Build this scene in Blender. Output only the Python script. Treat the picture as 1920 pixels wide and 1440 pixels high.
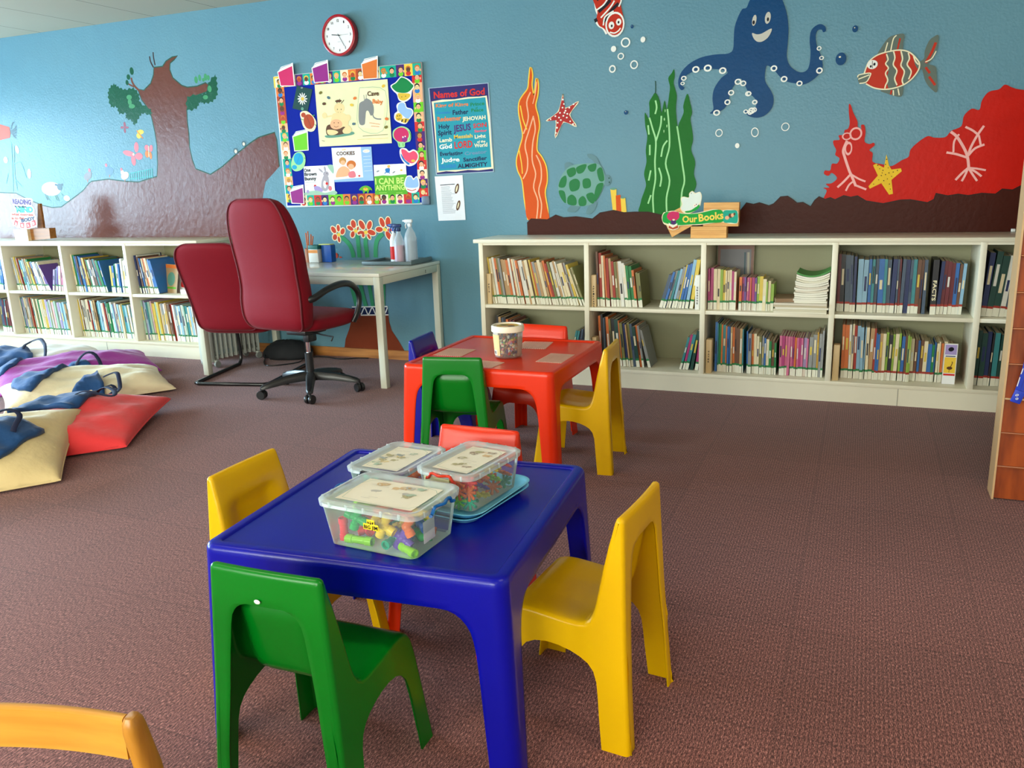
import bpy, bmesh, math, random
from math import sin, cos, pi, radians
from mathutils import Vector, Matrix

scene = bpy.context.scene
COL = scene.collection
for o in list(bpy.data.objects):
    bpy.data.objects.remove(o, do_unlink=True)

# ------------------------------------------------------------------ camera
def make_camera():
    yaw, pitch, roll = 0.403212904, 0.241817589, -0.0336273335
    f0 = Vector((-sin(yaw), cos(yaw), 0)); r0 = Vector((cos(yaw), sin(yaw), 0)); u0 = Vector((0, 0, 1))
    fw = f0 * cos(pitch) - u0 * sin(pitch); up = u0 * cos(pitch) + f0 * sin(pitch)
    r = r0 * cos(roll) + up * sin(roll); u = up * cos(roll) - r0 * sin(roll)
    m = Matrix(((r.x, u.x, -fw.x, 2.27553803), (r.y, u.y, -fw.y, -4.89192440), (r.z, u.z, -fw.z, 1.28821943), (0, 0, 0, 1)))
    cd = bpy.data.cameras.new('camera')
    cd.sensor_width = 36.0; cd.sensor_fit = 'HORIZONTAL'
    cd.lens = 1549.30873 / 1920.0 * 36.0
    cd.clip_start = 0.05; cd.clip_end = 60
    cam = bpy.data.objects.new('camera', cd)
    cam.matrix_world = m
    COL.objects.link(cam)
    scene.camera = cam
make_camera()

# ------------------------------------------------------------------ world, exposure, lights
world = bpy.data.worlds.new('world'); scene.world = world
world.use_nodes = True
bg = world.node_tree.nodes['Background']
bg.inputs['Color'].default_value = (0.62, 0.80, 1.0, 1)
bg.inputs['Strength'].default_value = 1.0
scene.view_settings.view_transform = 'Standard'
scene.view_settings.look = 'None'
scene.view_settings.exposure = 0.35
scene.view_settings.gamma = 1.0
scene.view_settings.use_curve_mapping = False

WALL_Y = 0.4107
XL, XR, YF, ZC = -6.8, 4.6, -7.2, 2.605
def area(name, loc, rot, sx, sy, power, col):
    l = bpy.data.lights.new(name, 'AREA'); l.shape = 'RECTANGLE'; l.size = sx; l.size_y = sy
    l.energy = power; l.color = col
    o = bpy.data.objects.new(name, l); o.location = loc; o.rotation_euler = rot
    COL.objects.link(o); return o
# daylight outside the two windows of the left wall and the windows of the wall behind the camera
DAY = (0.62, 0.82, 1.0)
WIN_L = [(-5.9, -3.1), (-2.9, -0.1)]        # y ranges
WIN_Z = (0.72, 2.2)
WIN_F = [(-4.6, -2.6), (-1.6, .4), (.8, 2.8)]      # x ranges on the front wall behind the camera
for k, (a, b) in enumerate(WIN_L):
    area('daylight_left', (XL - 0.25, (a + b) / 2, (WIN_Z[0] + WIN_Z[1]) / 2), (0, radians(-90), 0), WIN_Z[1] - WIN_Z[0] + .3, b - a + .3, 560, DAY)
for k, (a, b) in enumerate(WIN_F):
    area('daylight_behind', ((a + b) / 2, YF - 0.25, (WIN_Z[0] + WIN_Z[1]) / 2), (radians(90), 0, 0), b - a + .2, WIN_Z[1] - WIN_Z[0] + .2, 165, (1.0, 0.93, 0.80))
LAMP_W = 8.0
# ------------------------------------------------------------------ materials
def lin(c):
    c = c / 255.0
    return c / 12.92 if c <= 0.04045 else ((c + 0.055) / 1.055) ** 2.4
def L3(rgb): return (lin(rgb[0]), lin(rgb[1]), lin(rgb[2]), 1)
MATS = {}
def mat(name, rgb, rough=0.6, metal=0.0, bump=0.0, bscale=60.0, var=0.0, vscale=8.0, coat=0.0, sheen=0.0, spec=0.5, alpha=None):
    if name in MATS: return MATS[name]
    m = bpy.data.materials.new(name); m.use_nodes = True
    nt = m.node_tree; b = nt.nodes['Principled BSDF']
    b.inputs['Base Color'].default_value = L3(rgb)
    b.inputs['Roughness'].default_value = rough
    b.inputs['Metallic'].default_value = metal
    b.inputs['Specular IOR Level'].default_value = spec
    if coat: b.inputs['Coat Weight'].default_value = coat; b.inputs['Coat Roughness'].default_value = 0.12
    if sheen: b.inputs['Sheen Weight'].default_value = sheen; b.inputs['Sheen Roughness'].default_value = 0.4
    tc = None
    if bump or var:
        tc = nt.nodes.new('ShaderNodeTexCoord')
    if var:
        n = nt.nodes.new('ShaderNodeTexNoise'); n.inputs['Scale'].default_value = vscale; n.inputs['Detail'].default_value = 4
        nt.links.new(tc.outputs['Object'], n.inputs['Vector'])
        mx = nt.nodes.new('ShaderNodeMix'); mx.data_type = 'RGBA'
        c = L3(rgb)
        mx.inputs['A'].default_value = tuple(x * (1 - var) for x in c[:3]) + (1,)
        mx.inputs['B'].default_value = tuple(min(1, x * (1 + var)) for x in c[:3]) + (1,)
        nt.links.new(n.outputs['Fac'], mx.inputs['Factor']); nt.links.new(mx.outputs['Result'], b.inputs['Base Color'])
    if bump:
        n2 = nt.nodes.new('ShaderNodeTexNoise'); n2.inputs['Scale'].default_value = bscale; n2.inputs['Detail'].default_value = 3
        nt.links.new(tc.outputs['Object'], n2.inputs['Vector'])
        bp = nt.nodes.new('ShaderNodeBump'); bp.inputs['Strength'].default_value = bump; bp.inputs['Distance'].default_value = 0.01
        nt.links.new(n2.outputs['Fac'], bp.inputs['Height']); nt.links.new(bp.outputs['Normal'], b.inputs['Normal'])
    MATS[name] = m; return m

PAINT = dict(treebrown=(104, 52, 34), treebrown2=(108, 56, 36), dkbrown=(52, 24, 18), dkgreen=(25, 72, 52), foliage=(22, 84, 58), leaf=(60, 140, 88),
    pink=(226, 118, 128), dkpink=(150, 82, 98), cream=(240, 228, 190), yellowp=(240, 200, 70), orangep=(226, 120, 50), grey=(140, 140, 146), greyblue=(105, 142, 170),
    teal=(80, 178, 178), whitep=(240, 238, 228), sage=(100, 150, 128), salmon=(220, 84, 62), slate=(80, 108, 120), palteal=(120, 205, 215),
    orangered=(206, 66, 34), stemgreen=(58, 150, 100), terracotta=(122, 56, 34), navyp=(22, 36, 78), peach=(240, 176, 132), orangeweed=(214, 80, 10),
    redstar=(176, 42, 40), turtlegreen=(34, 118, 64), turtlegrey=(98, 134, 140), turtleshell=(112, 158, 148), weedgreen=(6, 104, 26), palegreen=(160, 218, 150),
    seabed=(64, 20, 8), coralred=(196, 20, 4), palepink=(242, 176, 168), starYellow=(232, 186, 36), octoblue=(2, 66, 112), greycream=(198, 194, 180),
    ink=(26, 26, 34), fishgrey=(98, 110, 100), fishred=(190, 46, 22),
    posterCream=(232, 228, 178), posterCream2=(238, 232, 190), mammoth=(132, 132, 130), babyskin=(236, 208, 150), brownp=(96, 62, 40), olive=(120, 110, 44), gold=(226, 184, 60),
    whitepaper=(238, 238, 240), bunny=(170, 162, 170), red=(212, 44, 40), lav=(168, 150, 200), sage2=(160, 196, 170), pblue=(150, 186, 232), hairtan=(200, 140, 70), hairor=(206, 110, 40),
    leafgreen=(92, 172, 40), limelight=(206, 234, 120), bluep=(40, 120, 190), photogreen=(30, 70, 66), magenta=(206, 40, 98), purplep=(150, 40, 130), lime=(112, 200, 30), emerald=(10, 130, 66),
    pinkred=(232, 76, 108), rust=(180, 70, 34), cyanp=(30, 160, 200), greenp=(20, 128, 70), purpled=(76, 34, 108), laminate=(170, 190, 206), navypurple=(44, 40, 104), tealposter=(34, 150, 168),
    signgreen=(6, 160, 60), turq=(20, 166, 140), yellowsign=(246, 214, 90), butterflywhite=(226, 236, 226), blockwood=(232, 172, 88), blockline=(170, 100, 40), blockpale=(240, 220, 180), blockbrown=(170, 110, 50))
for k_ in ('peach', 'olive', 'grey', 'hairtan', 'sage', 'brownp', 'gold', 'slate'): PAINT['faint_' + k_] = tuple(int(.45 * c + .55 * t) for c, t in zip(PAINT[k_], (226, 220, 204)))
PAINT['insertpaper'] = (230, 224, 206)
def pm(name):
    gl = name in ('treebrown', 'treebrown2', 'seabed', 'coralred', 'octoblue', 'weedgreen', 'orangeweed', 'foliage', 'terracotta')
    return mat('paint_' + name, PAINT[name], rough=0.24 if name.startswith(('tree', 'foliage', 'terra')) else 0.4, spec=.26 if name.startswith('tree') else .14, var=0.10, vscale=9, bump=(.16 if name.startswith('tree') else .12) if gl else 0, bscale=26 if name.startswith('tree') else 45)

def wood(name, rgb, rgb2, rough=0.35, scale=3.0, axis=0):
    if name in MATS: return MATS[name]
    m = bpy.data.materials.new(name); m.use_nodes = True; nt = m.node_tree; b = nt.nodes['Principled BSDF']
    tc = nt.nodes.new('ShaderNodeTexCoord'); mp = nt.nodes.new('ShaderNodeMapping')
    s = [14.0, 14.0, 14.0]; s[axis] = 1.2; mp.inputs['Scale'].default_value = s
    n = nt.nodes.new('ShaderNodeTexNoise'); n.inputs['Scale'].default_value = scale; n.inputs['Detail'].default_value = 6
    r = nt.nodes.new('ShaderNodeValToRGB'); r.color_ramp.elements[0].color = L3(rgb2); r.color_ramp.elements[1].color = L3(rgb)
    r.color_ramp.elements[0].position = .3; r.color_ramp.elements[1].position = .65
    nt.links.new(tc.outputs['Object'], mp.inputs['Vector']); nt.links.new(mp.outputs['Vector'], n.inputs['Vector'])
    nt.links.new(n.outputs['Fac'], r.inputs['Fac']); nt.links.new(r.outputs['Color'], b.inputs['Base Color'])
    b.inputs['Roughness'].default_value = rough
    MATS[name] = m; return m

def clear(name, rgb, opac=0.35, rough=0.25):
    if name in MATS: return MATS[name]
    m = bpy.data.materials.new(name); m.use_nodes = True; nt = m.node_tree; b = nt.nodes['Principled BSDF']
    b.inputs['Base Color'].default_value = L3(rgb); b.inputs['Roughness'].default_value = rough
    t = nt.nodes.new('ShaderNodeBsdfTransparent'); t.inputs['Color'].default_value = (0.93, 0.97, 0.97, 1)
    mx = nt.nodes.new('ShaderNodeMixShader'); fr = nt.nodes.new('ShaderNodeFresnel'); fr.inputs['IOR'].default_value = 1.4
    ad = nt.nodes.new('ShaderNodeMath'); ad.operation = 'ADD'; ad.inputs[1].default_value = opac; ad.use_clamp = True
    nt.links.new(fr.outputs['Fac'], ad.inputs[0]); nt.links.new(ad.outputs[0], mx.inputs['Fac'])
    nt.links.new(t.outputs[0], mx.inputs[1]); nt.links.new(b.outputs[0], mx.inputs[2])
    nt.links.new(mx.outputs[0], nt.nodes['Material Output'].inputs['Surface'])
    MATS[name] = m; return m

def wall_mat():
    m = mat('wall_paint', (104, 170, 206), rough=0.28, spec=.14, bump=0.16, bscale=70)
    nt = m.node_tree; b = nt.nodes['Principled BSDF']
    n = nt.nodes.new('ShaderNodeTexNoise'); n.inputs['Scale'].default_value = 1.3; n.inputs['Detail'].default_value = 5
    tc = nt.nodes.new('ShaderNodeTexCoord'); nt.links.new(tc.outputs['Object'], n.inputs['Vector'])
    r = nt.nodes.new('ShaderNodeValToRGB'); r.color_ramp.elements[0].color = L3((92, 136, 154)); r.color_ramp.elements[1].color = L3((108, 150, 162))
    nt.links.new(n.outputs['Fac'], r.inputs['Fac']); nt.links.new(r.outputs['Color'], b.inputs['Base Color'])
    return m

def carpet_mat():
    m = bpy.data.materials.new('carpet'); m.use_nodes = True; nt = m.node_tree; b = nt.nodes['Principled BSDF']
    N = nt.nodes.new; K = nt.links.new
    tc = N('ShaderNodeTexCoord')
    sp = N('ShaderNodeSeparateXYZ'); K(tc.outputs['Object'], sp.inputs[0])
    # fine speckle
    n1 = N('ShaderNodeTexNoise'); n1.inputs['Scale'].default_value = 330; n1.inputs['Detail'].default_value = 4; n1.inputs['Roughness'].default_value = .75
    K(tc.outputs['Object'], n1.inputs['Vector'])
    mp = N('ShaderNodeMapping'); mp.inputs['Scale'].default_value = (1.0, .18, 1.0); K(tc.outputs['Object'], mp.inputs['Vector'])
    n2 = N('ShaderNodeTexNoise'); n2.inputs['Scale'].default_value = 520; n2.inputs['Detail'].default_value = 2
    K(mp.outputs['Vector'], n2.inputs['Vector'])
    mix = N('ShaderNodeMath'); mix.operation = 'ADD'; K(n1.outputs['Fac'], mix.inputs[0]); K(n2.outputs['Fac'], mix.inputs[1])
    half = N('ShaderNodeMath'); half.operation = 'MULTIPLY'; half.inputs[1].default_value = .5; K(mix.outputs[0], half.inputs[0])
    r = N('ShaderNodeValToRGB'); e = r.color_ramp.elements
    e[0].position = .39; e[0].color = L3((48, 22, 20)); e[1].position = .64; e[1].color = L3((204, 142, 132))
    x = r.color_ramp.elements.new(.5); x.color = L3((110, 63, 60))
    K(half.outputs[0], r.inputs['Fac'])
    # broad patches
    n3 = N('ShaderNodeTexNoise'); n3.inputs['Scale'].default_value = 1.6; n3.inputs['Detail'].default_value = 3; K(tc.outputs['Object'], n3.inputs['Vector'])
    # carpet tiles half a metre square, each a little different
    def tile(out, off):
        a = N('ShaderNodeMath'); a.operation = 'ADD'; a.inputs[1].default_value = off; K(out, a.inputs[0])
        d = N('ShaderNodeMath'); d.operation = 'DIVIDE'; d.inputs[1].default_value = .5; K(a.outputs[0], d.inputs[0])
        f = N('ShaderNodeMath'); f.operation = 'FLOOR'; K(d.outputs[0], f.inputs[0])
        fr = N('ShaderNodeMath'); fr.operation = 'FRACT'; K(d.outputs[0], fr.inputs[0])
        s = N('ShaderNodeMath'); s.operation = 'SUBTRACT'; s.inputs[1].default_value = .5; K(fr.outputs[0], s.inputs[0])
        ab = N('ShaderNodeMath'); ab.operation = 'ABSOLUTE'; K(s.outputs[0], ab.inputs[0])
        g = N('ShaderNodeMath'); g.operation = 'GREATER_THAN'; g.inputs[1].default_value = .4955; K(ab.outputs[0], g.inputs[0])
        return f, g
    fx, gx = tile(sp.outputs['X'], 20 - 2.155 + 2.0)
    fy, gy = tile(sp.outputs['Y'], 20.1)
    cb = N('ShaderNodeCombineXYZ'); K(fx.outputs[0], cb.inputs[0]); K(fy.outputs[0], cb.inputs[1])
    wn = N('ShaderNodeTexWhiteNoise'); wn.noise_dimensions = '3D'; K(cb.outputs[0], wn.inputs['Vector'])
    tv = N('ShaderNodeMath'); tv.operation = 'MULTIPLY_ADD'; tv.inputs[1].default_value = .13; tv.inputs[2].default_value = .80; K(wn.outputs['Value'], tv.inputs[0])
    pv = N('ShaderNodeMath'); pv.operation = 'MULTIPLY_ADD'; pv.inputs[1].default_value = .3; K(n3.outputs['Fac'], pv.inputs[0]); K(tv.outputs[0], pv.inputs[2])
    gm = N('ShaderNodeMath'); gm.operation = 'MAXIMUM'; K(gx.outputs[0], gm.inputs[0]); K(gy.outputs[0], gm.inputs[1])
    gs = N('ShaderNodeMath'); gs.operation = 'MULTIPLY'; gs.inputs[1].default_value = .30; K(gm.outputs[0], gs.inputs[0])
    sub = N('ShaderNodeMath'); sub.operation = 'SUBTRACT'; K(pv.outputs[0], sub.inputs[0]); K(gs.outputs[0], sub.inputs[1])
    # ribs along Y
    rb = N('ShaderNodeMath'); rb.operation = 'MULTIPLY'; rb.inputs[1].default_value = 2 * pi / .0102; K(sp.outputs['X'], rb.inputs[0])
    sn = N('ShaderNodeMath'); sn.operation = 'SINE'; K(rb.outputs[0], sn.inputs[0])
    sa = N('ShaderNodeMath'); sa.operation = 'MULTIPLY_ADD'; sa.inputs[1].default_value = .26; K(sn.outputs[0], sa.inputs[0]); K(sub.outputs[0], sa.inputs[2])
    vm = N('ShaderNodeVectorMath'); vm.operation = 'SCALE'; K(r.outputs['Color'], vm.inputs[0]); K(sa.outputs[0], vm.inputs['Scale'])
    K(vm.outputs['Vector'], b.inputs['Base Color'])
    b.inputs['Roughness'].default_value = .85; b.inputs['Specular IOR Level'].default_value = .25
    b.inputs['Sheen Weight'].default_value = .12
    bp = N('ShaderNodeBump'); bp.inputs['Strength'].default_value = .35; bp.inputs['Distance'].default_value = .002
    K(half.outputs[0], bp.inputs['Height']); K(bp.outputs['Normal'], b.inputs['Normal'])
    return m

def ceiling_mat():
    m = mat('ceiling_board', (204, 200, 176), rough=.8)
    nt = m.node_tree; b = nt.nodes['Principled BSDF']; N = nt.nodes.new; K = nt.links.new
    tc = N('ShaderNodeTexCoord'); sp = N('ShaderNodeSeparateXYZ'); K(tc.outputs['Object'], sp.inputs[0])
    a = N('ShaderNodeMath'); a.operation = 'ADD'; a.inputs[1].default_value = 2.275 + 62.0; K(sp.outputs['X'], a.inputs[0])
    d = N('ShaderNodeMath'); d.operation = 'DIVIDE'; d.inputs[1].default_value = .62; K(a.outputs[0], d.inputs[0])
    fr = N('ShaderNodeMath'); fr.operation = 'FRACT'; K(d.outputs[0], fr.inputs[0])
    s = N('ShaderNodeMath'); s.operation = 'LESS_THAN'; s.inputs[1].default_value = .012; K(fr.outputs[0], s.inputs[0])
    mx = N('ShaderNodeMix'); mx.data_type = 'RGBA'; mx.inputs['A'].default_value = L3((180, 176, 154)); mx.inputs['B'].default_value = L3((96, 92, 84))
    K(s.outputs[0], mx.inputs['Factor']); K(mx.outputs['Result'], b.inputs['Base Color'])
    return m
# ------------------------------------------------------------------ object helpers
def tag(o, label=None, cat=None, group=None, kind=None):
    if label: o['label'] = label
    if cat: o['category'] = cat
    if group: o['group'] = group
    if kind: o['kind'] = kind
    return o
def empty(name, loc=(0, 0, 0), rz=0.0, label=None, cat=None, group=None, kind=None):
    o = bpy.data.objects.new(name, None); o.location = loc; o.rotation_euler = (0, 0, rz)
    o.empty_display_size = .05
    COL.objects.link(o); return tag(o, label, cat, group, kind)
def copy_tree(o, parent=None):
    c = o.copy(); COL.objects.link(c)
    if parent is not None: c.parent = parent
    for ch in list(o.children): copy_tree(ch, c)
    return c

class MB:
    def __init__(s): s.v = []; s.f = []; s.m = []; s.s = []; s.x = None
    def add(s, vs, fs, mi=0, smooth=False):
        n = len(s.v)
        if s.x is not None: vs = [s.x @ Vector(p) for p in vs]
        s.v += [tuple(p) for p in vs]
        for f in fs: s.f.append([n + i for i in f]); s.m.append(mi); s.s.append(smooth)
        return s
    def box(s, c, d, mi=0, rot=None, taper=None):
        x, y, z = d[0] / 2, d[1] / 2, d[2] / 2
        vs = [Vector((a * x, b * y, e * z)) for e in (-1, 1) for a, b in ((-1, -1), (1, -1), (1, 1), (-1, 1))]
        if taper:
            for k in range(4): vs[k].x *= taper; vs[k].y *= taper
        if rot is not None: vs = [rot @ p for p in vs]
        vs = [p + Vector(c) for p in vs]
        return s.add(vs, [(3, 2, 1, 0), (4, 5, 6, 7), (0, 1, 5, 4), (1, 2, 6, 5), (2, 3, 7, 6), (3, 0, 4, 7)], mi)
    def rbox(s, c, d, r=.004, mi=0, rot=None, seg=2, smooth=True):
        bm = bmesh.new(); bmesh.ops.create_cube(bm, size=1)
        bmesh.ops.scale(bm, vec=d, verts=bm.verts)
        bmesh.ops.bevel(bm, geom=list(bm.edges), offset=min(r, min(d) * .49), segments=seg, profile=.5, affect='EDGES')
        M_ = (rot.to_4x4() if rot is not None else Matrix.Identity(4)); M_ = Matrix.Translation(c) @ M_
        bm.transform(M_); bm.verts.index_update()
        s.add([v.co.copy() for v in bm.verts], [[v.index for v in f.verts] for f in bm.faces], mi, smooth); bm.free(); return s
    def tube(s, path, r, n=10, mi=0, cap=True, closed=False, flat=None):
        P = [Vector(p) for p in path]; rr = r if isinstance(r, (list, tuple)) else [r] * len(P)
        vs = []; fs = []; prev = None
        for i, p in enumerate(P):
            if closed: t = P[(i + 1) % len(P)] - P[i - 1]
            else: t = P[min(i + 1, len(P) - 1)] - P[max(i - 1, 0)]
            t.normalize()
            if prev is None:
                a = Vector((0, 0, 1)) if abs(t.z) < .9 else Vector((1, 0, 0))
                nrm = (a - t * a.dot(t)).normalized()
            else: nrm = (prev - t * prev.dot(t)).normalized()
            prev = nrm; b = t.cross(nrm)
            for k in range(n):
                a = 2 * pi * k / n
                ca, sa = cos(a), sin(a)
                if flat: ca *= flat
                vs.append(p + nrm * ca * rr[i] + b * sa * rr[i])
        m_ = len(P)
        for i in range(m_ if closed else m_ - 1):
            j = (i + 1) % m_
            for k in range(n):
                l = (k + 1) % n; fs.append((i * n + k, i * n + l, j * n + l, j * n + k))
        if cap and not closed:
            fs.append(tuple(range(n - 1, -1, -1))); fs.append(tuple((m_ - 1) * n + k for k in range(n)))
        return s.add(vs, fs, mi, True)
    def lathe(s, prof, c=(0, 0, 0), n=24, mi=0, rot=None, cap=True):
        vs = []; fs = []
        for r, z in prof:
            for k in range(n): vs.append(Vector((r * cos(2 * pi * k / n), r * sin(2 * pi * k / n), z)))
        for i in range(len(prof) - 1):
            for k in range(n):
                l = (k + 1) % n; fs.append((i * n + k, i * n + l, (i + 1) * n + l, (i + 1) * n + k))
        if cap:
            fs.append(tuple(range(n - 1, -1, -1))); fs.append(tuple((len(prof) - 1) * n + k for k in range(n)))
        if rot is not None: vs = [rot @ p for p in vs]
        vs = [p + Vector(c) for p in vs]
        return s.add(vs, fs, mi, True)
    def sphere(s, c, r, mi=0, n=12, sc=(1, 1, 1)):
        prof = [(r * sin(pi * i / 8) + 1e-5, -r * cos(pi * i / 8)) for i in range(9)]
        vs0 = len(s.v); s.lathe(prof, (0, 0, 0), n, mi)
        for i in range(vs0, len(s.v)):
            p = s.v[i]; s.v[i] = (c[0] + p[0] * sc[0], c[1] + p[1] * sc[1], c[2] + p[2] * sc[2])
        return s
    def loft(s, rings, mi=0, cap=True, smooth=True):
        n = len(rings[0]); vs = [p for r in rings for p in r]; fs = []
        for i in range(len(rings) - 1):
            for k in range(n):
                l = (k + 1) % n; fs.append((i * n + k, i * n + l, (i + 1) * n + l, (i + 1) * n + k))
        if cap: fs.append(tuple(range(n - 1, -1, -1))); fs.append(tuple((len(rings) - 1) * n + k for k in range(n)))
        return s.add(vs, fs, mi, smooth)
    def mesh(s, name, mats, angle=42):
        me = bpy.data.meshes.new(name)
        me.from_pydata(s.v, [], s.f)
        if not isinstance(mats, (list, tuple)): mats = [mats]
        for m_ in mats: me.materials.append(m_)
        me.polygons.foreach_set('material_index', s.m)
        me.polygons.foreach_set('use_smooth', s.s)
        me.update()
        if any(s.s) and angle < 180:
            me.set_sharp_from_angle(angle=radians(angle))
        return me
    def build(s, name, mats, parent=None, loc=None, rz=0.0, angle=42):
        o = bpy.data.objects.new(name, s.mesh(name, mats, angle))
        if loc is not None: o.location = loc
        o.rotation_euler = (0, 0, rz)
        if parent is not None: o.parent = parent
        COL.objects.link(o); return o

def catmull(pts, k=4, closed=True):
    n = len(pts); out = []
    for i in range(n if closed else n - 1):
        if closed: p = [pts[(i + j) % n] for j in (-1, 0, 1, 2)]
        else: p = [pts[max(0, min(n - 1, i + j))] for j in (-1, 0, 1, 2)]
        for t in range(k):
            t = t / k
            out.append(tuple(.5 * ((2 * p[1][a]) + (-p[0][a] + p[2][a]) * t + (2 * p[0][a] - 5 * p[1][a] + 4 * p[2][a] - p[3][a]) * t * t + (-p[0][a] + 3 * p[1][a] - 3 * p[2][a] + p[3][a]) * t ** 3) for a in range(len(pts[0]))))
    if not closed: out.append(tuple(pts[-1]))
    return out

def tri2d(poly):
    from mathutils.geometry import tessellate_polygon
    return tessellate_polygon([[Vector((p[0], p[1], 0)) for p in poly]])

def print_shapes(shapes, y, step=.0004, ppos='paint'):
    """flat painted or printed shapes lying on the plane y, each a hair in front of the one before"""
    mb = MB(); mats = []; idx = {}
    def mi(c):
        if c not in idx: idx[c] = len(mats); mats.append(pm(c))
        return idx[c]
    lay = 0
    def face(poly, c):
        nonlocal lay
        lay += 1; yy = y - lay * step
        ts = tri2d(poly); fs = []
        for a, b, d in ts:
            pa, pb, pd = poly[a], poly[b], poly[d]
            cr = (pb[0] - pa[0]) * (pd[1] - pa[1]) - (pb[1] - pa[1]) * (pd[0] - pa[0])
            fs.append((a, b, d) if cr > 0 else (a, d, b))
        mb.add([(p[0], yy, p[1]) for p in poly], fs, mi(c))
    for sh in shapes:
        k, c = sh[0], sh[1]
        if k == 'p':
            pts = [(p[0] / 1000, p[1] / 1000) for p in sh[3]]
            if sh[2]: pts = catmull(pts, 4)
            if c == 'foliage':
                q = []
                for i, p in enumerate(pts):
                    a = pts[i - 1]; b = pts[(i + 1) % len(pts)]; dx, dz = b[0] - a[0], b[1] - a[1]; l = math.hypot(dx, dz) or 1
                    w = .007 * (1 if i % 2 else -1); q.append((p[0] + dz / l * w, p[1] - dx / l * w))
                pts = q
            face(pts, c)
        elif k == 's':
            w = sh[2] / 1000 / 2 * 1.0
            pts = [(p[0] / 1000, p[1] / 1000) for p in sh[3]]
            if len(pts) > 2 and len(pts) < 40: pts = catmull(pts, 4, closed=False)
            lay += 1; yy = y - lay * step; vs = []; fs = []
            for i, p in enumerate(pts):
                a = pts[max(i - 1, 0)]; b = pts[min(i + 1, len(pts) - 1)]
                dx, dz = b[0] - a[0], b[1] - a[1]; l = math.hypot(dx, dz) or 1
                nx, nz = -dz / l, dx / l
                vs += [(p[0] + nx * w, yy, p[1] + nz * w), (p[0] - nx * w, yy, p[1] - nz * w)]
                if i: fs.append((2 * i - 2, 2 * i - 1, 2 * i + 1, 2 * i))
            mb.add(vs, fs, mi(c))
        elif k == 'e':
            cx, cz, rx, rz_, rot = [q / 1000 for q in sh[3][:4]] + [radians(sh[3][4])]
            n = 20 if rx > .012 else 12
            P = []
            for i in range(n):
                a = 2 * pi * i / n; ex, ez = rx * cos(a), rz_ * sin(a)
                P.append((cx + ex * cos(rot) - ez * sin(rot), cz + ex * sin(rot) + ez * cos(rot)))
            if sh[2]:
                lay += 1; yy = y - lay * step; h = sh[2]
                Q = [(cx + (p[0] - cx) * h, cz + (p[1] - cz) * h) for p in P]
                vs = [(p[0], yy, p[1]) for p in P] + [(p[0], yy, p[1]) for p in Q]
                mb.add(vs, [(i, (i + 1) % n, n + (i + 1) % n, n + i) for i in range(n)], mi(c))
            else: face(P, c)
    return mb, mats, y - lay * step

def text_geo(s, x0, z0, x1, z1, h, thick=0.0):
    """letters fitted between two baseline points on a vertical plane"""
    cu = bpy.data.curves.new('lettering', 'FONT'); cu.body = s; cu.size = 1.0; cu.resolution_u = 2; cu.offset = thick
    ob = bpy.data.objects.new('lettering', cu); COL.objects.link(ob)
    dg = bpy.context.evaluated_depsgraph_get(); me = bpy.data.meshes.new_from_object(ob.evaluated_get(dg))
    bpy.data.objects.remove(ob, do_unlink=True); bpy.data.curves.remove(cu)
    vs = [v.co.copy() for v in me.vertices]; fs = [list(p.vertices) for p in me.polygons]
    bpy.data.meshes.remove(me)
    if not vs: return [], []
    xs = [v.x for v in vs]; w = max(xs) - min(xs) or 1; mx = min(xs)
    L = math.hypot(x1 - x0, z1 - z0); ang = math.atan2(z1 - z0, x1 - x0)
    out = []
    for v in vs:
        a = (v.x - mx) / w * L; b = v.y / .70 * h
        out.append((x0 + a * cos(ang) - b * sin(ang), z0 + a * sin(ang) + b * cos(ang)))
    return out, fs

def lettering(texts, y, parent, name='lettering', thick=.03):
    mb = MB(); mats = []; idx = {}
    for (_, c, s, x0, z0, x1, z1, h) in texts:
        vs, fs = text_geo(s, x0 / 1000, z0 / 1000, x1 / 1000, z1 / 1000, h / 1000, thick)
        if c not in idx: idx[c] = len(mats); mats.append(pm(c))
        mb.add([(p[0], y, p[1]) for p in vs], fs, idx[c])
    if mb.v: return mb.build(name, mats, parent)

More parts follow.
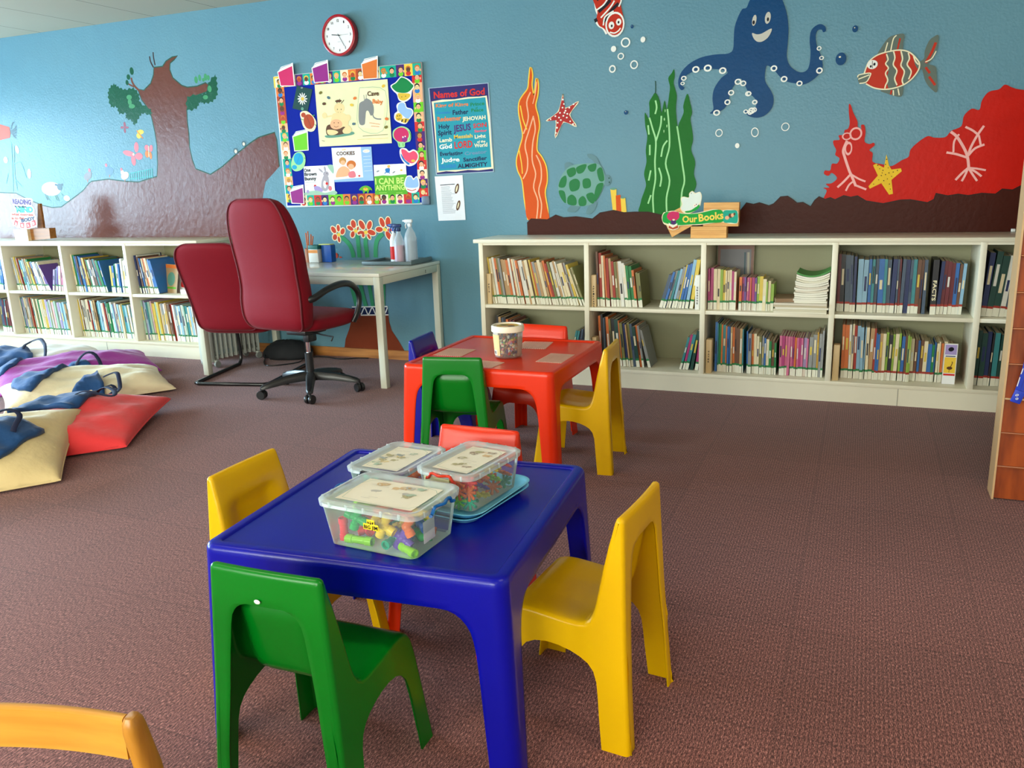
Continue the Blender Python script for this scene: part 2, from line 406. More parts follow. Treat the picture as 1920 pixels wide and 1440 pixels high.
# wall and print outlines, millimetres in the plane of the wall (x, z)
MURAL = [
["painted_tree_and_hill","brown painted tree trunk rising from a rolling brown hill",[["p","treebrown",0,[[-6300,1270],[-5600,1360],[-4961,1330],[-4754,1320],[-4599,1256],[-4443,1207],[-4328,1186],[-4216,1189],[-4108,1237],[-3994,1288],[-3921,1323],[-3844,1379],[-3808,1395],[-3613,1407],[-3429,1384],[-3276,1374],[-3182,1393],[-3073,1412],[-3048,1510],[-3030,1650],[-3033,1758],[-3045,1854],[-3056,1919],[-3128,2008],[-3156,2094],[-3092,2079],[-3011,2126],[-2971,2185],[-2957,2241],[-2868,2241],[-2826,2276],[-2758,2301],[-2701,2305],[-2741,2280],[-2786,2258],[-2798,2213],[-2777,2150],[-2696,2088],[-2642,2071],[-2545,2072],[-2459,2091],[-2435,2074],[-2456,2025],[-2527,2010],[-2627,1996],[-2676,1906],[-2685,1813],[-2684,1729],[-2694,1624],[-2681,1528],[-2657,1458],[-2516,1410],[-2390,1464],[-2241,1552],[-2096,1628],[-2012,1665],[-1932,1681],[-1856,1695],[-1843,1641],[-1842,1446],[-1920,1386],[-1986,1337],[-2025,1234],[-2058,1101],[-2091,929],[-3421,905],[-5064,905],[-5600,905],[-6300,905]]],["s","dkgreen",9,[[-4961,1330],[-4754,1320],[-4599,1256],[-4443,1207],[-4328,1186],[-4216,1189],[-4108,1237],[-3994,1288],[-3921,1323],[-3844,1379],[-3808,1395],[-3613,1407],[-3429,1384],[-3276,1374],[-3182,1393],[-3073,1412],[-3048,1510],[-3030,1650],[-3033,1758],[-3045,1854],[-3056,1919],[-3128,2008],[-3156,2094],[-3092,2079],[-3011,2126],[-2971,2185],[-2957,2241],[-2868,2241],[-2826,2276],[-2758,2301],[-2701,2305],[-2741,2280],[-2786,2258],[-2798,2213],[-2777,2150],[-2696,2088],[-2642,2071],[-2545,2072],[-2459,2091],[-2435,2074],[-2456,2025],[-2527,2010],[-2627,1996],[-2676,1906],[-2685,1813],[-2684,1729],[-2694,1624],[-2681,1528],[-2657,1458],[-2516,1410],[-2390,1464],[-2241,1552],[-2096,1628],[-2012,1665],[-1932,1681],[-1856,1695],[-1843,1641],[-1842,1446]]],["s","dkbrown",12,[[-2986,2325],[-2982,2284],[-2961,2241]]],["s","dkbrown",11,[[-2944,2352],[-2947,2317],[-2941,2255]]],["s","treebrown2",18,[[-3206,2182],[-3202,2150],[-3182,2117],[-3144,2083]]],["s","treebrown2",12,[[-3272,2150],[-3231,2131],[-3190,2112]]]]],
["painted_foliage","dark green painted leaves left of the tree trunk",[["p","foliage",1,[[-3461,2115],[-3401,2148],[-3360,2124],[-3290,2098],[-3199,2102],[-3149,2051],[-3146,1988],[-3047,1929],[-3054,1887],[-3132,1907],[-3183,1873],[-3238,1817],[-3261,1856],[-3325,1881],[-3310,1918],[-3386,1917],[-3406,1972],[-3466,1976],[-3482,2052]]],["e","foliage",0,[-3192,2231,21,29,0]],["e","foliage",0,[-3235,2189,19,21,0]],["e","foliage",0,[-3257,2149,16,21,0]],["e","leaf",0,[-3256,2037,29,19,0]],["e","leaf",0,[-3240,1967,33,17,0]],["e","leaf",0,[-3256,2000,21,23,0]]]],
["painted_foliage","dark green painted leaves right of the tree trunk",[["p","foliage",1,[[-2669,1906],[-2654,1998],[-2527,2010],[-2456,2025],[-2433,2084],[-2357,2139],[-2350,2078],[-2358,1999],[-2413,1951],[-2497,1942],[-2536,1954],[-2578,1911]]],["e","leaf",0,[-2549,2118,17,26,0]],["e","leaf",0,[-2511,2130,14,24,0]],["e","leaf",0,[-2453,2131,16,26,0]],["e","leaf",0,[-2477,2113,14,14,0]],["e","leaf",0,[-2427,2124,13,20,0]],["e","leaf",0,[-2426,2044,19,24,0]],["e","leaf",0,[-2476,1986,25,16,0]]]],
["painted_flower","pink four petal painted flower",[["e","pink",0,[-3252,1649,24,41,-12]],["e","pink",0,[-3343,1604,64,22,-12]],["e","pink",0,[-3238,1577,42,28,0]],["e","pink",0,[-3302,1547,24,42,0]],["e","cream",0,[-3293,1594,11,10,0]]]],
["painted_butterfly","small dark pink painted butterfly",[["e","dkpink",0,[-3345,1828,13,24,0]],["e","dkpink",0,[-3376,1810,19,9,0]],["e","dkpink",0,[-3324,1807,20,8,0]],["e","dkpink",0,[-3351,1785,11,20,0]]]],
["painted_butterfly","yellow painted butterfly",[["e","yellowp",0,[-3185,1765,36,18,0]],["e","yellowp",0,[-3208,1736,26,21,0]],["s","orangep",9,[[-3223,1778],[-3198,1750],[-3168,1713]]]]],
["painted_butterfly","orange and pink painted butterfly",[["e","pink",0,[-3140,1639,24,24,20]],["e","pink",0,[-3096,1633,18,28,-20]],["e","orangep",0,[-3146,1590,21,28,0]],["e","orangep",0,[-3110,1578,14,29,0]],["s","cream",6,[[-3119,1654],[-3130,1568]]]]],
["painted_chicken","grey painted chicken on the hill top",[["e","grey",0,[-3844,1437,48,30,20]],["e","grey",0,[-3815,1461,21,23,0]],["e","pink",0,[-3814,1487,13,14,0]],["s","orangep",4,[[-3850,1411],[-3855,1389]]]]],
["painted_chicken","blue grey painted chicken on the hill top",[["e","greyblue",0,[-3585,1468,47,29,20]],["e","greyblue",0,[-3608,1493,21,22,0]],["e","pink",0,[-3614,1520,13,14,0]],["s","orangep",4,[[-3590,1443],[-3594,1421]]]]],
["painted_chicken","cream painted chicken on the hill top",[["e","cream",0,[-3420,1429,46,29,20]],["e","cream",0,[-3443,1454,20,22,0]],["e","pink",0,[-3449,1480,12,13,0]],["s","orangep",4,[[-3425,1404],[-3429,1382]]]]],
["painted_fence","pale teal painted picket fence",[["s","teal",7,[[-3362,1449],[-3370,1386]]],["s","teal",7,[[-3337,1452],[-3345,1387]]],["s","teal",7,[[-3312,1454],[-3320,1389]]],["s","teal",7,[[-3287,1457],[-3295,1391]]],["s","teal",7,[[-3262,1459],[-3270,1392]]],["s","teal",7,[[-3237,1462],[-3245,1394]]],["s","teal",7,[[-3212,1464],[-3221,1396]]],["s","teal",7,[[-3188,1467],[-3196,1398]]],["s","teal",7,[[-3163,1469],[-3171,1399]]],["s","teal",7,[[-3139,1471],[-3147,1401]]],["s","teal",7,[[-3114,1474],[-3123,1403]]],["s","teal",5,[[-3371,1444],[-3107,1474]]],["s","teal",5,[[-3372,1399],[-3117,1416]]]]],
["painted_sheep","white painted sheep grazing on the hill",[["e","whitep",0,[-4302,1345,119,59,0]],["e","whitep",0,[-4131,1261,37,24,0]],["e","slate",0,[-4197,1358,30,29,0]],["s","slate",18,[[-4249,1381],[-4202,1372],[-4150,1379]]],["s","slate",12,[[-4388,1306],[-4367,1251]]],["s","sage",8,[[-4378,1293],[-4342,1247]]],["s","sage",8,[[-4250,1290],[-4232,1243]]],["s","sage",8,[[-4272,1291],[-4254,1243]]],["s","sage",5,[[-4192,1307],[-4170,1283]]]]],
["painted_scarecrow_arm","salmon painted sleeve with straw hand at the left edge",[["p","salmon",0,[[-4807,1913],[-4694,1883],[-4692,1831],[-4710,1794],[-4842,1779],[-5191,1724],[-5159,1864]]],["s","slate",11,[[-4691,1848],[-4634,1863],[-4604,1890]]],["s","slate",11,[[-4691,1848],[-4638,1847],[-4611,1865]]],["s","slate",11,[[-4691,1848],[-4642,1830],[-4617,1840]]],["s","slate",11,[[-4691,1848],[-4647,1814],[-4624,1814]]],["s","slate",11,[[-4691,1848],[-4651,1798],[-4630,1789]]],["s","slate",10,[[-4678,1865],[-4648,1910],[-4628,1920]]]]],
["painted_cotton_plant","pale teal painted stems with white buds",[["s","palteal",10,[[-4704,1761],[-4741,1549],[-4787,1333]]],["s","palteal",14,[[-4678,1724],[-4730,1489],[-4732,1338]]],["s","palteal",7,[[-4717,1572],[-4627,1580],[-4589,1448]]],["s","palteal",7,[[-4810,1491],[-4858,1408]]],["s","palteal",6,[[-4733,1441],[-4661,1372]]],["e","whitep",0,[-4644,1691,22,35,6]],["e","whitep",0,[-4811,1609,26,29,-35]],["e","whitep",0,[-4542,1482,22,42,-12]]]],
["painted_snail","two small blue grey painted rings on the hill slope",[["e","slate",0.5,[-2240,1575,23,24,0]],["e","slate",0.5,[-2155,1626,21,22,0]],["e","cream",0,[-2240,1573,12,14,0]],["e","cream",0,[-2155,1624,11,12,0]]]],
["painted_flower","leftmost orange red painted flower above the desk",[["s","stemgreen",34,[[-1346,917],[-1304,893],[-1269,855],[-1250,812],[-1242,764]]],["e","cream",0,[-1400,969,26,35,38]],["e","cream",0,[-1357,981,22,32,0]],["e","cream",0,[-1321,957,25,32,-32]],["e","cream",0,[-1393,915,27,30,-30]],["e","cream",0,[-1359,898,19,29,8]],["e","orangered",0,[-1400,969,18,28,38]],["e","orangered",0,[-1357,981,14,25,0]],["e","orangered",0,[-1321,957,17,25,-32]],["e","orangered",0,[-1393,915,19,23,-30]],["e","orangered",0,[-1359,898,11,22,8]],["e","yellowp",0,[-1357,933,16,14,0]]]],
["painted_flower","second from left orange red painted flower above the desk",[["s","stemgreen",34,[[-1195,935],[-1194,892],[-1191,834],[-1191,764]]],["e","cream",0,[-1221,1010,29,36,12]],["e","cream",0,[-1251,980,36,21,-25]],["e","cream",0,[-1234,935,25,31,-25]],["e","cream",0,[-1185,977,16,22,-20]],["e","cream",0,[-1178,943,22,17,0]],["e","orangered",0,[-1221,1010,21,29,12]],["e","orangered",0,[-1251,980,28,15,-25]],["e","orangered",0,[-1234,935,16,24,-25]],["e","orangered",0,[-1185,977,8,15,-20]],["e","orangered",0,[-1178,943,13,10,0]],["e","yellowp",0,[-1205,959,16,14,0]]]],
["painted_flower","third from left orange red painted flower above the desk",[["s","stemgreen",34,[[-1120,924],[-1129,866],[-1124,813],[-1122,765]]],["e","cream",0,[-1148,1003,30,43,30]],["e","cream",0,[-1083,1000,27,40,-25]],["e","cream",0,[-1070,947,43,25,-15]],["e","cream",0,[-1153,948,32,19,-10]],["e","cream",0,[-1142,927,21,22,-20]],["e","cream",0,[-1094,918,19,27,30]],["e","orangered",0,[-1148,1003,21,36,30]],["e","orangered",0,[-1083,1000,19,33,-25]],["e","orangered",0,[-1070,947,35,19,-15]],["e","orangered",0,[-1153,948,24,12,-10]],["e","orangered",0,[-1142,927,12,15,-20]],["e","orangered",0,[-1094,918,11,21,30]],["e","yellowp",0,[-1118,949,16,14,0]]]],
["painted_flower","rightmost orange red painted flower above the desk",[["s","stemgreen",34,[[-974,939],[-1020,902],[-1039,860],[-1046,813],[-1050,765]]],["e","cream",0,[-973,1019,27,42,20]],["e","cream",0,[-923,1021,28,43,-5]],["e","cream",0,[-1001,969,38,25,0]],["e","cream",0,[-914,964,27,20,0]],["e","cream",0,[-926,925,26,41,30]],["e","orangered",0,[-973,1019,19,35,20]],["e","orangered",0,[-923,1021,21,36,-5]],["e","orangered",0,[-1001,969,30,19,0]],["e","orangered",0,[-914,964,19,13,0]],["e","orangered",0,[-926,925,19,34,30]],["e","yellowp",0,[-953,967,16,13,0]]]],
["painted_flower","small orange red painted bloom at desk level",[["e","orangered",0,[-1395,777,16,20,0]],["e","orangered",0,[-1358,765,13,6,0]],["e","orangered",0,[-1429,769,9,7,0]]]],
["painted_flower_pot","terracotta painted pot with green stems below the desk",[["s","stemgreen",34,[[-1321,647],[-1284,558],[-1247,384]]],["s","stemgreen",34,[[-1208,649],[-1194,521],[-1164,387]]],["s","stemgreen",30,[[-1133,650],[-1119,523],[-1104,388]]],["s","stemgreen",30,[[-993,651],[-1001,525],[-1014,391]]],["p","terracotta",0,[[-1298,324],[-974,338],[-971,283],[-954,219],[-901,144],[-856,68],[-853,52],[-1393,52],[-1373,136],[-1331,218],[-1311,271]]],["p","navyp",0,[[-1292,390],[-977,401],[-975,337],[-1298,322]]],["s","whitep",9,[[-1292,388],[-977,400]]],["s","whitep",9,[[-1298,324],[-972,338]]],["s","whitep",9,[[-1290,331],[-1247,384],[-1218,333],[-1179,386],[-1150,335],[-1111,388],[-1081,338],[-1044,390],[-1011,340],[-978,392]]]]],
["painted_orange_seaweed","tall orange painted seaweed with peach veins",[["s","yellowp",16,[[176,1023],[155,1148],[141,1282],[112,1350],[105,1416],[129,1492],[154,1567],[146,1633],[131,1719],[136,1783],[164,1824],[199,1864],[209,1926],[220,1990],[230,1945],[224,1883],[236,1819],[249,1850],[260,1920],[269,1880],[262,1817],[246,1755],[262,1690],[269,1626],[255,1562],[248,1476],[279,1431],[310,1365],[315,1277],[298,1200],[313,1100],[318,1022]]],["p","orangeweed",1,[[176,1023],[155,1148],[141,1282],[112,1350],[105,1416],[129,1492],[154,1567],[146,1633],[131,1719],[136,1783],[164,1824],[199,1864],[209,1926],[220,1990],[230,1945],[224,1883],[236,1819],[249,1850],[260,1920],[269,1880],[262,1817],[246,1755],[262,1690],[269,1626],[255,1562],[248,1476],[279,1431],[310,1365],[315,1277],[298,1200],[313,1100],[318,1022]]],["s","peach",9,[[215,1841],[187,1780],[196,1694],[180,1631],[157,1583]]],["s","peach",9,[[232,1692],[200,1608],[167,1512],[182,1424],[176,1348],[145,1293]]],["s","peach",9,[[232,1681],[242,1606],[222,1521],[215,1412],[237,1324],[220,1236],[248,1146],[236,1028]]],["s","peach",9,[[244,1444],[274,1377],[276,1289],[256,1213],[274,1123],[263,1034]]],["s","peach",6,[[260,1901],[248,1829],[229,1767]]],["s","yellowp",8,[[141,1762],[157,1675],[182,1609]]],["s","yellowp",7,[[123,1482],[138,1393],[142,1327]]]]],
["painted_starfish","red painted starfish with white dots",[["s","cream",7,[[438,1814],[451,1726],[543,1761],[482,1686],[526,1610],[438,1642],[381,1547],[387,1657],[320,1655],[404,1708],[438,1814]]],["p","redstar",0,[[438,1810],[451,1721],[538,1760],[477,1686],[521,1615],[438,1646],[381,1551],[392,1656],[324,1655],[408,1708]]],["e","whitep",0,[437,1780,6,6,0]],["e","whitep",0,[444,1753,5,5,0]],["e","whitep",0,[434,1731,6,5,0]],["e","whitep",0,[454,1711,6,6,0]],["e","whitep",0,[480,1728,6,5,0]],["e","whitep",0,[509,1747,6,5,0]],["e","whitep",0,[416,1700,6,5,0]],["e","whitep",0,[384,1681,6,5,0]],["e","whitep",0,[351,1664,5,5,0]],["e","whitep",0,[439,1680,6,5,0]],["e","whitep",0,[409,1671,6,5,0]],["e","whitep",0,[399,1640,6,5,0]],["e","whitep",0,[394,1609,6,6,0]],["e","whitep",0,[386,1577,6,5,0]],["e","whitep",0,[462,1668,6,5,0]],["e","whitep",0,[485,1644,5,5,0]],["e","whitep",0,[504,1626,6,5,0]],["e","whitep",0,[447,1699,6,6,0]],["e","whitep",0,[421,1655,6,5,0]],["e","whitep",0,[466,1691,6,5,0]]]],
["painted_turtle","green and grey painted sea turtle",[["p","turtlegrey",1,[[597,1435],[626,1433],[666,1405],[688,1341],[659,1347],[637,1390],[605,1413]]],["p","turtlegrey",1,[[441,1376],[463,1390],[498,1374],[515,1347],[456,1325]]],["p","turtlegrey",1,[[455,1086],[494,1119],[541,1112],[517,1074],[469,1070]]],["p","turtlegrey",1,[[584,1065],[617,1127],[658,1132],[648,1089],[610,1054]]],["e","turtlegrey",0,[725,1267,30,36,0]],["e","dkgreen",0,[742,1280,4,5,0]],["e","dkgreen",0,[744,1254,4,6,0]],["p","turtleshell",1,[[394,1220],[408,1285],[456,1349],[521,1374],[660,1374],[705,1330],[714,1265],[693,1201],[652,1138],[588,1108],[494,1113],[423,1142]]],["p","turtlegreen",1,[[398,1236],[414,1285],[447,1306],[455,1273],[439,1232]]],["p","turtlegreen",1,[[456,1338],[509,1355],[518,1314],[475,1294]]],["p","turtlegreen",1,[[521,1352],[568,1372],[593,1366],[569,1323],[532,1316]]],["p","turtlegreen",1,[[600,1360],[656,1374],[650,1331],[616,1326]]],["p","turtlegreen",1,[[662,1331],[694,1346],[710,1271],[678,1266]]],["p","turtlegreen",1,[[476,1267],[517,1284],[545,1262],[536,1216],[489,1202],[472,1229]]],["p","turtlegreen",1,[[566,1275],[607,1282],[621,1252],[612,1225],[570,1223]]],["p","turtlegreen",1,[[661,1240],[704,1249],[687,1191],[648,1135],[641,1170]]],["p","turtlegreen",1,[[588,1180],[629,1192],[649,1159],[634,1122],[602,1141]]],["p","turtlegreen",1,[[535,1149],[565,1172],[588,1144],[582,1112],[541,1110]]],["p","turtlegreen",1,[[459,1164],[489,1183],[518,1157],[515,1115],[461,1122]]],["p","turtlegreen",1,[[398,1209],[438,1202],[446,1129],[414,1159]]]]],
["painted_coral_tubes","yellow and orange painted coral tubes",[["p","yellowp",0,[[750,1211],[791,1210],[790,1065],[767,1065]]],["e","sage",0,[770,1212,21,7,0]],["p","orangeweed",0,[[786,1170],[818,1174],[824,1064],[790,1065]]],["p","yellowp",0,[[818,1153],[849,1153],[858,1063],[824,1064]]],["e","sage",0,[832,1154,15,5,0]]]],
["painted_green_seaweed","tall green painted seaweed with pale green veins",[["p","weedgreen",1,[[961,1040],[950,1121],[974,1194],[984,1236],[971,1299],[986,1372],[981,1444],[990,1526],[977,1588],[974,1669],[1001,1627],[1003,1688],[1001,1728],[1018,1757],[1040,1781],[1066,1734],[1078,1663],[1088,1703],[1098,1732],[1111,1681],[1119,1721],[1124,1760],[1129,1809],[1118,1859],[1138,1887],[1153,1909],[1157,1866],[1151,1827],[1171,1757],[1167,1678],[1179,1577],[1189,1597],[1215,1655],[1212,1695],[1235,1762],[1253,1712],[1266,1652],[1257,1613],[1268,1553],[1275,1492],[1265,1432],[1291,1360],[1284,1289],[1301,1227],[1281,1166],[1266,1104],[1257,1036]]],["s","palegreen",10,[[1003,1637],[1025,1565],[1045,1493],[1040,1370],[1044,1266],[1029,1161],[1035,1045]]],["s","palegreen",10,[[1078,1643],[1073,1583],[1045,1493]]],["s","palegreen",10,[[1115,1681],[1126,1580],[1130,1458],[1108,1357],[1134,1253],[1116,1149],[1119,1054]]],["s","palegreen",10,[[1176,1577],[1197,1455],[1212,1353],[1227,1250],[1212,1178],[1207,1058]]],["s","palegreen",10,[[1040,1736],[1048,1695],[1039,1656]]],["s","palegreen",10,[[1117,1495],[1091,1460],[1079,1399]]],["s","palegreen",10,[[1065,1333],[1082,1275],[1074,1218]]],["s","palegreen",10,[[1007,1474],[1007,1412]]],["s","palegreen",10,[[1014,1319],[1001,1257]]],["s","palegreen",10,[[1016,1167],[998,1114]]],["s","palegreen",10,[[995,1592],[1001,1536]]],["e","palegreen",0,[1101,1672,3,9,0]],["e","palegreen",0,[1097,1622,4,9,0]],["e","palegreen",0,[1113,1581,3,9,0]],["e","palegreen",0,[1095,1551,3,9,0]],["s","dkgreen",6,[[1039,1850],[1041,1805],[1039,1776]]]]],
["painted_red_coral","bright red painted coral reef rising to the right",[["p","coralred",1,[[2045,1113],[2061,1167],[2041,1184],[2074,1186],[2054,1206],[2086,1210],[2113,1238],[2083,1268],[2065,1252],[2041,1264],[2045,1283],[2073,1282],[2080,1319],[2108,1320],[2120,1348],[2096,1368],[2099,1396],[2084,1425],[2082,1449],[2114,1452],[2108,1476],[2135,1479],[2138,1503],[2156,1511],[2163,1543],[2155,1599],[2153,1644],[2164,1636],[2178,1598],[2203,1550],[2207,1518],[2226,1503],[2224,1526],[2241,1525],[2250,1483],[2248,1436],[2274,1421],[2296,1427],[2301,1411],[2276,1388],[2295,1369],[2298,1322],[2353,1306],[2398,1295],[2448,1325],[2482,1343],[2488,1379],[2519,1415],[2568,1449],[2603,1440],[2657,1440],[2684,1472],[2731,1494],[2739,1547],[2773,1582],[2810,1574],[2818,1621],[2846,1663],[2893,1673],[2919,1695],[2956,1677],[3010,1662],[3210,1632],[3510,1602],[3730,1462],[3730,1000],[3070,1060],[2632,1068],[2369,1073],[2093,1088]]]]],
["painted_sea_bed","dark brown painted sea bed along the shelf top",[["p","seabed",0,[[167,921],[166,1001],[195,1029],[312,1022],[373,1052],[427,1034],[516,1039],[628,1023],[680,1061],[772,1076],[840,1060],[913,1063],[1002,1061],[1085,1042],[1204,1034],[1363,1038],[1498,1028],[1569,1057],[1607,1107],[1648,1097],[1682,1106],[1738,1087],[1767,1099],[1804,1138],[1843,1141],[1878,1117],[1898,1100],[1932,1103],[1976,1078],[1998,1114],[2020,1134],[2054,1118],[2082,1127],[2110,1115],[2155,1137],[2193,1127],[2229,1134],[2277,1104],[2368,1087],[2456,1105],[2508,1106],[2596,1088],[2629,1106],[2635,1138],[2696,1123],[2746,1131],[2797,1122],[2862,1133],[2928,1127],[2958,1153],[3007,1147],[3045,1169],[3195,1184],[3395,1149],[3645,1189],[3845,1189],[3845,905],[197,905]]],["s","dkbrown",7,[[166,1001],[195,1029],[312,1022],[373,1052],[427,1034],[516,1039],[628,1023],[680,1061],[772,1076],[840,1060],[913,1063],[1002,1061],[1085,1042],[1204,1034],[1363,1038],[1498,1028],[1569,1057],[1607,1107],[1648,1097],[1682,1106],[1738,1087],[1767,1099],[1804,1138],[1843,1141],[1878,1117],[1898,1100],[1932,1103],[1976,1078],[1998,1114],[2020,1134],[2054,1118],[2082,1127],[2110,1115],[2155,1137],[2193,1127],[2229,1134],[2277,1104],[2368,1087],[2456,1105],[2508,1106],[2596,1088],[2629,1106],[2635,1138],[2696,1123],[2746,1131],[2797,1122],[2862,1133],[2928,1127],[2958,1153],[3007,1147],[3045,1169],[3195,1184],[3395,1149]]]]],
["painted_sea_fan","pale pink painted branching coral with looped top",[["e","palepink",0.72,[2199,1481,34,36,0]],["e","palepink",0.7,[2152,1469,26,21,0]],["e","palepink",0.65,[2165,1401,20,38,0]],["s","palepink",14,[[2155,1445],[2138,1394],[2147,1356],[2176,1279],[2190,1250],[2217,1190]]],["s","palepink",11,[[2216,1194],[2274,1169]]],["s","palepink",12,[[2187,1259],[2151,1217],[2118,1185]]],["s","palepink",10,[[2190,1255],[2232,1229],[2267,1214]]],["s","palepink",10,[[2201,1216],[2180,1197],[2165,1164]]]]],
["painted_sea_fan","pale pink painted branching coral on the right reef",[["s","palepink",14,[[2786,1272],[2777,1322],[2759,1368],[2716,1437],[2682,1467]]],["s","palepink",12,[[2775,1326],[2719,1347],[2670,1358]]],["s","palepink",10,[[2704,1358],[2703,1415],[2724,1452]]],["s","palepink",12,[[2778,1335],[2785,1375],[2810,1437],[2840,1490]]],["s","palepink",11,[[2820,1441],[2787,1469],[2751,1489]]],["s","palepink",12,[[2780,1340],[2808,1374],[2851,1392]]],["s","palepink",10,[[2833,1391],[2820,1441]]],["s","palepink",12,[[2784,1272],[2753,1241],[2727,1208]]],["s","palepink",11,[[2784,1272],[2771,1231],[2758,1201]]],["s","palepink",11,[[2784,1272],[2812,1230],[2833,1200]]],["s","palepink",11,[[2784,1272],[2823,1248],[2852,1224]]],["s","palepink",10,[[2784,1272],[2826,1266],[2870,1256]]]]],
["painted_starfish","yellow painted starfish with dark specks",[["p","starYellow",0,[[2367,1361],[2384,1300],[2399,1276],[2447,1281],[2453,1265],[2403,1219],[2416,1141],[2396,1137],[2351,1202],[2292,1173],[2285,1187],[2330,1245],[2301,1303],[2317,1312],[2359,1287]]],["e","dkbrown",0,[2370,1333,3,3,0]],["e","dkbrown",0,[2366,1305,3,3,0]],["e","dkbrown",0,[2381,1286,2,3,0]],["e","dkbrown",0,[2355,1273,3,3,0]],["e","dkbrown",0,[2337,1283,2,3,0]],["e","dkbrown",0,[2326,1302,3,3,0]],["e","dkbrown",0,[2387,1258,3,3,0]],["e","dkbrown",0,[2409,1262,3,3,0]],["e","dkbrown",0,[2430,1270,3,3,0]],["e","dkbrown",0,[2370,1249,3,3,0]],["e","dkbrown",0,[2348,1245,3,3,0]],["e","dkbrown",0,[2336,1221,3,2,0]],["e","dkbrown",0,[2311,1198,3,2,0]],["e","dkbrown",0,[2381,1225,2,3,0]],["e","dkbrown",0,[2394,1196,3,3,0]],["e","dkbrown",0,[2400,1168,2,3,0]],["e","dkbrown",0,[2363,1216,3,3,0]],["e","dkbrown",0,[2402,1238,2,3,0]],["e","dkbrown",0,[2352,1259,2,3,0]]]],
["painted_octopus","large smiling dark blue painted octopus with white suckers",[["p","octoblue",1,[[1569,2212],[1587,2252],[1623,2293],[1689,2304],[1746,2271],[1766,2233],[1793,2158],[1806,2075],[1805,1993],[1803,1929],[1819,1882],[1848,1852],[1882,1835],[1914,1842],[1929,1873],[1932,1937],[1924,2001],[1927,2046],[1943,2071],[1974,2085],[2002,2070],[2008,2047],[1995,2040],[1985,2054],[1963,2052],[1955,2021],[1964,1970],[1977,1942],[1993,1904],[2001,1849],[1980,1814],[1944,1784],[1899,1767],[1861,1776],[1814,1789],[1775,1815],[1735,1860],[1696,1887],[1686,1845],[1690,1798],[1721,1749],[1739,1705],[1734,1653],[1697,1612],[1649,1599],[1600,1613],[1579,1643],[1594,1637],[1624,1623],[1637,1649],[1641,1697],[1595,1748],[1574,1787],[1548,1827],[1520,1801],[1491,1755],[1483,1707],[1464,1670],[1439,1652],[1399,1639],[1374,1641],[1394,1664],[1387,1723],[1396,1781],[1434,1836],[1473,1866],[1433,1884],[1383,1892],[1343,1895],[1282,1890],[1231,1870],[1206,1843],[1201,1814],[1217,1798],[1202,1784],[1183,1805],[1180,1845],[1200,1892],[1250,1936],[1321,1964],[1401,1972],[1470,1971],[1499,1992],[1502,2057],[1505,2113],[1523,2167],[1545,2206]]],["e","whitep",0.55,[1735,1868,19,17,0]],["e","whitep",0.55,[1794,1805,19,17,0]],["e","whitep",0.55,[1880,1775,17,15,0]],["e","whitep",0.55,[1985,1837,18,17,0]],["e","whitep",0.55,[1993,1904,13,11,0]],["e","whitep",0.55,[1977,1956,13,12,0]],["e","whitep",0.55,[1634,1688,14,12,0]],["e","whitep",0.55,[1633,1645,15,14,0]],["e","whitep",0.55,[1600,1738,14,12,0]],["e","whitep",0.55,[1609,1632,15,14,0]],["e","whitep",0.55,[1584,1638,14,12,0]],["e","whitep",0.55,[1443,1878,22,19,0]],["e","whitep",0.55,[1355,1899,24,20,0]],["e","whitep",0.55,[1284,1897,22,19,0]],["e","whitep",0.55,[1213,1852,17,14,0]],["e","whitep",0.55,[1206,1823,13,10,0]],["e","whitep",0.55,[1534,1809,20,17,0]],["e","whitep",0.55,[1564,1798,18,16,0]],["e","whitep",0.55,[1496,1750,18,16,0]],["e","whitep",0.55,[1595,1738,18,15,0]],["e","whitep",0.55,[1476,1698,18,16,0]],["e","whitep",0.55,[1634,1688,16,14,0]],["e","whitep",0.55,[1618,1641,20,18,0]],["e","whitep",0.55,[1414,1641,21,17,0]],["e","greycream",0,[1615,2139,12,30,-8]],["e","greycream",0,[1690,2145,16,32,-6]],["e","ink",0,[1612,2128,7,11,0]],["e","ink",0,[1691,2137,6,11,0]],["p","greycream",1,[[1605,2071],[1632,2062],[1660,2064],[1714,2086],[1699,2044],[1667,2021],[1638,2021],[1616,2040]]]]],
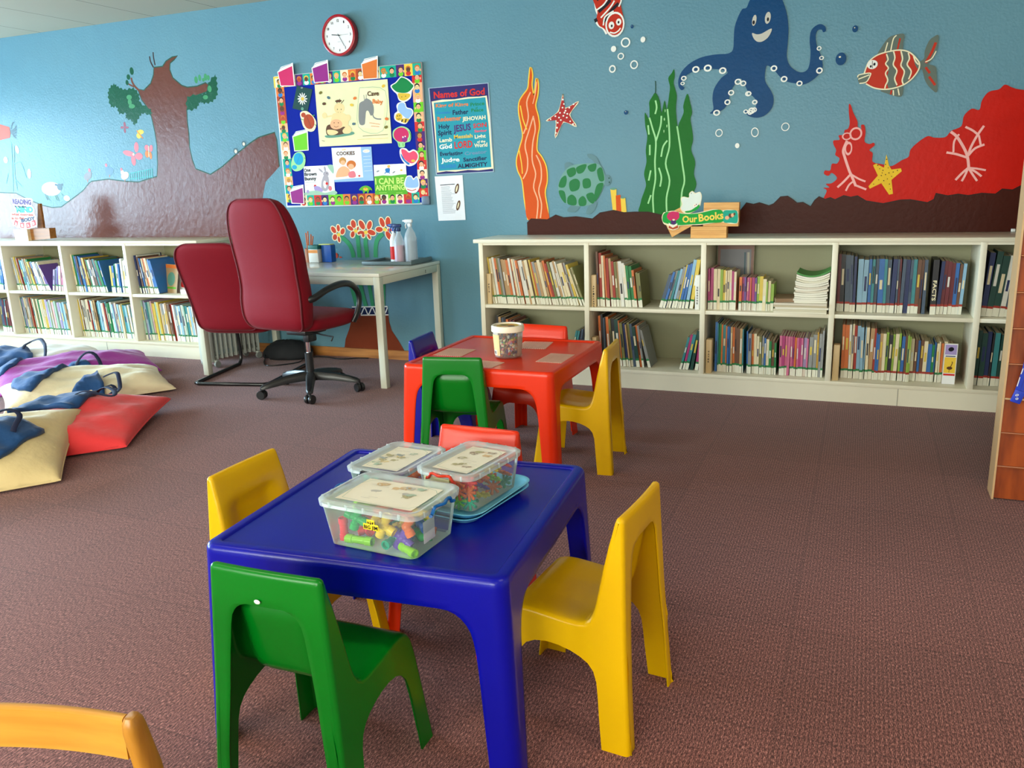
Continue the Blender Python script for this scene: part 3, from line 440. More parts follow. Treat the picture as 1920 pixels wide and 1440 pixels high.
["painted_fish","red and grey striped painted fish swimming left",[["p","fishgrey",1,[[2490,1836],[2519,1857],[2520,1896],[2537,1946],[2560,1966],[2581,1970],[2581,1917],[2572,1874],[2552,1839],[2545,1826],[2579,1811],[2589,1768],[2597,1680],[2565,1700],[2537,1737],[2521,1782],[2513,1802],[2494,1802]]],["s","fishred",14,[[2529,1834],[2554,1884],[2571,1935]]],["s","fishred",12,[[2531,1812],[2554,1780]]],["s","fishred",12,[[2552,1762],[2585,1716]]],["s","cream",6,[[2527,1839],[2557,1854],[2576,1891]]],["p","fishgrey",1,[[2287,1896],[2301,1932],[2333,1978],[2366,1992],[2411,1992],[2410,1949],[2406,1907],[2355,1907]]],["p","fishgrey",1,[[2312,1706],[2368,1718],[2421,1728],[2423,1669],[2380,1675],[2348,1688]]],["s","cream",6,[[2319,1895],[2332,1956]]],["s","cream",6,[[2350,1910],[2359,1971],[2374,1989]]],["s","cream",6,[[2378,1704],[2381,1676]]],["s","cream",6,[[2401,1711],[2410,1675]]],["s","fishred",9,[[2384,1916],[2393,1972]]],["s","fishred",9,[[2369,1704],[2366,1682]]],["p","fishred",1,[[2194,1766],[2223,1805],[2230,1831],[2245,1866],[2287,1896],[2354,1910],[2406,1910],[2449,1893],[2486,1855],[2498,1828],[2493,1793],[2460,1750],[2411,1722],[2343,1711],[2281,1724],[2235,1750]]],["p","fishgrey",1,[[2331,1903],[2363,1911],[2372,1882],[2370,1838],[2390,1801],[2383,1748],[2394,1716],[2356,1711],[2340,1769],[2346,1804],[2333,1850]]],["p","fishgrey",1,[[2401,1910],[2439,1898],[2443,1863],[2441,1832],[2459,1787],[2450,1748],[2423,1727],[2423,1790],[2410,1844]]],["p","fishgrey",1,[[2469,1878],[2494,1841],[2494,1806],[2474,1839]]],["s","cream",7,[[2330,1896],[2340,1867],[2329,1846],[2345,1822],[2332,1796],[2346,1760],[2337,1733],[2334,1716]]],["s","cream",7,[[2365,1907],[2374,1873],[2368,1838],[2389,1805],[2380,1766],[2395,1729]]],["s","cream",7,[[2402,1906],[2413,1865],[2407,1831],[2427,1798],[2419,1754],[2427,1731]]],["s","cream",7,[[2439,1894],[2447,1863],[2438,1833],[2461,1796],[2451,1756]]],["s","cream",7,[[2467,1874],[2478,1847],[2495,1828]]],["s","cream",7,[[2223,1805],[2230,1831],[2245,1866],[2287,1896],[2354,1910],[2406,1910],[2449,1893],[2486,1855],[2500,1828],[2493,1793],[2460,1750],[2411,1722],[2343,1711],[2281,1722],[2235,1748]]],["e","whitep",0,[2262,1847,27,24,0]],["e","ink",0,[2254,1838,5,7,0]],["e","ink",0,[2272,1848,6,8,0]],["s","ink",3,[[2261,1866],[2263,1827]]],["p","fishgrey",1,[[2190,1785],[2197,1798],[2251,1803],[2254,1789],[2236,1757],[2201,1752]]],["s","cream",6,[[2194,1775],[2250,1794]]],["s","cream",6,[[2190,1785],[2197,1798],[2251,1803],[2254,1789],[2236,1757],[2201,1752]]]]],
["painted_striped_fish","red black and white striped painted fish head cut by the photo top",[["s","whitep",16,[[655,2369],[667,2290],[689,2244],[667,2226],[683,2200],[710,2183],[732,2147]]],["p","fishred",1,[[636,2420],[808,2420],[821,2303],[835,2244],[842,2185],[819,2139],[781,2126],[743,2141],[716,2178],[683,2200],[667,2241],[673,2280],[657,2320]]],["s","ink",20,[[680,2279],[733,2317],[755,2339]]],["s","ink",20,[[711,2217],[765,2280],[808,2314]]],["s","ink",20,[[658,2242],[667,2222]]],["s","ink",20,[[668,2348],[712,2382]]],["s","whitep",9,[[667,2290],[711,2315],[738,2346]]],["s","whitep",9,[[694,2243],[754,2296],[781,2332]]],["s","whitep",9,[[710,2198],[722,2246],[776,2274]]],["s","whitep",9,[[808,2295],[824,2327],[819,2352]]],["e","whitep",0.84,[784,2196,61,73,0]],["e","fishred",0,[784,2196,51,61,0]],["e","whitep",0,[762,2193,18,22,0]],["e","whitep",0,[808,2208,17,20,0]],["e","ink",0,[764,2190,6,8,0]],["e","ink",0,[807,2207,6,8,0]],["s","whitep",8,[[752,2155],[781,2147],[808,2159],[819,2173]]]]],
["painted_bubble",None,[["e","whitep",0.7,[851,2087,30,29,-8]]]],
["painted_bubble",None,[["e","whitep",0.65,[821,2010,21,20,8]]]],
["painted_bubble",None,[["e","whitep",0.62,[767,1940,22,23,-8]]]],
["painted_bubble",None,[["e","whitep",0.7,[905,1954,25,26,8]]]],
["painted_bubble",None,[["e","whitep",0.75,[1431,1524,22,23,-8]]]],
["painted_bubble",None,[["e","whitep",0.78,[1641,1517,22,28,8]]]],
["painted_bubble",None,[["e","whitep",0.8,[1813,1539,23,24,-8]]]],
["painted_bubble",None,[["e","whitep",0,[775,2056,17,18,8]]]],
["painted_bubble",None,[["e","whitep",0,[960,2094,15,17,-8]]]],
["painted_bubble",None,[["e","whitep",0,[1541,1445,13,15,8]]]],
["painted_drop",None,[["e","octoblue",0,[892,2174,9,11,0]],["e","cream",0,[890,2177,2,1,0]]]],
["painted_drop",None,[["e","octoblue",0,[854,1676,13,13,0]],["e","cream",0,[852,1681,3,2,0]]]],
["painted_drop",None,[["e","octoblue",0,[2161,2042,15,18,0]],["e","cream",0,[2158,2048,3,3,0]]]],
["painted_drop",None,[["e","octoblue",0,[2096,1890,28,34,0]],["e","cream",0,[2090,1901,6,5,0]]]]]
FLAT = [
["paper_book_cutout","magenta paper book cutout on the top left corner of the notice board","paper decoration","paper book cutouts on the notice board",384,1.2,["p","whitep",0,[[-1759,2113],[-1722,2145],[-1615,2165],[-1614,2004],[-1745,2012]]],[["p","magenta",0,[[-1752,2109],[-1624,2143],[-1622,2009],[-1738,2017]]],["s","greyblue",3,[[-1751,2117],[-1720,2138],[-1632,2159]]]],None],
["paper_book_cutout","purple paper book cutout on the top border of the notice board","paper decoration","paper book cutouts on the notice board",384,1.2,["p","whitep",0,[[-1457,2116],[-1422,2148],[-1313,2161],[-1314,2013],[-1447,2014]]],[["p","purplep",0,[[-1449,2113],[-1321,2139],[-1321,2018],[-1440,2019]]],["s","greyblue",3,[[-1449,2120],[-1420,2140],[-1329,2155]]]],None],
["paper_book_cutout","orange paper book cutout on the top border of the notice board","paper decoration","paper book cutouts on the notice board",384,1.2,["p","whitep",0,[[-1041,2111],[-1009,2142],[-901,2153],[-913,2005],[-1034,2006]]],[["p","orangep",0,[[-1034,2108],[-908,2132],[-920,2010],[-1028,2012]]],["s","greyblue",3,[[-1034,2115],[-1007,2135],[-915,2147]]]],None],
["paper_book_cutout","lime green paper book cutout on the left of the notice board","paper decoration","paper book cutouts on the notice board",388,1.2,["p","whitep",0,[[-1682,1656],[-1645,1690],[-1540,1701],[-1547,1550],[-1676,1548]]],[["p","lime",0,[[-1674,1652],[-1549,1678],[-1555,1555],[-1670,1554]]],["s","greyblue",3,[[-1673,1660],[-1643,1682],[-1557,1694]]]],None],
["paper_book_cutout","purple paper book cutout at the bottom left of the notice board","paper decoration","paper book cutouts on the notice board",384,1.2,["p","whitep",0,[[-1751,1260],[-1713,1296],[-1619,1307],[-1625,1164],[-1743,1169]]],[["p","purplep",0,[[-1743,1256],[-1628,1283],[-1633,1169],[-1736,1175]]],["s","greyblue",3,[[-1742,1264],[-1711,1288],[-1636,1300]]]],None],
["picture_book_poster","large cream poster titled Cave Baby with leaves and a mammoth","poster",None,387,1.5,["p","posterCream",0,[[-1445,2001],[-838,1996],[-836,1569],[-1447,1572]]],[["p","posterCream2",0,[[-1068,1955],[-861,1919],[-902,1658],[-1101,1694]]],["s","sage",2,[[-1068,1955],[-861,1919],[-902,1658],[-1101,1694],[-1068,1955]]],["p","mammoth",1,[[-1084,1837],[-1068,1858],[-1039,1868],[-1020,1881],[-989,1868],[-972,1849],[-963,1815],[-969,1774],[-993,1764],[-1009,1795],[-1028,1792],[-1040,1737],[-1049,1707],[-1082,1705],[-1095,1740]]],["s","mammoth",9,[[-977,1793],[-971,1755],[-945,1739],[-909,1735]]],["s","cream",5,[[-926,1805],[-930,1779],[-961,1762]]],["s","mammoth",5,[[-1035,1868],[-1038,1905]]],["s","mammoth",5,[[-1020,1874],[-1017,1907]]],["e","babyskin",0,[-1250,1828,45,37,0]],["e","brownp",0,[-1253,1878,28,9,0]],["s","brownp",5,[[-1264,1863],[-1276,1883]]],["s","brownp",5,[[-1244,1866],[-1240,1892]]],["s","brownp",5,[[-1231,1861],[-1205,1882]]],["e","ink",0,[-1266,1822,3,4,0]],["e","ink",0,[-1235,1820,3,4,0]],["s","brownp",2,[[-1265,1803],[-1251,1796],[-1239,1801]]],["p","babyskin",1,[[-1299,1797],[-1214,1792],[-1181,1744],[-1194,1699],[-1234,1679],[-1310,1682],[-1335,1722],[-1321,1768]]],["e","babyskin",0,[-1181,1760,23,22,0]],["e","babyskin",0,[-1381,1786,21,21,0]],["s","babyskin",12,[[-1358,1777],[-1300,1782]]],["p","brownp",1,[[-1364,1716],[-1306,1721],[-1271,1688],[-1223,1701],[-1197,1677],[-1238,1640],[-1353,1642],[-1379,1671]]],["e","peach",0,[-1287,1720,52,35,0]],["e","brownp",0,[-1303,1732,4,4,0]],["e","brownp",0,[-1267,1730,4,4,0]],["s","brownp",3,[[-1307,1709],[-1289,1701],[-1268,1707]]],["p","sage",1,[[-1386,1648],[-1275,1646],[-1160,1663],[-1148,1643],[-1277,1631],[-1373,1631]]],["p","babyskin",1,[[-1234,1679],[-1184,1707],[-1159,1675],[-1180,1653],[-1227,1655]]],["p","babyskin",1,[[-1368,1685],[-1310,1682],[-1274,1665],[-1314,1648],[-1361,1654]]],["e","olive",0,[-1398,1944,15,10,20]],["e","slate",0,[-1333,1906,15,10,-20]],["e","brownp",0,[-1376,1867,16,10,0]],["e","orangep",0,[-1113,1888,15,10,10]],["e","gold",0,[-1143,1844,15,9,-10]],["e","gold",0,[-873,1953,14,10,20]],["e","orangep",0,[-864,1734,15,10,-10]],["e","slate",0,[-1137,1715,15,9,0]],["e","olive",0,[-873,1679,15,10,15]],["t","brownp","Cave",-1008,1896,-913,1894,30],["t","orangep","Baby",-970,1845,-887,1836,28],["s","orangep",3,[[-1007,1716],[-921,1700]]],["s","orangep",3,[[-995,1693],[-927,1685]]],["s","brownp",3,[[-1070,1628],[-863,1629]]],["s","gold",2,[[-1116,1607],[-860,1605]]],["s","brownp",3,[[-1421,1614],[-1397,1608]]]],None],
["book_cover_page","white page reading One Brown Bunny with a grey rabbit","page","book cover pages on the notice board",388,1.2,["p","whitepaper",0,[[-1606,1438],[-1344,1438],[-1346,1226],[-1614,1228]]],[["t","ink","One",-1604,1396,-1545,1400,24],["t","ink","Brown",-1603,1368,-1494,1370,24],["t","ink","Bunny",-1604,1335,-1500,1338,24],["s","grey",2,[[-1604,1319],[-1504,1322]]],["s","pink",2,[[-1604,1301],[-1561,1302]]],["e","bunny",0,[-1412,1377,25,19,0]],["e","bunny",0,[-1455,1403,23,7,-38]],["e","bunny",0,[-1417,1413,9,20,10]],["p","bunny",1,[[-1430,1366],[-1396,1361],[-1391,1317],[-1400,1273],[-1427,1254],[-1460,1267],[-1460,1311],[-1447,1343]]],["e","whitep",0,[-1429,1302,14,28,0]],["e","ink",0,[-1404,1380,3,4,0]],["e","red",0,[-1411,1308,12,10,0]],["e","red",0,[-1517,1292,12,11,0]],["p","lav",1,[[-1527,1289],[-1478,1287],[-1451,1254],[-1512,1248]]],["p","sage2",1,[[-1602,1250],[-1510,1260],[-1433,1242],[-1348,1256],[-1348,1228],[-1609,1230]]],["p","sage2",1,[[-1393,1436],[-1345,1436],[-1345,1379],[-1368,1396]]],["e","pink",0,[-1385,1273,15,18,0]],["e","lav",0,[-1586,1254,12,13,0]]],None],
["book_cover_page","white and pale blue page reading COOKIES in the board middle","page","book cover pages on the notice board",388,1.0,["p","pblue",0,[[-1347,1560],[-1007,1553],[-1008,1317],[-1342,1316]]],[["p","whitepaper",0,[[-1345,1558],[-1095,1555],[-1093,1343],[-1345,1332]]],["t","brownp","COOKIES",-1306,1505,-1149,1503,25],["e","hairtan",0,[-1258,1464,31,26,0]],["e","peach",0,[-1256,1451,21,17,0]],["e","hairor",0,[-1186,1436,40,29,0]],["e","peach",0,[-1190,1421,26,20,0]],["p","peach",1,[[-1299,1409],[-1249,1427],[-1204,1398],[-1217,1359],[-1295,1350],[-1328,1355]]],["p","pink",1,[[-1215,1379],[-1167,1389],[-1156,1349],[-1209,1345]]],["e","red",0,[-1125,1354,9,7,0]],["e","whitepaper",0,[-1051,1524,30,12,0]],["s","gold",3,[[-1071,1525],[-1030,1525]]],["s","whitepaper",2,[[-1080,1487],[-1017,1488]]],["s","whitepaper",2,[[-1081,1464],[-1016,1465]]],["s","whitepaper",2,[[-1081,1440],[-1015,1442]]],["s","whitepaper",2,[[-1081,1417],[-1015,1419]]],["s","whitepaper",2,[[-1080,1386],[-1013,1388]]],["s","gold",5,[[-1257,1541],[-1223,1543]]]],None],
["book_cover_page","green and white page reading I CAN BE ANYTHING","page","book cover pages on the notice board",388,1.2,["p","whitepaper",0,[[-999,1426],[-734,1426],[-734,1215],[-1003,1218]]],[["p","leafgreen",0,[[-1000,1346],[-926,1351],[-853,1346],[-789,1352],[-734,1353],[-734,1215],[-1003,1218]]],["t","limelight","I CAN BE",-994,1291,-758,1291,41],["t","limelight","ANYTHING!",-996,1248,-741,1247,36],["s","limelight",2,[[-969,1230],[-904,1230]]],["s","limelight",2,[[-826,1226],[-776,1227]]],["e","gold",0,[-874,1413,13,7,0]],["e","peach",0,[-875,1404,9,7,0]],["p","bluep",1,[[-904,1395],[-868,1398],[-872,1371],[-897,1370]]],["s","bluep",6,[[-897,1374],[-912,1363]]],["s","bluep",6,[[-879,1373],[-869,1363]]],["e","grey",0,[-966,1381,13,5,15]],["e","grey",0,[-835,1370,13,4,30]],["e","gold",0,[-773,1382,10,6,0]]],None],
["daisy_photo","small dark green photo of a white daisy","photo",None,388,1,["p","photogreen",0,[[-1600,2008],[-1468,1972],[-1528,1818],[-1658,1853]]],[["e","whitep",0,[-1535,1911,17,4,0]],["e","whitep",0,[-1540,1898,17,5,-30]],["e","whitep",0,[-1551,1888,17,4,-60]],["e","whitep",0,[-1565,1885,17,4,-90]],["e","whitep",0,[-1578,1890,16,5,-120]],["e","whitep",0,[-1587,1901,16,5,-150]],["e","whitep",0,[-1589,1915,16,5,-180]],["e","whitep",0,[-1584,1928,17,4,-210]],["e","whitep",0,[-1573,1938,17,5,-240]],["e","whitep",0,[-1559,1940,17,4,-270]],["e","whitep",0,[-1546,1936,17,5,-300]],["e","whitep",0,[-1537,1925,17,4,-330]],["e","gold",0,[-1560,1913,13,12,0]],["e","grey",0,[-1558,1989,11,6,0]],["e","sage",0,[-1570,1844,12,12,0]]],None],
["insect_cutout","green and gold paper beetle cutout at the board top right","paper decoration","paper insect cutouts on the notice board",387,1.2,["p","whitep",1,[[-725,2005],[-676,1987],[-646,1961],[-629,1932],[-649,1908],[-663,1862],[-709,1838],[-756,1850],[-771,1891],[-800,1918],[-817,1951],[-777,1970],[-746,1995]]],[["p","emerald",1,[[-723,1998],[-685,1983],[-652,1954],[-638,1933],[-687,1898],[-757,1903],[-791,1923],[-807,1948],[-770,1966],[-742,1989]]],["p","gold",1,[[-762,1896],[-722,1896],[-670,1888],[-672,1866],[-712,1847],[-751,1857]]],["e","brownp",0,[-733,1872,4,3,0]],["e","brownp",0,[-702,1875,4,3,0]]],None],
["insect_cutout","yellow and black paper bee cutout with pale wings","paper decoration","paper insect cutouts on the notice board",387,1.2,["p","whitep",1,[[-762,1835],[-713,1836],[-698,1802],[-658,1788],[-651,1755],[-687,1717],[-715,1692],[-763,1702],[-801,1727],[-799,1764],[-775,1781],[-780,1814]]],[["p","pblue",1,[[-758,1828],[-718,1830],[-701,1795],[-664,1783],[-660,1756],[-695,1725],[-733,1749],[-770,1788]]],["e","gold",0,[-766,1741,28,26,0]],["p","gold",1,[[-748,1728],[-686,1724],[-714,1698],[-745,1709]]],["s","ink",9,[[-737,1723],[-747,1707]]],["s","ink",9,[[-708,1724],[-719,1702]]],["e","ink",0,[-776,1748,4,4,0]],["e","ink",0,[-758,1749,4,4,0]],["s","ink",3,[[-779,1731],[-768,1726],[-756,1732]]]],None],
["insect_cutout","magenta paper beetle cutout with green legs on the board right","paper decoration","paper insect cutouts on the notice board",387,1.2,["p","palegreen",1,[[-802,1664],[-747,1679],[-695,1658],[-678,1620],[-688,1576],[-728,1566],[-735,1539],[-780,1539],[-791,1573],[-822,1605],[-823,1642]]],[["e","magenta",0,[-756,1622,61,49,0]],["e","purplep",0,[-731,1589,23,19,0]],["e","whitep",0,[-743,1605,6,6,0]],["e","whitep",0,[-725,1609,5,5,0]],["s","leafgreen",5,[[-692,1643],[-681,1613],[-693,1584]]],["s","leafgreen",5,[[-778,1565],[-775,1544]]],["s","leafgreen",5,[[-746,1565],[-746,1545]]]],None],
["insect_cutout","pink heart shaped paper cutout on the board right edge","paper decoration","paper insect cutouts on the notice board",387,1.2,["p","whitep",1,[[-769,1528],[-727,1529],[-701,1509],[-665,1519],[-631,1495],[-630,1454],[-663,1417],[-718,1408],[-764,1451],[-778,1497]]],[["p","bluep",1,[[-769,1497],[-737,1450],[-703,1426],[-717,1418],[-759,1459]]],["p","pinkred",1,[[-763,1521],[-732,1519],[-702,1498],[-666,1509],[-638,1488],[-637,1458],[-667,1429],[-703,1430],[-749,1466]]],["e","gold",0,[-673,1442,16,9,0]]],None],
["insect_cutout","pale blue paper butterfly cutout at the board bottom right","paper decoration","paper insect cutouts on the notice board",387,1.2,["p","whitep",1,[[-731,1340],[-695,1342],[-679,1323],[-651,1337],[-633,1302],[-639,1253],[-672,1223],[-730,1232],[-757,1275],[-752,1306]]],[["p","pblue",1,[[-729,1332],[-700,1335],[-680,1311],[-656,1330],[-642,1299],[-652,1261],[-737,1263],[-746,1294]]],["s","red",5,[[-735,1250],[-698,1239],[-662,1248]]]],None],
["insect_cutout","small green paper turtle cutout at the board bottom","paper decoration","paper insect cutouts on the notice board",387,1.2,["p","leafgreen",1,[[-1136,1254],[-1110,1277],[-1072,1284],[-1036,1269],[-1026,1248],[-1046,1254],[-1063,1227],[-1075,1245],[-1101,1228],[-1108,1250]]],[["e","gold",0,[-1079,1259,21,11,0]],["e","orangep",0,[-1081,1267,8,5,0]]],None],
["insect_cutout","orange brown paper beetle cutout on the board left","paper decoration","paper insect cutouts on the notice board",387,1.2,["p","cream",1,[[-1592,1818],[-1537,1827],[-1487,1793],[-1458,1745],[-1479,1691],[-1524,1682],[-1570,1712],[-1586,1759]]],[["e","rust",0,[-1521,1752,47,53,18]],["e","rust",0,[-1565,1801,20,17,0]],["s","brownp",3,[[-1539,1796],[-1502,1700]]],["s","leafgreen",5,[[-1590,1775],[-1569,1766]]],["s","leafgreen",5,[[-1488,1789],[-1467,1795]]],["s","leafgreen",5,[[-1474,1730],[-1461,1721]]]],None],
["insect_cutout","blue paper beetle cutout at the board lower left","paper decoration","paper insect cutouts on the notice board",387,1.2,["p","palegreen",1,[[-1664,1538],[-1614,1544],[-1584,1515],[-1588,1459],[-1623,1417],[-1680,1405],[-1713,1428],[-1713,1468],[-1693,1511]]],[["e","cyanp",0,[-1644,1493,43,44,-15]],["e","cyanp",0,[-1687,1435,23,16,0]],["s","bluep",3,[[-1622,1529],[-1667,1454]]],["s","leafgreen",5,[[-1594,1499],[-1582,1495]]],["s","leafgreen",5,[[-1702,1496],[-1712,1500]]]],None],
["names_poster","blue poster titled Names of God on the wall right of the board","poster",None,407,1.5,["p","laminate",0,[[-533,1918],[-81,1920],[-66,1346],[-509,1341]]],[["p","navypurple",0,[[-525,1914],[-87,1916],[-72,1351],[-502,1345]]],["p","cream",0,[[-513,1829],[-432,1836],[-338,1832],[-236,1840],[-152,1837],[-97,1840],[-81,1708],[-78,1575],[-66,1368],[-181,1360],[-260,1366],[-356,1357],[-428,1363],[-500,1355],[-499,1526],[-505,1698]]],["p","tealposter",0,[[-496,1819],[-354,1823],[-237,1829],[-108,1830],[-91,1642],[-83,1379],[-220,1373],[-339,1370],[-486,1367],[-491,1526],[-493,1698]]],["t","red","Names of God",-494,1848,-111,1848,42],["t","orangep","King of Kings",-483,1788,-235,1784,23],["t","greenp","Prince",-220,1779,-116,1783,22],["t","greenp","of",-186,1762,-167,1762,11],["t","greenp","Peace",-216,1743,-125,1743,21],["t","bluep","Counselor",-479,1746,-366,1743,15],["t","navyp","Father",-356,1733,-237,1733,29],["t","orangep","Redeemer",-476,1695,-294,1695,30],["t","cream","JEHOVAH",-286,1689,-112,1691,25],["t","navyp","Holy",-468,1647,-383,1648,27],["t","navyp","Spirit",-477,1604,-369,1606,31],["t","purpled","JESUS",-356,1621,-223,1628,42],["t","red","SON",-206,1638,-107,1642,28],["t","pinkred","Savior",-199,1610,-104,1611,16],["t","gold","Messiah",-355,1576,-214,1579,24],["t","cream","Light",-198,1570,-116,1573,23],["t","cream","Lamb",-468,1558,-370,1560,25],["t","cream","of",-435,1537,-413,1537,11],["t","whitep","God",-471,1512,-374,1516,29],["t","red","LORD",-354,1511,-216,1515,44],["t","cream","of the",-182,1541,-120,1543,14],["t","cream","World",-204,1512,-106,1515,25],["t","navyp","Everlasting",-469,1467,-294,1468,26],["t","greyblue","Creator",-280,1464,-111,1471,22],["t","whitep","Judge",-463,1423,-320,1426,28],["t","navyp","Sanctifier",-292,1422,-113,1428,25],["t","bluep","DELIVERER",-477,1382,-345,1384,24],["t","navyp","ALMIGHTY",-337,1381,-110,1387,26]],None],
["printed_notice","white printed notice sheet with two feather drawings under the blue poster","notice",None,408,1,["p","whitepaper",0,[[-521,1330],[-304,1333],[-296,1029],[-509,1025]]],[["s","ink",5,[[-481,1270],[-367,1274]]],["s","grey",2.2,[[-476,1258],[-407,1259]]],["s","grey",2.2,[[-476,1250],[-403,1251]]],["s","grey",2.2,[[-476,1242],[-411,1243]]],["s","grey",2.2,[[-475,1233],[-398,1234]]],["s","grey",2.2,[[-475,1225],[-403,1226]]],["s","grey",2.2,[[-475,1217],[-393,1218]]],["s","grey",2.2,[[-474,1209],[-369,1209]]],["s","grey",2.2,[[-474,1201],[-397,1202]]],["s","grey",2.2,[[-474,1193],[-400,1194]]],["s","grey",2.2,[[-473,1184],[-388,1185]]],["s","grey",2.2,[[-473,1176],[-392,1177]]],["s","grey",2.2,[[-473,1168],[-395,1169]]],["s","grey",2.2,[[-472,1160],[-383,1161]]],["s","grey",2.2,[[-472,1152],[-386,1153]]],["s","grey",2.2,[[-472,1143],[-366,1144]]],["s","grey",2.2,[[-471,1135],[-382,1136]]],["s","grey",2.2,[[-471,1127],[-389,1128]]],["s","grey",2.2,[[-471,1119],[-393,1120]]],["s","grey",2.2,[[-470,1110],[-397,1112]]],["s","grey",2.2,[[-470,1102],[-384,1104]]],["s","grey",2.2,[[-470,1094],[-364,1095]]],["s","grey",2.2,[[-469,1086],[-371,1087]]],["s","grey",2.2,[[-469,1077],[-373,1079]]],["e","brownp",0,[-352,1243,14,36,-18]],["e","cream",0,[-352,1243,6,24,-18]],["e","brownp",0,[-347,1129,13,36,-18]],["e","cream",0,[-347,1129,5,23,-18]]],None],
["our_books_sign","green cardboard sign reading Our Books propped on wooden blocks","sign",None,45,4,["p","cream",1,[[1168,1045],[1180,1074],[1198,1073],[1211,1080],[1240,1082],[1273,1072],[1299,1067],[1351,1066],[1396,1072],[1446,1084],[1475,1088],[1519,1081],[1553,1084],[1603,1076],[1609,1048],[1608,1008],[1568,1003],[1518,1013],[1442,1005],[1391,999],[1333,998],[1274,994],[1267,979],[1235,970],[1206,980],[1202,996],[1179,1009]]],[["p","signgreen",1,[[1173,1045],[1183,1069],[1211,1076],[1273,1068],[1299,1064],[1351,1063],[1396,1068],[1447,1079],[1475,1084],[1519,1077],[1527,1018],[1442,1009],[1391,1004],[1333,1002],[1268,999],[1184,1014]]],["p","turq",1,[[1525,1074],[1566,1080],[1602,1073],[1605,1011],[1568,1010],[1528,1015]]],["e","magenta",0,[1236,1051,37,28,0]],["e","magenta",0,[1216,1060,13,13,0]],["e","magenta",0,[1257,1063,15,13,0]],["e","purpled",0,[1238,1017,16,15,0]],["e","cream",0,[1239,1030,8,5,0]],["p","whitep",0,[[1210,1014],[1235,996],[1261,1011],[1261,1002],[1235,987],[1212,1001]]],["p","rust",0,[[1212,997],[1235,983],[1265,999],[1265,982],[1235,974],[1209,983]]],["t","yellowsign","Our",1291,1014,1378,1017,37],["t","yellowsign","Books",1387,1019,1528,1034,41],["e","peach",0,[1547,1038,12,11,0]],["e","brownp",0,[1565,1049,10,13,20]],["e","peach",0,[1577,1052,9,11,0]],["e","brownp",0,[1587,1058,5,8,0]]],None],
["butterfly_cutout","white butterfly cutout standing above the Our Books sign","decoration",None,50,3,["p","cream",1,[[1278,1152],[1294,1162],[1324,1157],[1326,1179],[1344,1193],[1362,1181],[1387,1187],[1399,1165],[1396,1133],[1389,1105],[1364,1080],[1332,1066],[1306,1065],[1286,1078],[1276,1098],[1284,1120]]],[["p","butterflywhite",1,[[1282,1148],[1298,1159],[1324,1154],[1330,1176],[1344,1190],[1360,1176],[1385,1184],[1395,1163],[1391,1127],[1363,1099],[1331,1084],[1299,1080],[1281,1094],[1289,1120]]],["p","signgreen",1,[[1306,1078],[1338,1084],[1366,1102],[1385,1115],[1387,1099],[1364,1080],[1332,1070],[1309,1070]]],["e","whitep",0,[1363,1112,15,11,30]],["e","orangep",0,[1361,1109,3,3,0]],["e","brownp",0,[1369,1116,3,3,0]],["e","ink",0,[1339,1180,2,3,0]]],None],
["wooden_block","lower pine block stack standing flat under the Our Books sign","wooden block","wooden blocks under the Our Books sign",45,60,["p","blockwood",0,[[1340,990],[1545,988],[1546,917],[1340,918]]],[["s","blockline",1.2,[[1340.0,966.0],[1545.3,964.3]]],["s","blockline",1.2,[[1340.0,942.0],[1545.7,940.7]]]],None],
["wooden_block","upper pine block stack behind the right half of the sign","wooden block","wooden blocks under the Our Books sign",56,50,["p","blockwood",0,[[1411,1125],[1611,1123],[1609,988],[1409,990]]],[["s","blockline",1.2,[[1410.5,1091.2],[1610.5,1089.2]]],["s","blockline",1.2,[[1410.0,1057.5],[1610.0,1055.5]]],["s","blockline",1.2,[[1409.5,1023.8],[1609.5,1021.8]]]],None],
["wooden_block","tilted pine block behind the left end of the sign","wooden block","wooden blocks under the Our Books sign",56,40,["p","blockwood",0,[[1168,1048],[1276,1101],[1345,995],[1228,928]]],[["s","blockline",1.2,[[1188.0,1008.0],[1299.0,1065.7]]],["s","blockline",1.2,[[1208.0,968.0],[1322.0,1030.3]]]],None],
["wooden_block","pale front wooden block under the READING sign","wooden block","wooden blocks under the READING sign",20,50,["p","blockpale",0,[[-4345,1020],[-4182,1020],[-4183,926],[-4340,927]]],[["s","blockline",1.2,[[-4343.3,989.0],[-4182.3,988.7]]],["s","blockline",1.2,[[-4341.7,958.0],[-4182.7,957.3]]]],None],
["wooden_block","brown side wooden block right of the READING sign base","wooden block","wooden blocks under the READING sign",50,60,["p","blockbrown",0,[[-4188,1027],[-3956,1027],[-3961,942],[-4189,927]]],[["s","blockline",1.2,[[-4188.5,977.0],[-3958.5,984.5]]]],None],
["wooden_block","upright brown wooden plank behind the READING sign","wooden block","wooden blocks under the READING sign",70,20,["p","blockbrown",0,[[-4067,1225],[-4042,1227],[-4047,1028],[-4118,1027]]],[],None],
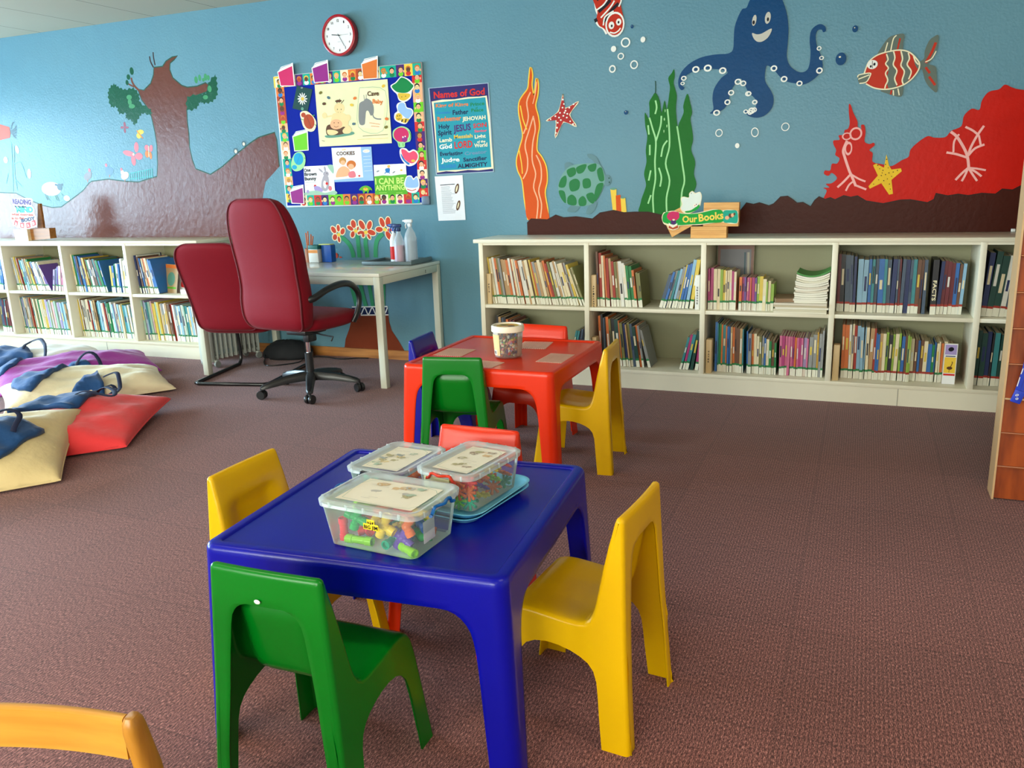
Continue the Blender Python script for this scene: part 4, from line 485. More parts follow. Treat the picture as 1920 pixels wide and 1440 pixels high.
["reading_sign","cut out word sign reading READING is to the MIND","sign",None,18,4,["p","whitep",1,[[-4291,1270],[-4065,1271],[-4071,1211],[-4051,1189],[-4055,1139],[-4042,1113],[-4051,1050],[-4091,1037],[-4181,1023],[-4255,1030],[-4330,1057],[-4348,1109],[-4336,1156],[-4276,1168],[-4284,1210],[-4297,1236]]],[["t","purpled","READING",-4294,1234,-4074,1221,37],["t","navyp","is to the",-4278,1205,-4138,1199,15],["t","turq","MIND",-4266,1163,-4065,1160,42],["t","rust","what exercise",-4334,1139,-4072,1130,18],["t","rust","is to the",-4339,1106,-4186,1106,18],["t","navyp","BODY",-4227,1079,-4055,1098,27],["p","red",0,[[-4303,1102],[-4265,1088],[-4288,1045],[-4325,1061]]],["p","red",0,[[-4246,1077],[-4194,1075],[-4211,1030],[-4253,1037]]],["p","red",0,[[-4175,1074],[-4127,1080],[-4125,1037],[-4177,1027]]],["p","red",0,[[-4107,1086],[-4061,1099],[-4056,1056],[-4105,1044]]],["t","whitep","R",-4307,1061,-4286,1054,21],["t","whitep","E",-4239,1043,-4214,1042,21],["t","whitep","A",-4164,1042,-4142,1045,21],["t","whitep","D",-4096,1056,-4073,1063,22]],None]]
# ------------------------------------------------------------------ room shell
def struct(name, mb, mats, label=None):
    o = mb.build(name, mats); o['kind'] = 'structure'
    if label: o['label'] = label
    return o
WALLM = wall_mat(); WHITE = mat('white_laminate', (234, 228, 204), rough=.35, var=.04, vscale=5)
b = MB(); b.add([(XL, YF, 0), (XR, YF, 0), (XR, WALL_Y, 0), (XL, WALL_Y, 0), (XL, YF, -.1), (XR, YF, -.1), (XR, WALL_Y, -.1), (XL, WALL_Y, -.1)], [(0, 1, 2, 3), (7, 6, 5, 4), (0, 4, 5, 1), (1, 5, 6, 2), (2, 6, 7, 3), (3, 7, 4, 0)])
struct('floor', b, carpet_mat(), 'purple brown ribbed carpet tiles')
b = MB(); b.box(((XL + XR) / 2, (YF + WALL_Y) / 2, ZC + .05), (XR - XL, WALL_Y - YF, .1)); struct('ceiling', b, ceiling_mat(), 'off white ceiling boards with thin dark joints')
b = MB(); b.box(((XL + XR) / 2, WALL_Y + .06, ZC / 2), (XR - XL + .3, .12, ZC + .2)); wall_back = struct('wall_back', b, WALLM, 'sky blue painted wall with a mural')
b = MB(); b.box((XR + .06, (YF + WALL_Y) / 2, ZC / 2), (.12, WALL_Y - YF, ZC + .2)); struct('wall_right', b, mat('cream_wall', (214, 200, 178), rough=.6))
def wall_with_holes(name, axis, at, lo, hi, holes, m):
    mb = MB(); z0, z1 = WIN_Z
    def bx(a, c, za, zb):
        if axis == 'x': mb.box((at, (a + c) / 2, (za + zb) / 2), (.12, c - a, zb - za))
        else: mb.box(((a + c) / 2, at, (za + zb) / 2), (c - a, .12, zb - za))
    bx(lo, hi, -.1, z0); bx(lo, hi, z1, ZC + .1)
    cur = lo
    for a, c in holes: bx(cur, a, z0, z1); cur = c
    bx(cur, hi, z0, z1); struct(name, mb, m)
wall_with_holes('wall_left', 'x', XL - .06, YF, WALL_Y, WIN_L, mat('left_wall', (150, 190, 210), rough=.6))
wall_with_holes('wall_front', 'y', YF - .06, XL, XR, WIN_F, mat('cream_wall', (214, 200, 178), rough=.6))
n = 1
FRM = mat('window_frame', (230, 230, 226), rough=.4); GL = clear('window_glass', (235, 245, 250), .02, .05)
for (a, c) in WIN_L:
    mb = MB(); z0, z1 = WIN_Z
    for y_ in (a + .03, c - .03, (a + c) / 2): mb.box((XL - .05, y_, (z0 + z1) / 2), (.06, .06, z1 - z0))
    for z_ in (z0 + .03, z1 - .03): mb.box((XL - .05, (a + c) / 2, z_), (.058, c - a, .06))
    w = struct('window_%d' % n, mb, FRM); g = MB(); g.box((XL - .05, (a + c) / 2, (z0 + z1) / 2), (.006, c - a - .1, z1 - z0 - .1)); g.build('pane', GL, w); n += 1
for (a, c) in WIN_F:
    mb = MB(); z0, z1 = WIN_Z
    for x_ in (a + .03, c - .03, (a + c) / 2): mb.box((x_, YF - .05, (z0 + z1) / 2), (.06, .06, z1 - z0))
    for z_ in (z0 + .03, z1 - .03): mb.box(((a + c) / 2, YF - .05, z_), (c - a, .058, .06))
    w = struct('window_%d' % n, mb, FRM); g = MB(); g.box(((a + c) / 2, YF - .05, (z0 + z1) / 2), (c - a - .1, .006, z1 - z0 - .1)); g.build('pane', GL, w); n += 1
SK = wood('skirting_wood', (196, 132, 66), (150, 92, 40), rough=.4)
b = MB(); b.box((-1.175, WALL_Y - .009, .035), (2.32, .018, .07)); struct('baseboard_back', b, SK, 'orange brown wooden skirting under the desk')

# ------------------------------------------------------------------ mural, painted on the back wall
def mural():
    for name, label, shapes in MURAL:
        mb, mats, _ = print_shapes(shapes, WALL_Y - .0004 - mural.lay, .00005)
        mural.lay += .00012
        o = mb.build(name, mats, wall_back)
        if label: o['label'] = label
mural.lay = 0.0

# ------------------------------------------------------------------ flat things: posters, cut-outs, signs, blocks
def flat_thing(rec):
    n_, l_, c_, g_, y_, t_, base, sh, rim = rec
    y_ = y_ / 1000; t_ = t_ / 1000
    pts = [(p[0] / 1000, p[1] / 1000) for p in base[3]]
    ox = sum(p[0] for p in pts) / len(pts); oz = min(p[1] for p in pts)
    if base[2]: pts = catmull(pts, 4)
    root = empty(n_, (ox, y_, oz), 0, l_, c_, g_)
    pts = [(p[0] - ox, p[1] - oz) for p in pts]
    area_ = sum(pts[i][0] * pts[(i + 1) % len(pts)][1] - pts[(i + 1) % len(pts)][0] * pts[i][1] for i in range(len(pts)))
    if area_ < 0: pts.reverse()
    k = len(pts); mb = MB()
    vs = [(p[0], 0, p[1]) for p in pts] + [(p[0], t_, p[1]) for p in pts]
    ts = tri2d(pts); fs = []
    for a, b_, d in ts:
        cr = (pts[b_][0] - pts[a][0]) * (pts[d][1] - pts[a][1]) - (pts[b_][1] - pts[a][1]) * (pts[d][0] - pts[a][0])
        fs.append((a, b_, d) if cr > 0 else (a, d, b_))
    fs += [tuple(k + i for i in reversed(f)) for f in fs]
    fs += [((i + 1) % k, i, k + i, k + (i + 1) % k) for i in range(k)]
    mb.add(vs, fs)
    m_ = {'blockwood': wood('pine', (236, 180, 96), (206, 140, 62), .45), 'blockpale': wood('pale_pine', (244, 226, 190), (228, 200, 150), .45), 'blockbrown': wood('brown_pine', (176, 116, 54), (140, 86, 36), .45)}.get(base[1]) or pm(base[1])
    nm = {'wooden_block': 'body', 'butterfly_cutout': 'wing', 'our_books_sign': 'panel', 'reading_sign': 'panel'}.get(n_, 'sheet')
    body = mb.build(nm, m_, root)
    def sh_off(s):
        s = list(s)
        if s[0] in 'ps': s[3] = [(q[0] - ox * 1000, q[1] - oz * 1000) for q in s[3]]
        elif s[0] == 'e': e = list(s[3]); e[0] -= ox * 1000; e[1] -= oz * 1000; s[3] = e
        else: s[3] -= ox * 1000; s[4] -= oz * 1000; s[5] -= ox * 1000; s[6] -= oz * 1000
        return s
    S = [sh_off(s) for s in sh]
    flat = [s for s in S if s[0] != 't']; tx = [s for s in S if s[0] == 't']
    yy = -.0003
    if flat:
        mb, mats, yy = print_shapes(flat, -.0002, .00006)
        mb.build('groove' if n_ == 'wooden_block' else 'printed_picture', mats, root)
    if tx: lettering(tx, yy - .0002, root, thick=.07 if n_ == 'reading_sign' else .03)
    return root

# ------------------------------------------------------------------ bookcases
WD = .713; ST = .03; Z_SLAB = .9237; Z_RB = .8864; Z_MB = .4805; Z_BB = .0977
SH_T = .022
def bookcase(x0, nb, label, over_l, over_r):
    root = empty('bookcase', (x0, 0, 0), 0, label, 'bookcase'); d = WALL_Y - .004; L = nb * WD
    MB().rbox((L / 2 + (over_r - over_l) / 2, d / 2 - .003, Z_SLAB - .012), (L + over_l + over_r, d + .006, .024), .003).build('top', WHITE, root)
    MB().box((L / 2, .012, Z_RB + .0065), (L + ST, .018, .013)).build('top_rail', WHITE, root)
    for i in range(nb + 1):
        MB().rbox((i * WD, d / 2, (Z_SLAB - .024 + Z_BB) / 2 + .011), (ST, d, Z_SLAB - .024 - Z_BB - SH_T), .0015).build('upright', WHITE, root)
    for i in range(nb):
        MB().rbox((i * WD + WD / 2, d / 2 + .002, Z_MB + SH_T / 2), (WD - ST, d - .004, SH_T), .0015).build('shelf', WHITE, root)
        MB().box((i * WD + WD / 2, d - .006, .5), (WD - ST, .008, .78)).build('back_panel', mat('back_panel', (156, 156, 122), rough=.5), root)  # back panel toned darker: shadow inside the bays is put into this colour
    MB().rbox((L / 2, d / 2, Z_BB + SH_T / 2), (L + ST, d, SH_T), .0015).build('bottom_board', WHITE, root)
    MB().box((L / 2, .012, Z_BB / 2), (L + ST, .014, Z_BB)).build('plinth', WHITE, root)
    MB().box((L * .703, .0046, Z_BB / 2), (.0025, .001, Z_BB)).build('plinth_joint', mat('joint_line', (120, 122, 110)), root)
    return root
bookcase(0.0, 5, 'long low white bookcase on the right under the sea mural', .05, .02)
LB0 = -2.3874
bookcase(LB0 - 5 * WD, 5, 'long low white bookcase on the left under the painted tree', .0, .035)
SU = Z_MB + SH_T; SL = Z_BB + SH_T

# ------------------------------------------------------------------ books
BC = {'pale pink': (216, 176, 184), 'pale green': (160, 194, 170), 'beige': (220, 204, 172), 'pale grey': (192, 194, 190), 'sky blue': (150, 190, 208), 'frame_brown': (120, 66, 38), 'teal': (52, 134, 140), 'blue': (44, 104, 172), 'navy': (28, 44, 92), 'pale blue': (136, 178, 204), 'green': (52, 130, 74), 'lime green': (142, 178, 64), 'olive': (118, 116, 62),
      'yellow': (216, 186, 70), 'mustard': (188, 142, 50), 'orange': (208, 108, 44), 'red': (176, 50, 40), 'maroon': (104, 32, 40), 'pink': (204, 104, 140), 'magenta': (172, 52, 112),
      'purple': (104, 72, 138), 'lilac': (164, 148, 192), 'cream': (226, 212, 176), 'white': (222, 222, 212), 'grey': (142, 144, 142), 'tan': (182, 146, 100), 'brown': (106, 70, 48), 'black': (34, 34, 40), 'dark green': (22, 68, 60), 'slate': (66, 84, 104)}
PG = mat('book_pages', (216, 206, 178), rough=.8); STK = mat('spine_sticker', (226, 224, 206), rough=.6); GRN = mat('green_band', (22, 122, 62), rough=.5); RED = mat('red_band', (158, 42, 24), rough=.5)
rnd = random.Random(11)
ORD = ['leftmost', 'second', 'third', 'fourth', 'fifth', 'sixth', 'seventh', 'eighth', 'ninth'] 
def ordn(i):
    if i < 9: return ORD[i] + (' from left' if i else '')
    k = i + 1; return '%d%s from left' % (k, 'th' if 10 < k % 100 < 14 else {1: 'st', 2: 'nd', 3: 'rd'}.get(k % 10, 'th'))
def book_mesh(mb, t, h, d, col, band, mats, idx):
    def mi(n):
        if n not in idx: idx[n] = len(mats); mats.append({'pages': PG, 'sticker': STK, 'green': GRN, 'red': RED}.get(n) or mat('cover_' + n.replace(' ', '_'), BC[n], rough=.42, var=.12, vscale=30))
        return idx[n]
    c = mi(col); c2 = mi(rnd.choice(['white', 'cream', 'black', 'yellow', 'navy'])) if t > .008 else c
    # cover boards and page block; spine looks to -Y
    ct = min(.0022, t * .2); s0 = .0006
    mb.add([(0, 0, 0), (t, 0, 0), (t, d, 0), (0, d, 0), (0, 0, h), (t, 0, h), (t, d, h), (0, d, h)], [(3, 2, 1, 0), (1, 2, 6, 5), (3, 0, 4, 7), (2, 3, 7, 6)], c)
    mb.add([(0, 0, h), (t, 0, h), (t, .004, h), (0, .004, h), (0, d, h), (t, d, h), (ct, .004, h), (t - ct, .004, h), (ct, d, h), (t - ct, d, h)], [(0, 1, 2, 3), (3, 6, 8, 4), (7, 2, 5, 9)], c)
    mb.add([(ct, .004, h), (t - ct, .004, h), (t - ct, d, h), (ct, d, h)], [(0, 1, 2, 3)], mi('pages'))
    lab = .040 + rnd.random() * .006; bd = .012
    if band is None or rnd.random() < .06: zs = [0, h]; ms = [c]
    else: zs = [0, lab, lab + bd, h]; ms = [mi('sticker'), mi(band), c]
    # a title stripe on the spine
    top = zs[-2] if len(zs) > 2 else 0
    if h - top > .1 and rnd.random() < .75:
        a = top + (h - top) * rnd.uniform(.25, .45); b_ = a + (h - top) * rnd.uniform(.18, .42)
        fr = .25
        mb.add([(t * fr, -.0006, a), (t * (1 - fr), -.0006, a), (t * (1 - fr), -.0006, b_), (t * fr, -.0006, b_)], [(0, 1, 2, 3)], c2)
    for k in range(len(ms)):
        mb.add([(0, 0, zs[k]), (t, 0, zs[k]), (t, 0, zs[k + 1]), (0, 0, zs[k + 1])], [(0, 1, 2, 3)], ms[k])
def row(x0, x1, z, h0, h1, l0, l1, pal, where, group, tm=.014, depth=.20, y=.045, band='green', start=0, jit=.012, stuff=None, lab_extra=''):
    """a run of books between x0 and x1; lean in degrees, positive leans the top to the left"""
    x = x0; i = start; prev = None; done = []
    W_ = x1 - x0
    while True:
        f = (x - x0) / W_; t = max(.006, rnd.gauss(tm, tm * .3)); h = h0 + (h1 - h0) * f + rnd.uniform(-jit, jit) * .8
        th = radians(l0 + (l1 - l0) * f + rnd.uniform(-.7, .7)); d = min(depth * rnd.uniform(.85, 1.1), WALL_Y - .075 - y)
        adv = t / cos(th)
        if x + adv > x1: break
        if prev is not None:
            dt = math.tan(th) - math.tan(prev[1])
            if dt > 0: x += min(h, prev[0]) * dt
        if x + adv > x1: break
        col = rnd.choice(pal); yy = y + (.035 if z < .3 else .01) + rnd.uniform(-.006, .008)
        done.append((x, z, t, h, th, d, col, yy)); prev = (h, th); x += adv + .0003
    objs = []
    for k, (x, z, t, h, th, d, col, yy) in enumerate(done):
        mb = MB() if stuff is None else stuff[0]; mats = [] if stuff is None else stuff[1]; idx = {} if stuff is None else stuff[2]
        R_ = Matrix.Rotation(-th, 4, 'Y')
        if th >= 0: loc = Vector((x, yy, z)); off = Matrix.Identity(4)
        else: loc = Vector((x + t / cos(th), yy, z)); off = Matrix.Translation((-t, 0, 0))
        if stuff is None:
            mb.x = off; book_mesh(mb, t, h, d, col, band, mats, idx)
            o = mb.build('book', mats); o.location = loc + Vector((0, 0, .0008)); o.rotation_euler = (0, -th, 0)
            tag(o, '%s %s spined book, %s, %s' % ('thin' if t < tm else 'thick', col, ordn(start + k), where), 'book', group)
            objs.append(o)
        else:
            mb.x = Matrix.Translation(loc) @ R_ @ off; book_mesh(mb, t, h, d, col, band, mats, idx)
    return start + len(done)
MIX = ['teal', 'blue', 'pale blue', 'green', 'yellow', 'orange', 'red', 'pink', 'cream', 'white', 'grey', 'tan', 'brown', 'olive', 'lime green', 'lilac']
WARM = ['orange', 'red', 'tan', 'cream', 'white', 'grey', 'yellow', 'teal', 'cream', 'brown', 'olive', 'pale blue', 'white', 'tan', 'cream', 'grey', 'orange']
DARK = ['brown', 'navy', 'grey', 'maroon', 'tan', 'slate', 'black', 'olive', 'dark green', 'orange']
PAST = ['pale blue', 'lilac', 'cream', 'white', 'pale grey', 'teal', 'tan', 'pale pink', 'white', 'green', 'beige', 'white', 'brown', 'red', 'sky blue', 'grey', 'cream', 'tan', 'pale green', 'yellow', 'beige', 'sky blue']
BAY = ['first', 'second', 'third', 'fourth', 'fifth']
def wr(i, up): return '%s shelf, %s bay, right bookcase' % ('upper' if up else 'lower', BAY[i])
def gr(i, up): return 'books on the %s shelf, %s bay of the right bookcase' % ('upper' if up else 'lower', BAY[i])
def bx(i): return i * WD
a = bx(0); n0 = row(a + .055, a + .655, SU, .295, .275, 7, 17, WARM, wr(0, 1), gr(0, 1), tm=.0135, depth=.2)
row(a + .655, a + .69, SU, .25, .25, 19, 19, ['cream', 'olive'], wr(0, 1), gr(0, 1), tm=.010, start=n0)
n0 = row(a + .06, a + .27, SL, .30, .25, 2, 9, DARK, wr(0, 0), gr(0, 0), tm=.013, band=None)
row(a + .565, a + .69, SL, .22, .27, -12, -5, ['dark green', 'black', 'slate', 'teal'], wr(0, 0), gr(0, 0), tm=.012, start=n0)
a = bx(1); n0 = row(a + .055, a + .31, SU, .33, .23, 2, 7, ['orange', 'tan', 'cream', 'brown', 'green', 'white', 'red', 'olive'], wr(1, 1), gr(1, 1), tm=.0135)
row(a + .315, a + .345, SU, .22, .22, 6, 6, ['olive'], wr(1, 1), gr(1, 1), tm=.012, start=n0); n0 += 2
row(a + .44, a + .655, SU, .21, .32, -16, -7, ['grey', 'blue', 'pale blue', 'yellow', 'slate', 'white', 'teal', 'red'], wr(1, 1), gr(1, 1), tm=.0145, start=n0)
n0 = row(a + .06, a + .36, SL, .32, .25, 2, 9, DARK + ['cream', 'orange'], wr(1, 0), gr(1, 0), tm=.0135)
n0 = row(a + .37, a + .40, SL, .25, .23, 14, 15, ['teal', 'grey'], wr(1, 0), gr(1, 0), tm=.012, start=n0)
row(a + .565, a + .69, SL, .21, .27, -14, -4, ['slate', 'magenta', 'teal', 'dark green'], wr(1, 0), gr(1, 0), tm=.013, start=n0)
a = bx(2); n0 = row(a + .022, a + .20, SU, .245, .225, 0, 0, ['cream', 'yellow', 'pink', 'tan', 'cream', 'lime green', 'magenta'], wr(2, 1), gr(2, 1), tm=.0125, depth=.16, jit=.006)
n0 = row(a + .20, a + .30, SU, .195, .19, 0, 0, ['magenta', 'pink', 'purple', 'magenta', 'orange'], wr(2, 1), gr(2, 1), tm=.011, start=n0, depth=.16, jit=.002)
n0 = row(a + .30, a + .40, SU, .20, .155, 0, 0, ['yellow', 'lime green', 'cream', 'red', 'tan'], wr(2, 1), gr(2, 1), tm=.0125, start=n0, depth=.16)
n0 = row(a + .065, a + .25, SL, .30, .26, 0, 1, ['teal', 'blue', 'olive', 'cream', 'green', 'orange', 'brown', 'tan'], wr(2, 0), gr(2, 0), tm=.0125, jit=.008)
n0 = row(a + .255, a + .44, SL, .25, .19, 1, 0, ['orange', 'brown', 'tan', 'blue', 'cream', 'green', 'olive', 'grey'], wr(2, 0), gr(2, 0), tm=.0125, start=n0)
n0 = row(a + .44, a + .60, SL, .235, .225, 0, 0, ['pink', 'magenta', 'lilac', 'orange', 'pink', 'magenta'], wr(2, 0), gr(2, 0), tm=.0125, start=n0, jit=.003)
row(a + .60, a + .69, SL, .235, .28, 0, 0, ['mustard', 'pale blue', 'pink', 'grey'], wr(2, 0), gr(2, 0), tm=.014, start=n0)
a = bx(3); n0 = row(a + .02, a + .12, SU, .325, .31, 1, 1, ['black', 'black', 'slate', 'navy', 'maroon'], wr(3, 1), gr(3, 1), tm=.018, band='red', y=.10, jit=.004)
n0 = row(a + .125, a + .18, SU, .295, .295, 0, 0, ['green', 'pale blue', 'maroon'], wr(3, 1), gr(3, 1), tm=.02, band='red', start=n0, y=.10, jit=.004)
n0 = row(a + .18, a + .49, SU, .295, .295, 0, -.5, ['blue', 'navy', 'slate', 'maroon', 'teal', 'brown', 'navy'], wr(3, 1), gr(3, 1), tm=.016, band='red', start=n0, y=.10, jit=.003)
n0 = row(a + .525, a + .665, SU, .29, .265, -1.5, -1.5, ['black', 'blue', 'navy', 'pale blue', 'maroon', 'brown', 'teal'], wr(3, 1), gr(3, 1), tm=.016, band='red', start=n0 + 1, y=.10)
n0 = row(a + .065, a + .24, SL, .315, .285, 1, 0, ['orange', 'blue', 'cream', 'pale blue', 'red', 'white', 'tan'], wr(3, 0), gr(3, 0), tm=.0145, band='green', y=.06)
n0 = row(a + .24, a + .42, SL, .27, .26, 0, 0, ['orange', 'tan', 'black', 'lime green', 'blue', 'cream', 'brown'], wr(3, 0), gr(3, 0), tm=.0145, band='red', start=n0, y=.06)
n0 = row(a + .42, a + .545, SL, .235, .215, 0, 0, ['blue', 'cream', 'blue', 'green', 'brown'], wr(3, 0), gr(3, 0), tm=.0165, band='red', start=n0, y=.085)
n0 = row(a + .55, a + .61, SL, .22, .22, 0, 0, ['cream', 'tan', 'orange'], wr(3, 0), gr(3, 0), tm=.0145, start=n0, y=.085)
row(a + .61, a + .65, SL, .205, .205, 0, 0, ['red'], wr(3, 0), gr(3, 0), tm=.0185, band='red', start=n0, y=.085)
a = bx(4); n0 = row(a + .022, a + .23, SU, .34, .29, -4, -7, ['slate', 'dark green', 'dark green', 'navy', 'tan', 'white'], wr(4, 1), gr(4, 1), tm=.024, band='red', y=.06)
row(a + .022, a + .26, SL, .30, .27, -1, -2, ['black', 'olive', 'dark green', 'navy', 'teal', 'blue'], wr(4, 0), gr(4, 0), tm=.02, band='red', y=.06)
# left bookcase, bays counted from its right-hand end
BL = ['bay nearest desk', 'second bay from desk', 'third bay from desk', 'fourth bay from desk']
def wl(k, up): return '%s shelf, %s, left bookcase' % ('upper' if up else 'lower', BL[k])
def gl(k, up): return 'books on the %s shelf, %s, left bookcase' % ('upper' if up else 'lower', BL[k])
def xl(k): return LB0 - (k + 1) * WD
a = xl(2); n0 = row(a + .06, a + .43, SU, .28, .24, 6, 18, PAST, wl(2, 1), gl(2, 1), tm=.015, depth=.24)
n0 = row(a + .435, a + .475, SU, .235, .23, 24, 26, ['lime green', 'purple'], wl(2, 1), gl(2, 1), tm=.012, start=n0, depth=.2)
row(a + .49, a + .69, SU, .19, .24, -14, -3, ['lilac', 'white', 'pink', 'pale blue', 'lilac', 'purple'], wl(2, 1), gl(2, 1), tm=.014, start=n0)
a = xl(1); n0 = row(a + .06, a + .42, SU, .30, .25, 4, 14, ['green', 'teal', 'cream', 'orange', 'white', 'brown', 'tan', 'blue', 'yellow'], wl(1, 1), gl(1, 1), tm=.015, depth=.24)
n0 = row(a + .46, a + .57, SU, .22, .235, -2, -1, ['white', 'green', 'brown', 'yellow', 'blue'], wl(1, 1), gl(1, 1), tm=.015, start=n0)
row(a + .575, a + .69, SU, .265, .28, -1, 0, ['white', 'teal', 'white', 'red', 'cream'], wl(1, 1), gl(1, 1), tm=.015, start=n0)
a = xl(0); n0 = row(a + .06, a + .26, SU, .295, .26, 5, 13, ['cream', 'navy', 'white', 'orange', 'blue', 'brown', 'green'], wl(0, 1), gl(0, 1), tm=.014, depth=.25)
stuff = (MB(), [], {})
for k in (0, 1, 2):
    a = xl(k)
    row(a + .03, a + .69, SL, .315, .27, 4, 4, PAST + (['yellow', 'green'] if k == 1 else []), '', '', tm=.0155, depth=.25, stuff=stuff)
so = stuff[0].build('picture_books', stuff[1]); tag(so, 'tightly packed picture books filling the lower shelves of the left bookcase', 'books', kind='stuff')
a = xl(3); n0 = row(a + .50, a + .69, SU, .30, .31, -8, -5, ['blue', 'blue', 'pale blue'], wl(3, 1), gl(3, 1), tm=.02, depth=.2)
row(a + .45, a + .68, SL, .29, .29, -3, -2, ['maroon', 'slate', 'teal', 'brown'], wl(3, 0), gl(3, 0), tm=.02, depth=.2)

# big upright books with visible covers and other things on the shelves
def cover_book(loc, w, h, t, rz, tilt, col, label, pics=(), texts=(), cat='book', name='picture_book'):
    root = empty(name, loc, rz, label, cat); root.rotation_euler = (tilt, 0, rz)
    mb = MB(); mb.box((0, 0, h / 2), (w, t, h)); mb.build('cover', mat('cover_' + name + col, PAINT.get(col) or BC[col], rough=.4), root)
    MB().box((.002, .0, h / 2), (w - .001, t * .7, h + .001)).build('pages', PG, root)
    if pics:
        mb, mats, yy = print_shapes(pics, -t / 2 - .0004, .0001); mb.build('printed_picture', mats, root)
    if texts: lettering(texts, -t / 2 - .002, root)
    return root
bk = cover_book((xl(0) + .40, .15, SU + .001), .21, .235, .012, radians(-22), radians(-14), 'whitepaper', 'white picture book with a red block picture, upper shelf behind the visitor chair',
    [('p', 'red', 1, [(-28, 48), (-32, 90), (-26, 128), (20, 134), (62, 128), (66, 88), (60, 46), (16, 42)]), ('s', 'slate', 3, [(-30, 26), (75, 22)])],
    [('t', 'ink', 'MR. STRONG', -82, 195, 80, 200, 20)])
cover_book((xl(0) + .29, .13, SU + .001), .19, .225, .010, radians(-18), radians(-12), 'tan', 'tan and green picture book leaning left of the white picture book',
    [('p', 'orangep', 0, [(-94, 195), (94, 195), (94, 222), (-94, 222)]), ('e', 'sage', 0, (10, 110, 60, 55, 0)), ('p', 'leafgreen', 0, [(-94, 30), (94, 34), (94, 48), (-94, 44)])])
MB().rbox((0, 0, .02), (.06, .05, .04), .004).build('body', mat('label_white', (232, 232, 226)), empty('label_block', (xl(0) + .50, .08, SU), 0, 'small white block on the upper left shelf behind the visitor chair', 'block'))
# shelf marker blocks with small lettering
MW = wood('marker_wood', (222, 196, 150), (206, 176, 126), .5, axis=2)
def marker(x, z, h, label, txt, m_=None, w=.03):
    root = empty('shelf_marker', (x, .03, z), 0, label, 'shelf marker', 'wooden shelf markers on the right bookcase')
    MB().rbox((0, .03, h / 2), (w, .06, h), .002).build('block', m_ or MW, root)
    tx = [('t', 'ink', ch, -5, h * 1000 * .62 - i * 15.5, 5, h * 1000 * .62 - i * 15.5, 10) for i, ch in enumerate(txt)]
    lettering(tx, -.0008, root)
marker(.036, SU, .198, 'pale wooden shelf marker at the left end of the first upper bay', 'PETS')
marker(bx(1) + .036, SU, .198, 'pale wooden shelf marker at the left end of the second upper bay', 'AFRIKAANS')
marker(bx(1) + .676, SU, .205, 'white shelf marker at the right end of the second upper bay', 'SEASONS', mat('label_white', (232, 232, 226)), .026)
marker(bx(1) + .036, SL, .19, 'pale wooden shelf marker in the second lower bay behind the yellow chair', '')
marker(bx(2) + .038, SL, .205, 'pale wooden shelf marker at the left end of the third lower bay', 'WATER', w=.034)
marker(bx(3) + .038, SL, .205, 'pale wooden shelf marker at the left end of the fourth lower bay', '', w=.034)
# thick black book, cover-out book, framed picture, magazines
fb = empty('book', (bx(3) + .495, .10, SU), 0, 'thick black reference book reading FACTS on its spine', 'book', gr(3, 1))
MB().box((.014, .10, .148), (.028, .20, .296)).build('cover', mat('cover_black', BC['black'], rough=.42), fb)
MB().box((.014, -.0006, .022), (.028, .001, .044)).build('sticker', STK, fb)
MB().box((.014, -.0006, .050), (.028, .001, .012)).build('band', RED, fb)
t_ = lettering([('t', 'cream', 'FACTS', 0, 0, 110, 0, 17)], 0, fb, name='title'); t_.rotation_euler = (0, radians(90), 0); t_.location = (.006, -.0015, .185)
cover_book((bx(3) + .672 - .055, .10, SU - SU + SL + .001), .062, .225, .016, 0, 0, 'whitepaper', 'narrow book facing out with an ostrich on its yellow cover, fourth lower bay',
    [('p', 'lav', 0, [(-28, 165), (28, 165), (28, 220), (-28, 220)]), ('e', 'ink', 0, (0, 195, 14, 12, 20)), ('p', 'yellowp', 0, [(-28, 62), (28, 62), (28, 150), (-28, 150)]), ('e', 'brownp', 0, (0, 90, 14, 9, 0)), ('s', 'brownp', 4, [(4, 95), (12, 120), (8, 126)]), ('s', 'brownp', 2, [(0, 85), (-2, 66)]), ('p', 'red', 0, [(-28, 48), (28, 48), (28, 58), (-28, 58)]), ('s', 'navyp', 5, [(-24, 156), (24, 156)])])
pic = cover_book((bx(2) + .135, .335, SU + .012), .215, .345, .014, 0, radians(-4), 'frame_brown', 'framed picture leaning against the back of the third upper bay',
    [('p', 'grey', 0, [(-92, 40), (92, 40), (92, 318), (-92, 318)]), ('p', 'sage', 0, [(-104, 60), (20, 60), (30, 180), (-104, 190)]), ('e', 'gold', 0, (-60, 150, 20, 32, 0)), ('e', 'orangep', 0, (-60, 110, 34, 34, 0)), ('e', 'gold', 0, (0, 120, 20, 24, 0)), ('e', 'hairtan', 0, (0, 90, 26, 22, 0)), ('s', 'slate', 8, [(55, 300), (60, 60)]), ('s', 'greycream', 14, [(75, 300), (82, 60)])], cat='picture', name='framed_picture')
rr = random.Random(4); MG = [mat('magazine_%d' % i, c, rough=.6) for i, c in enumerate([(228, 222, 196), (214, 206, 176), (236, 232, 214), (196, 182, 150), (220, 210, 190), (150, 120, 92)])]
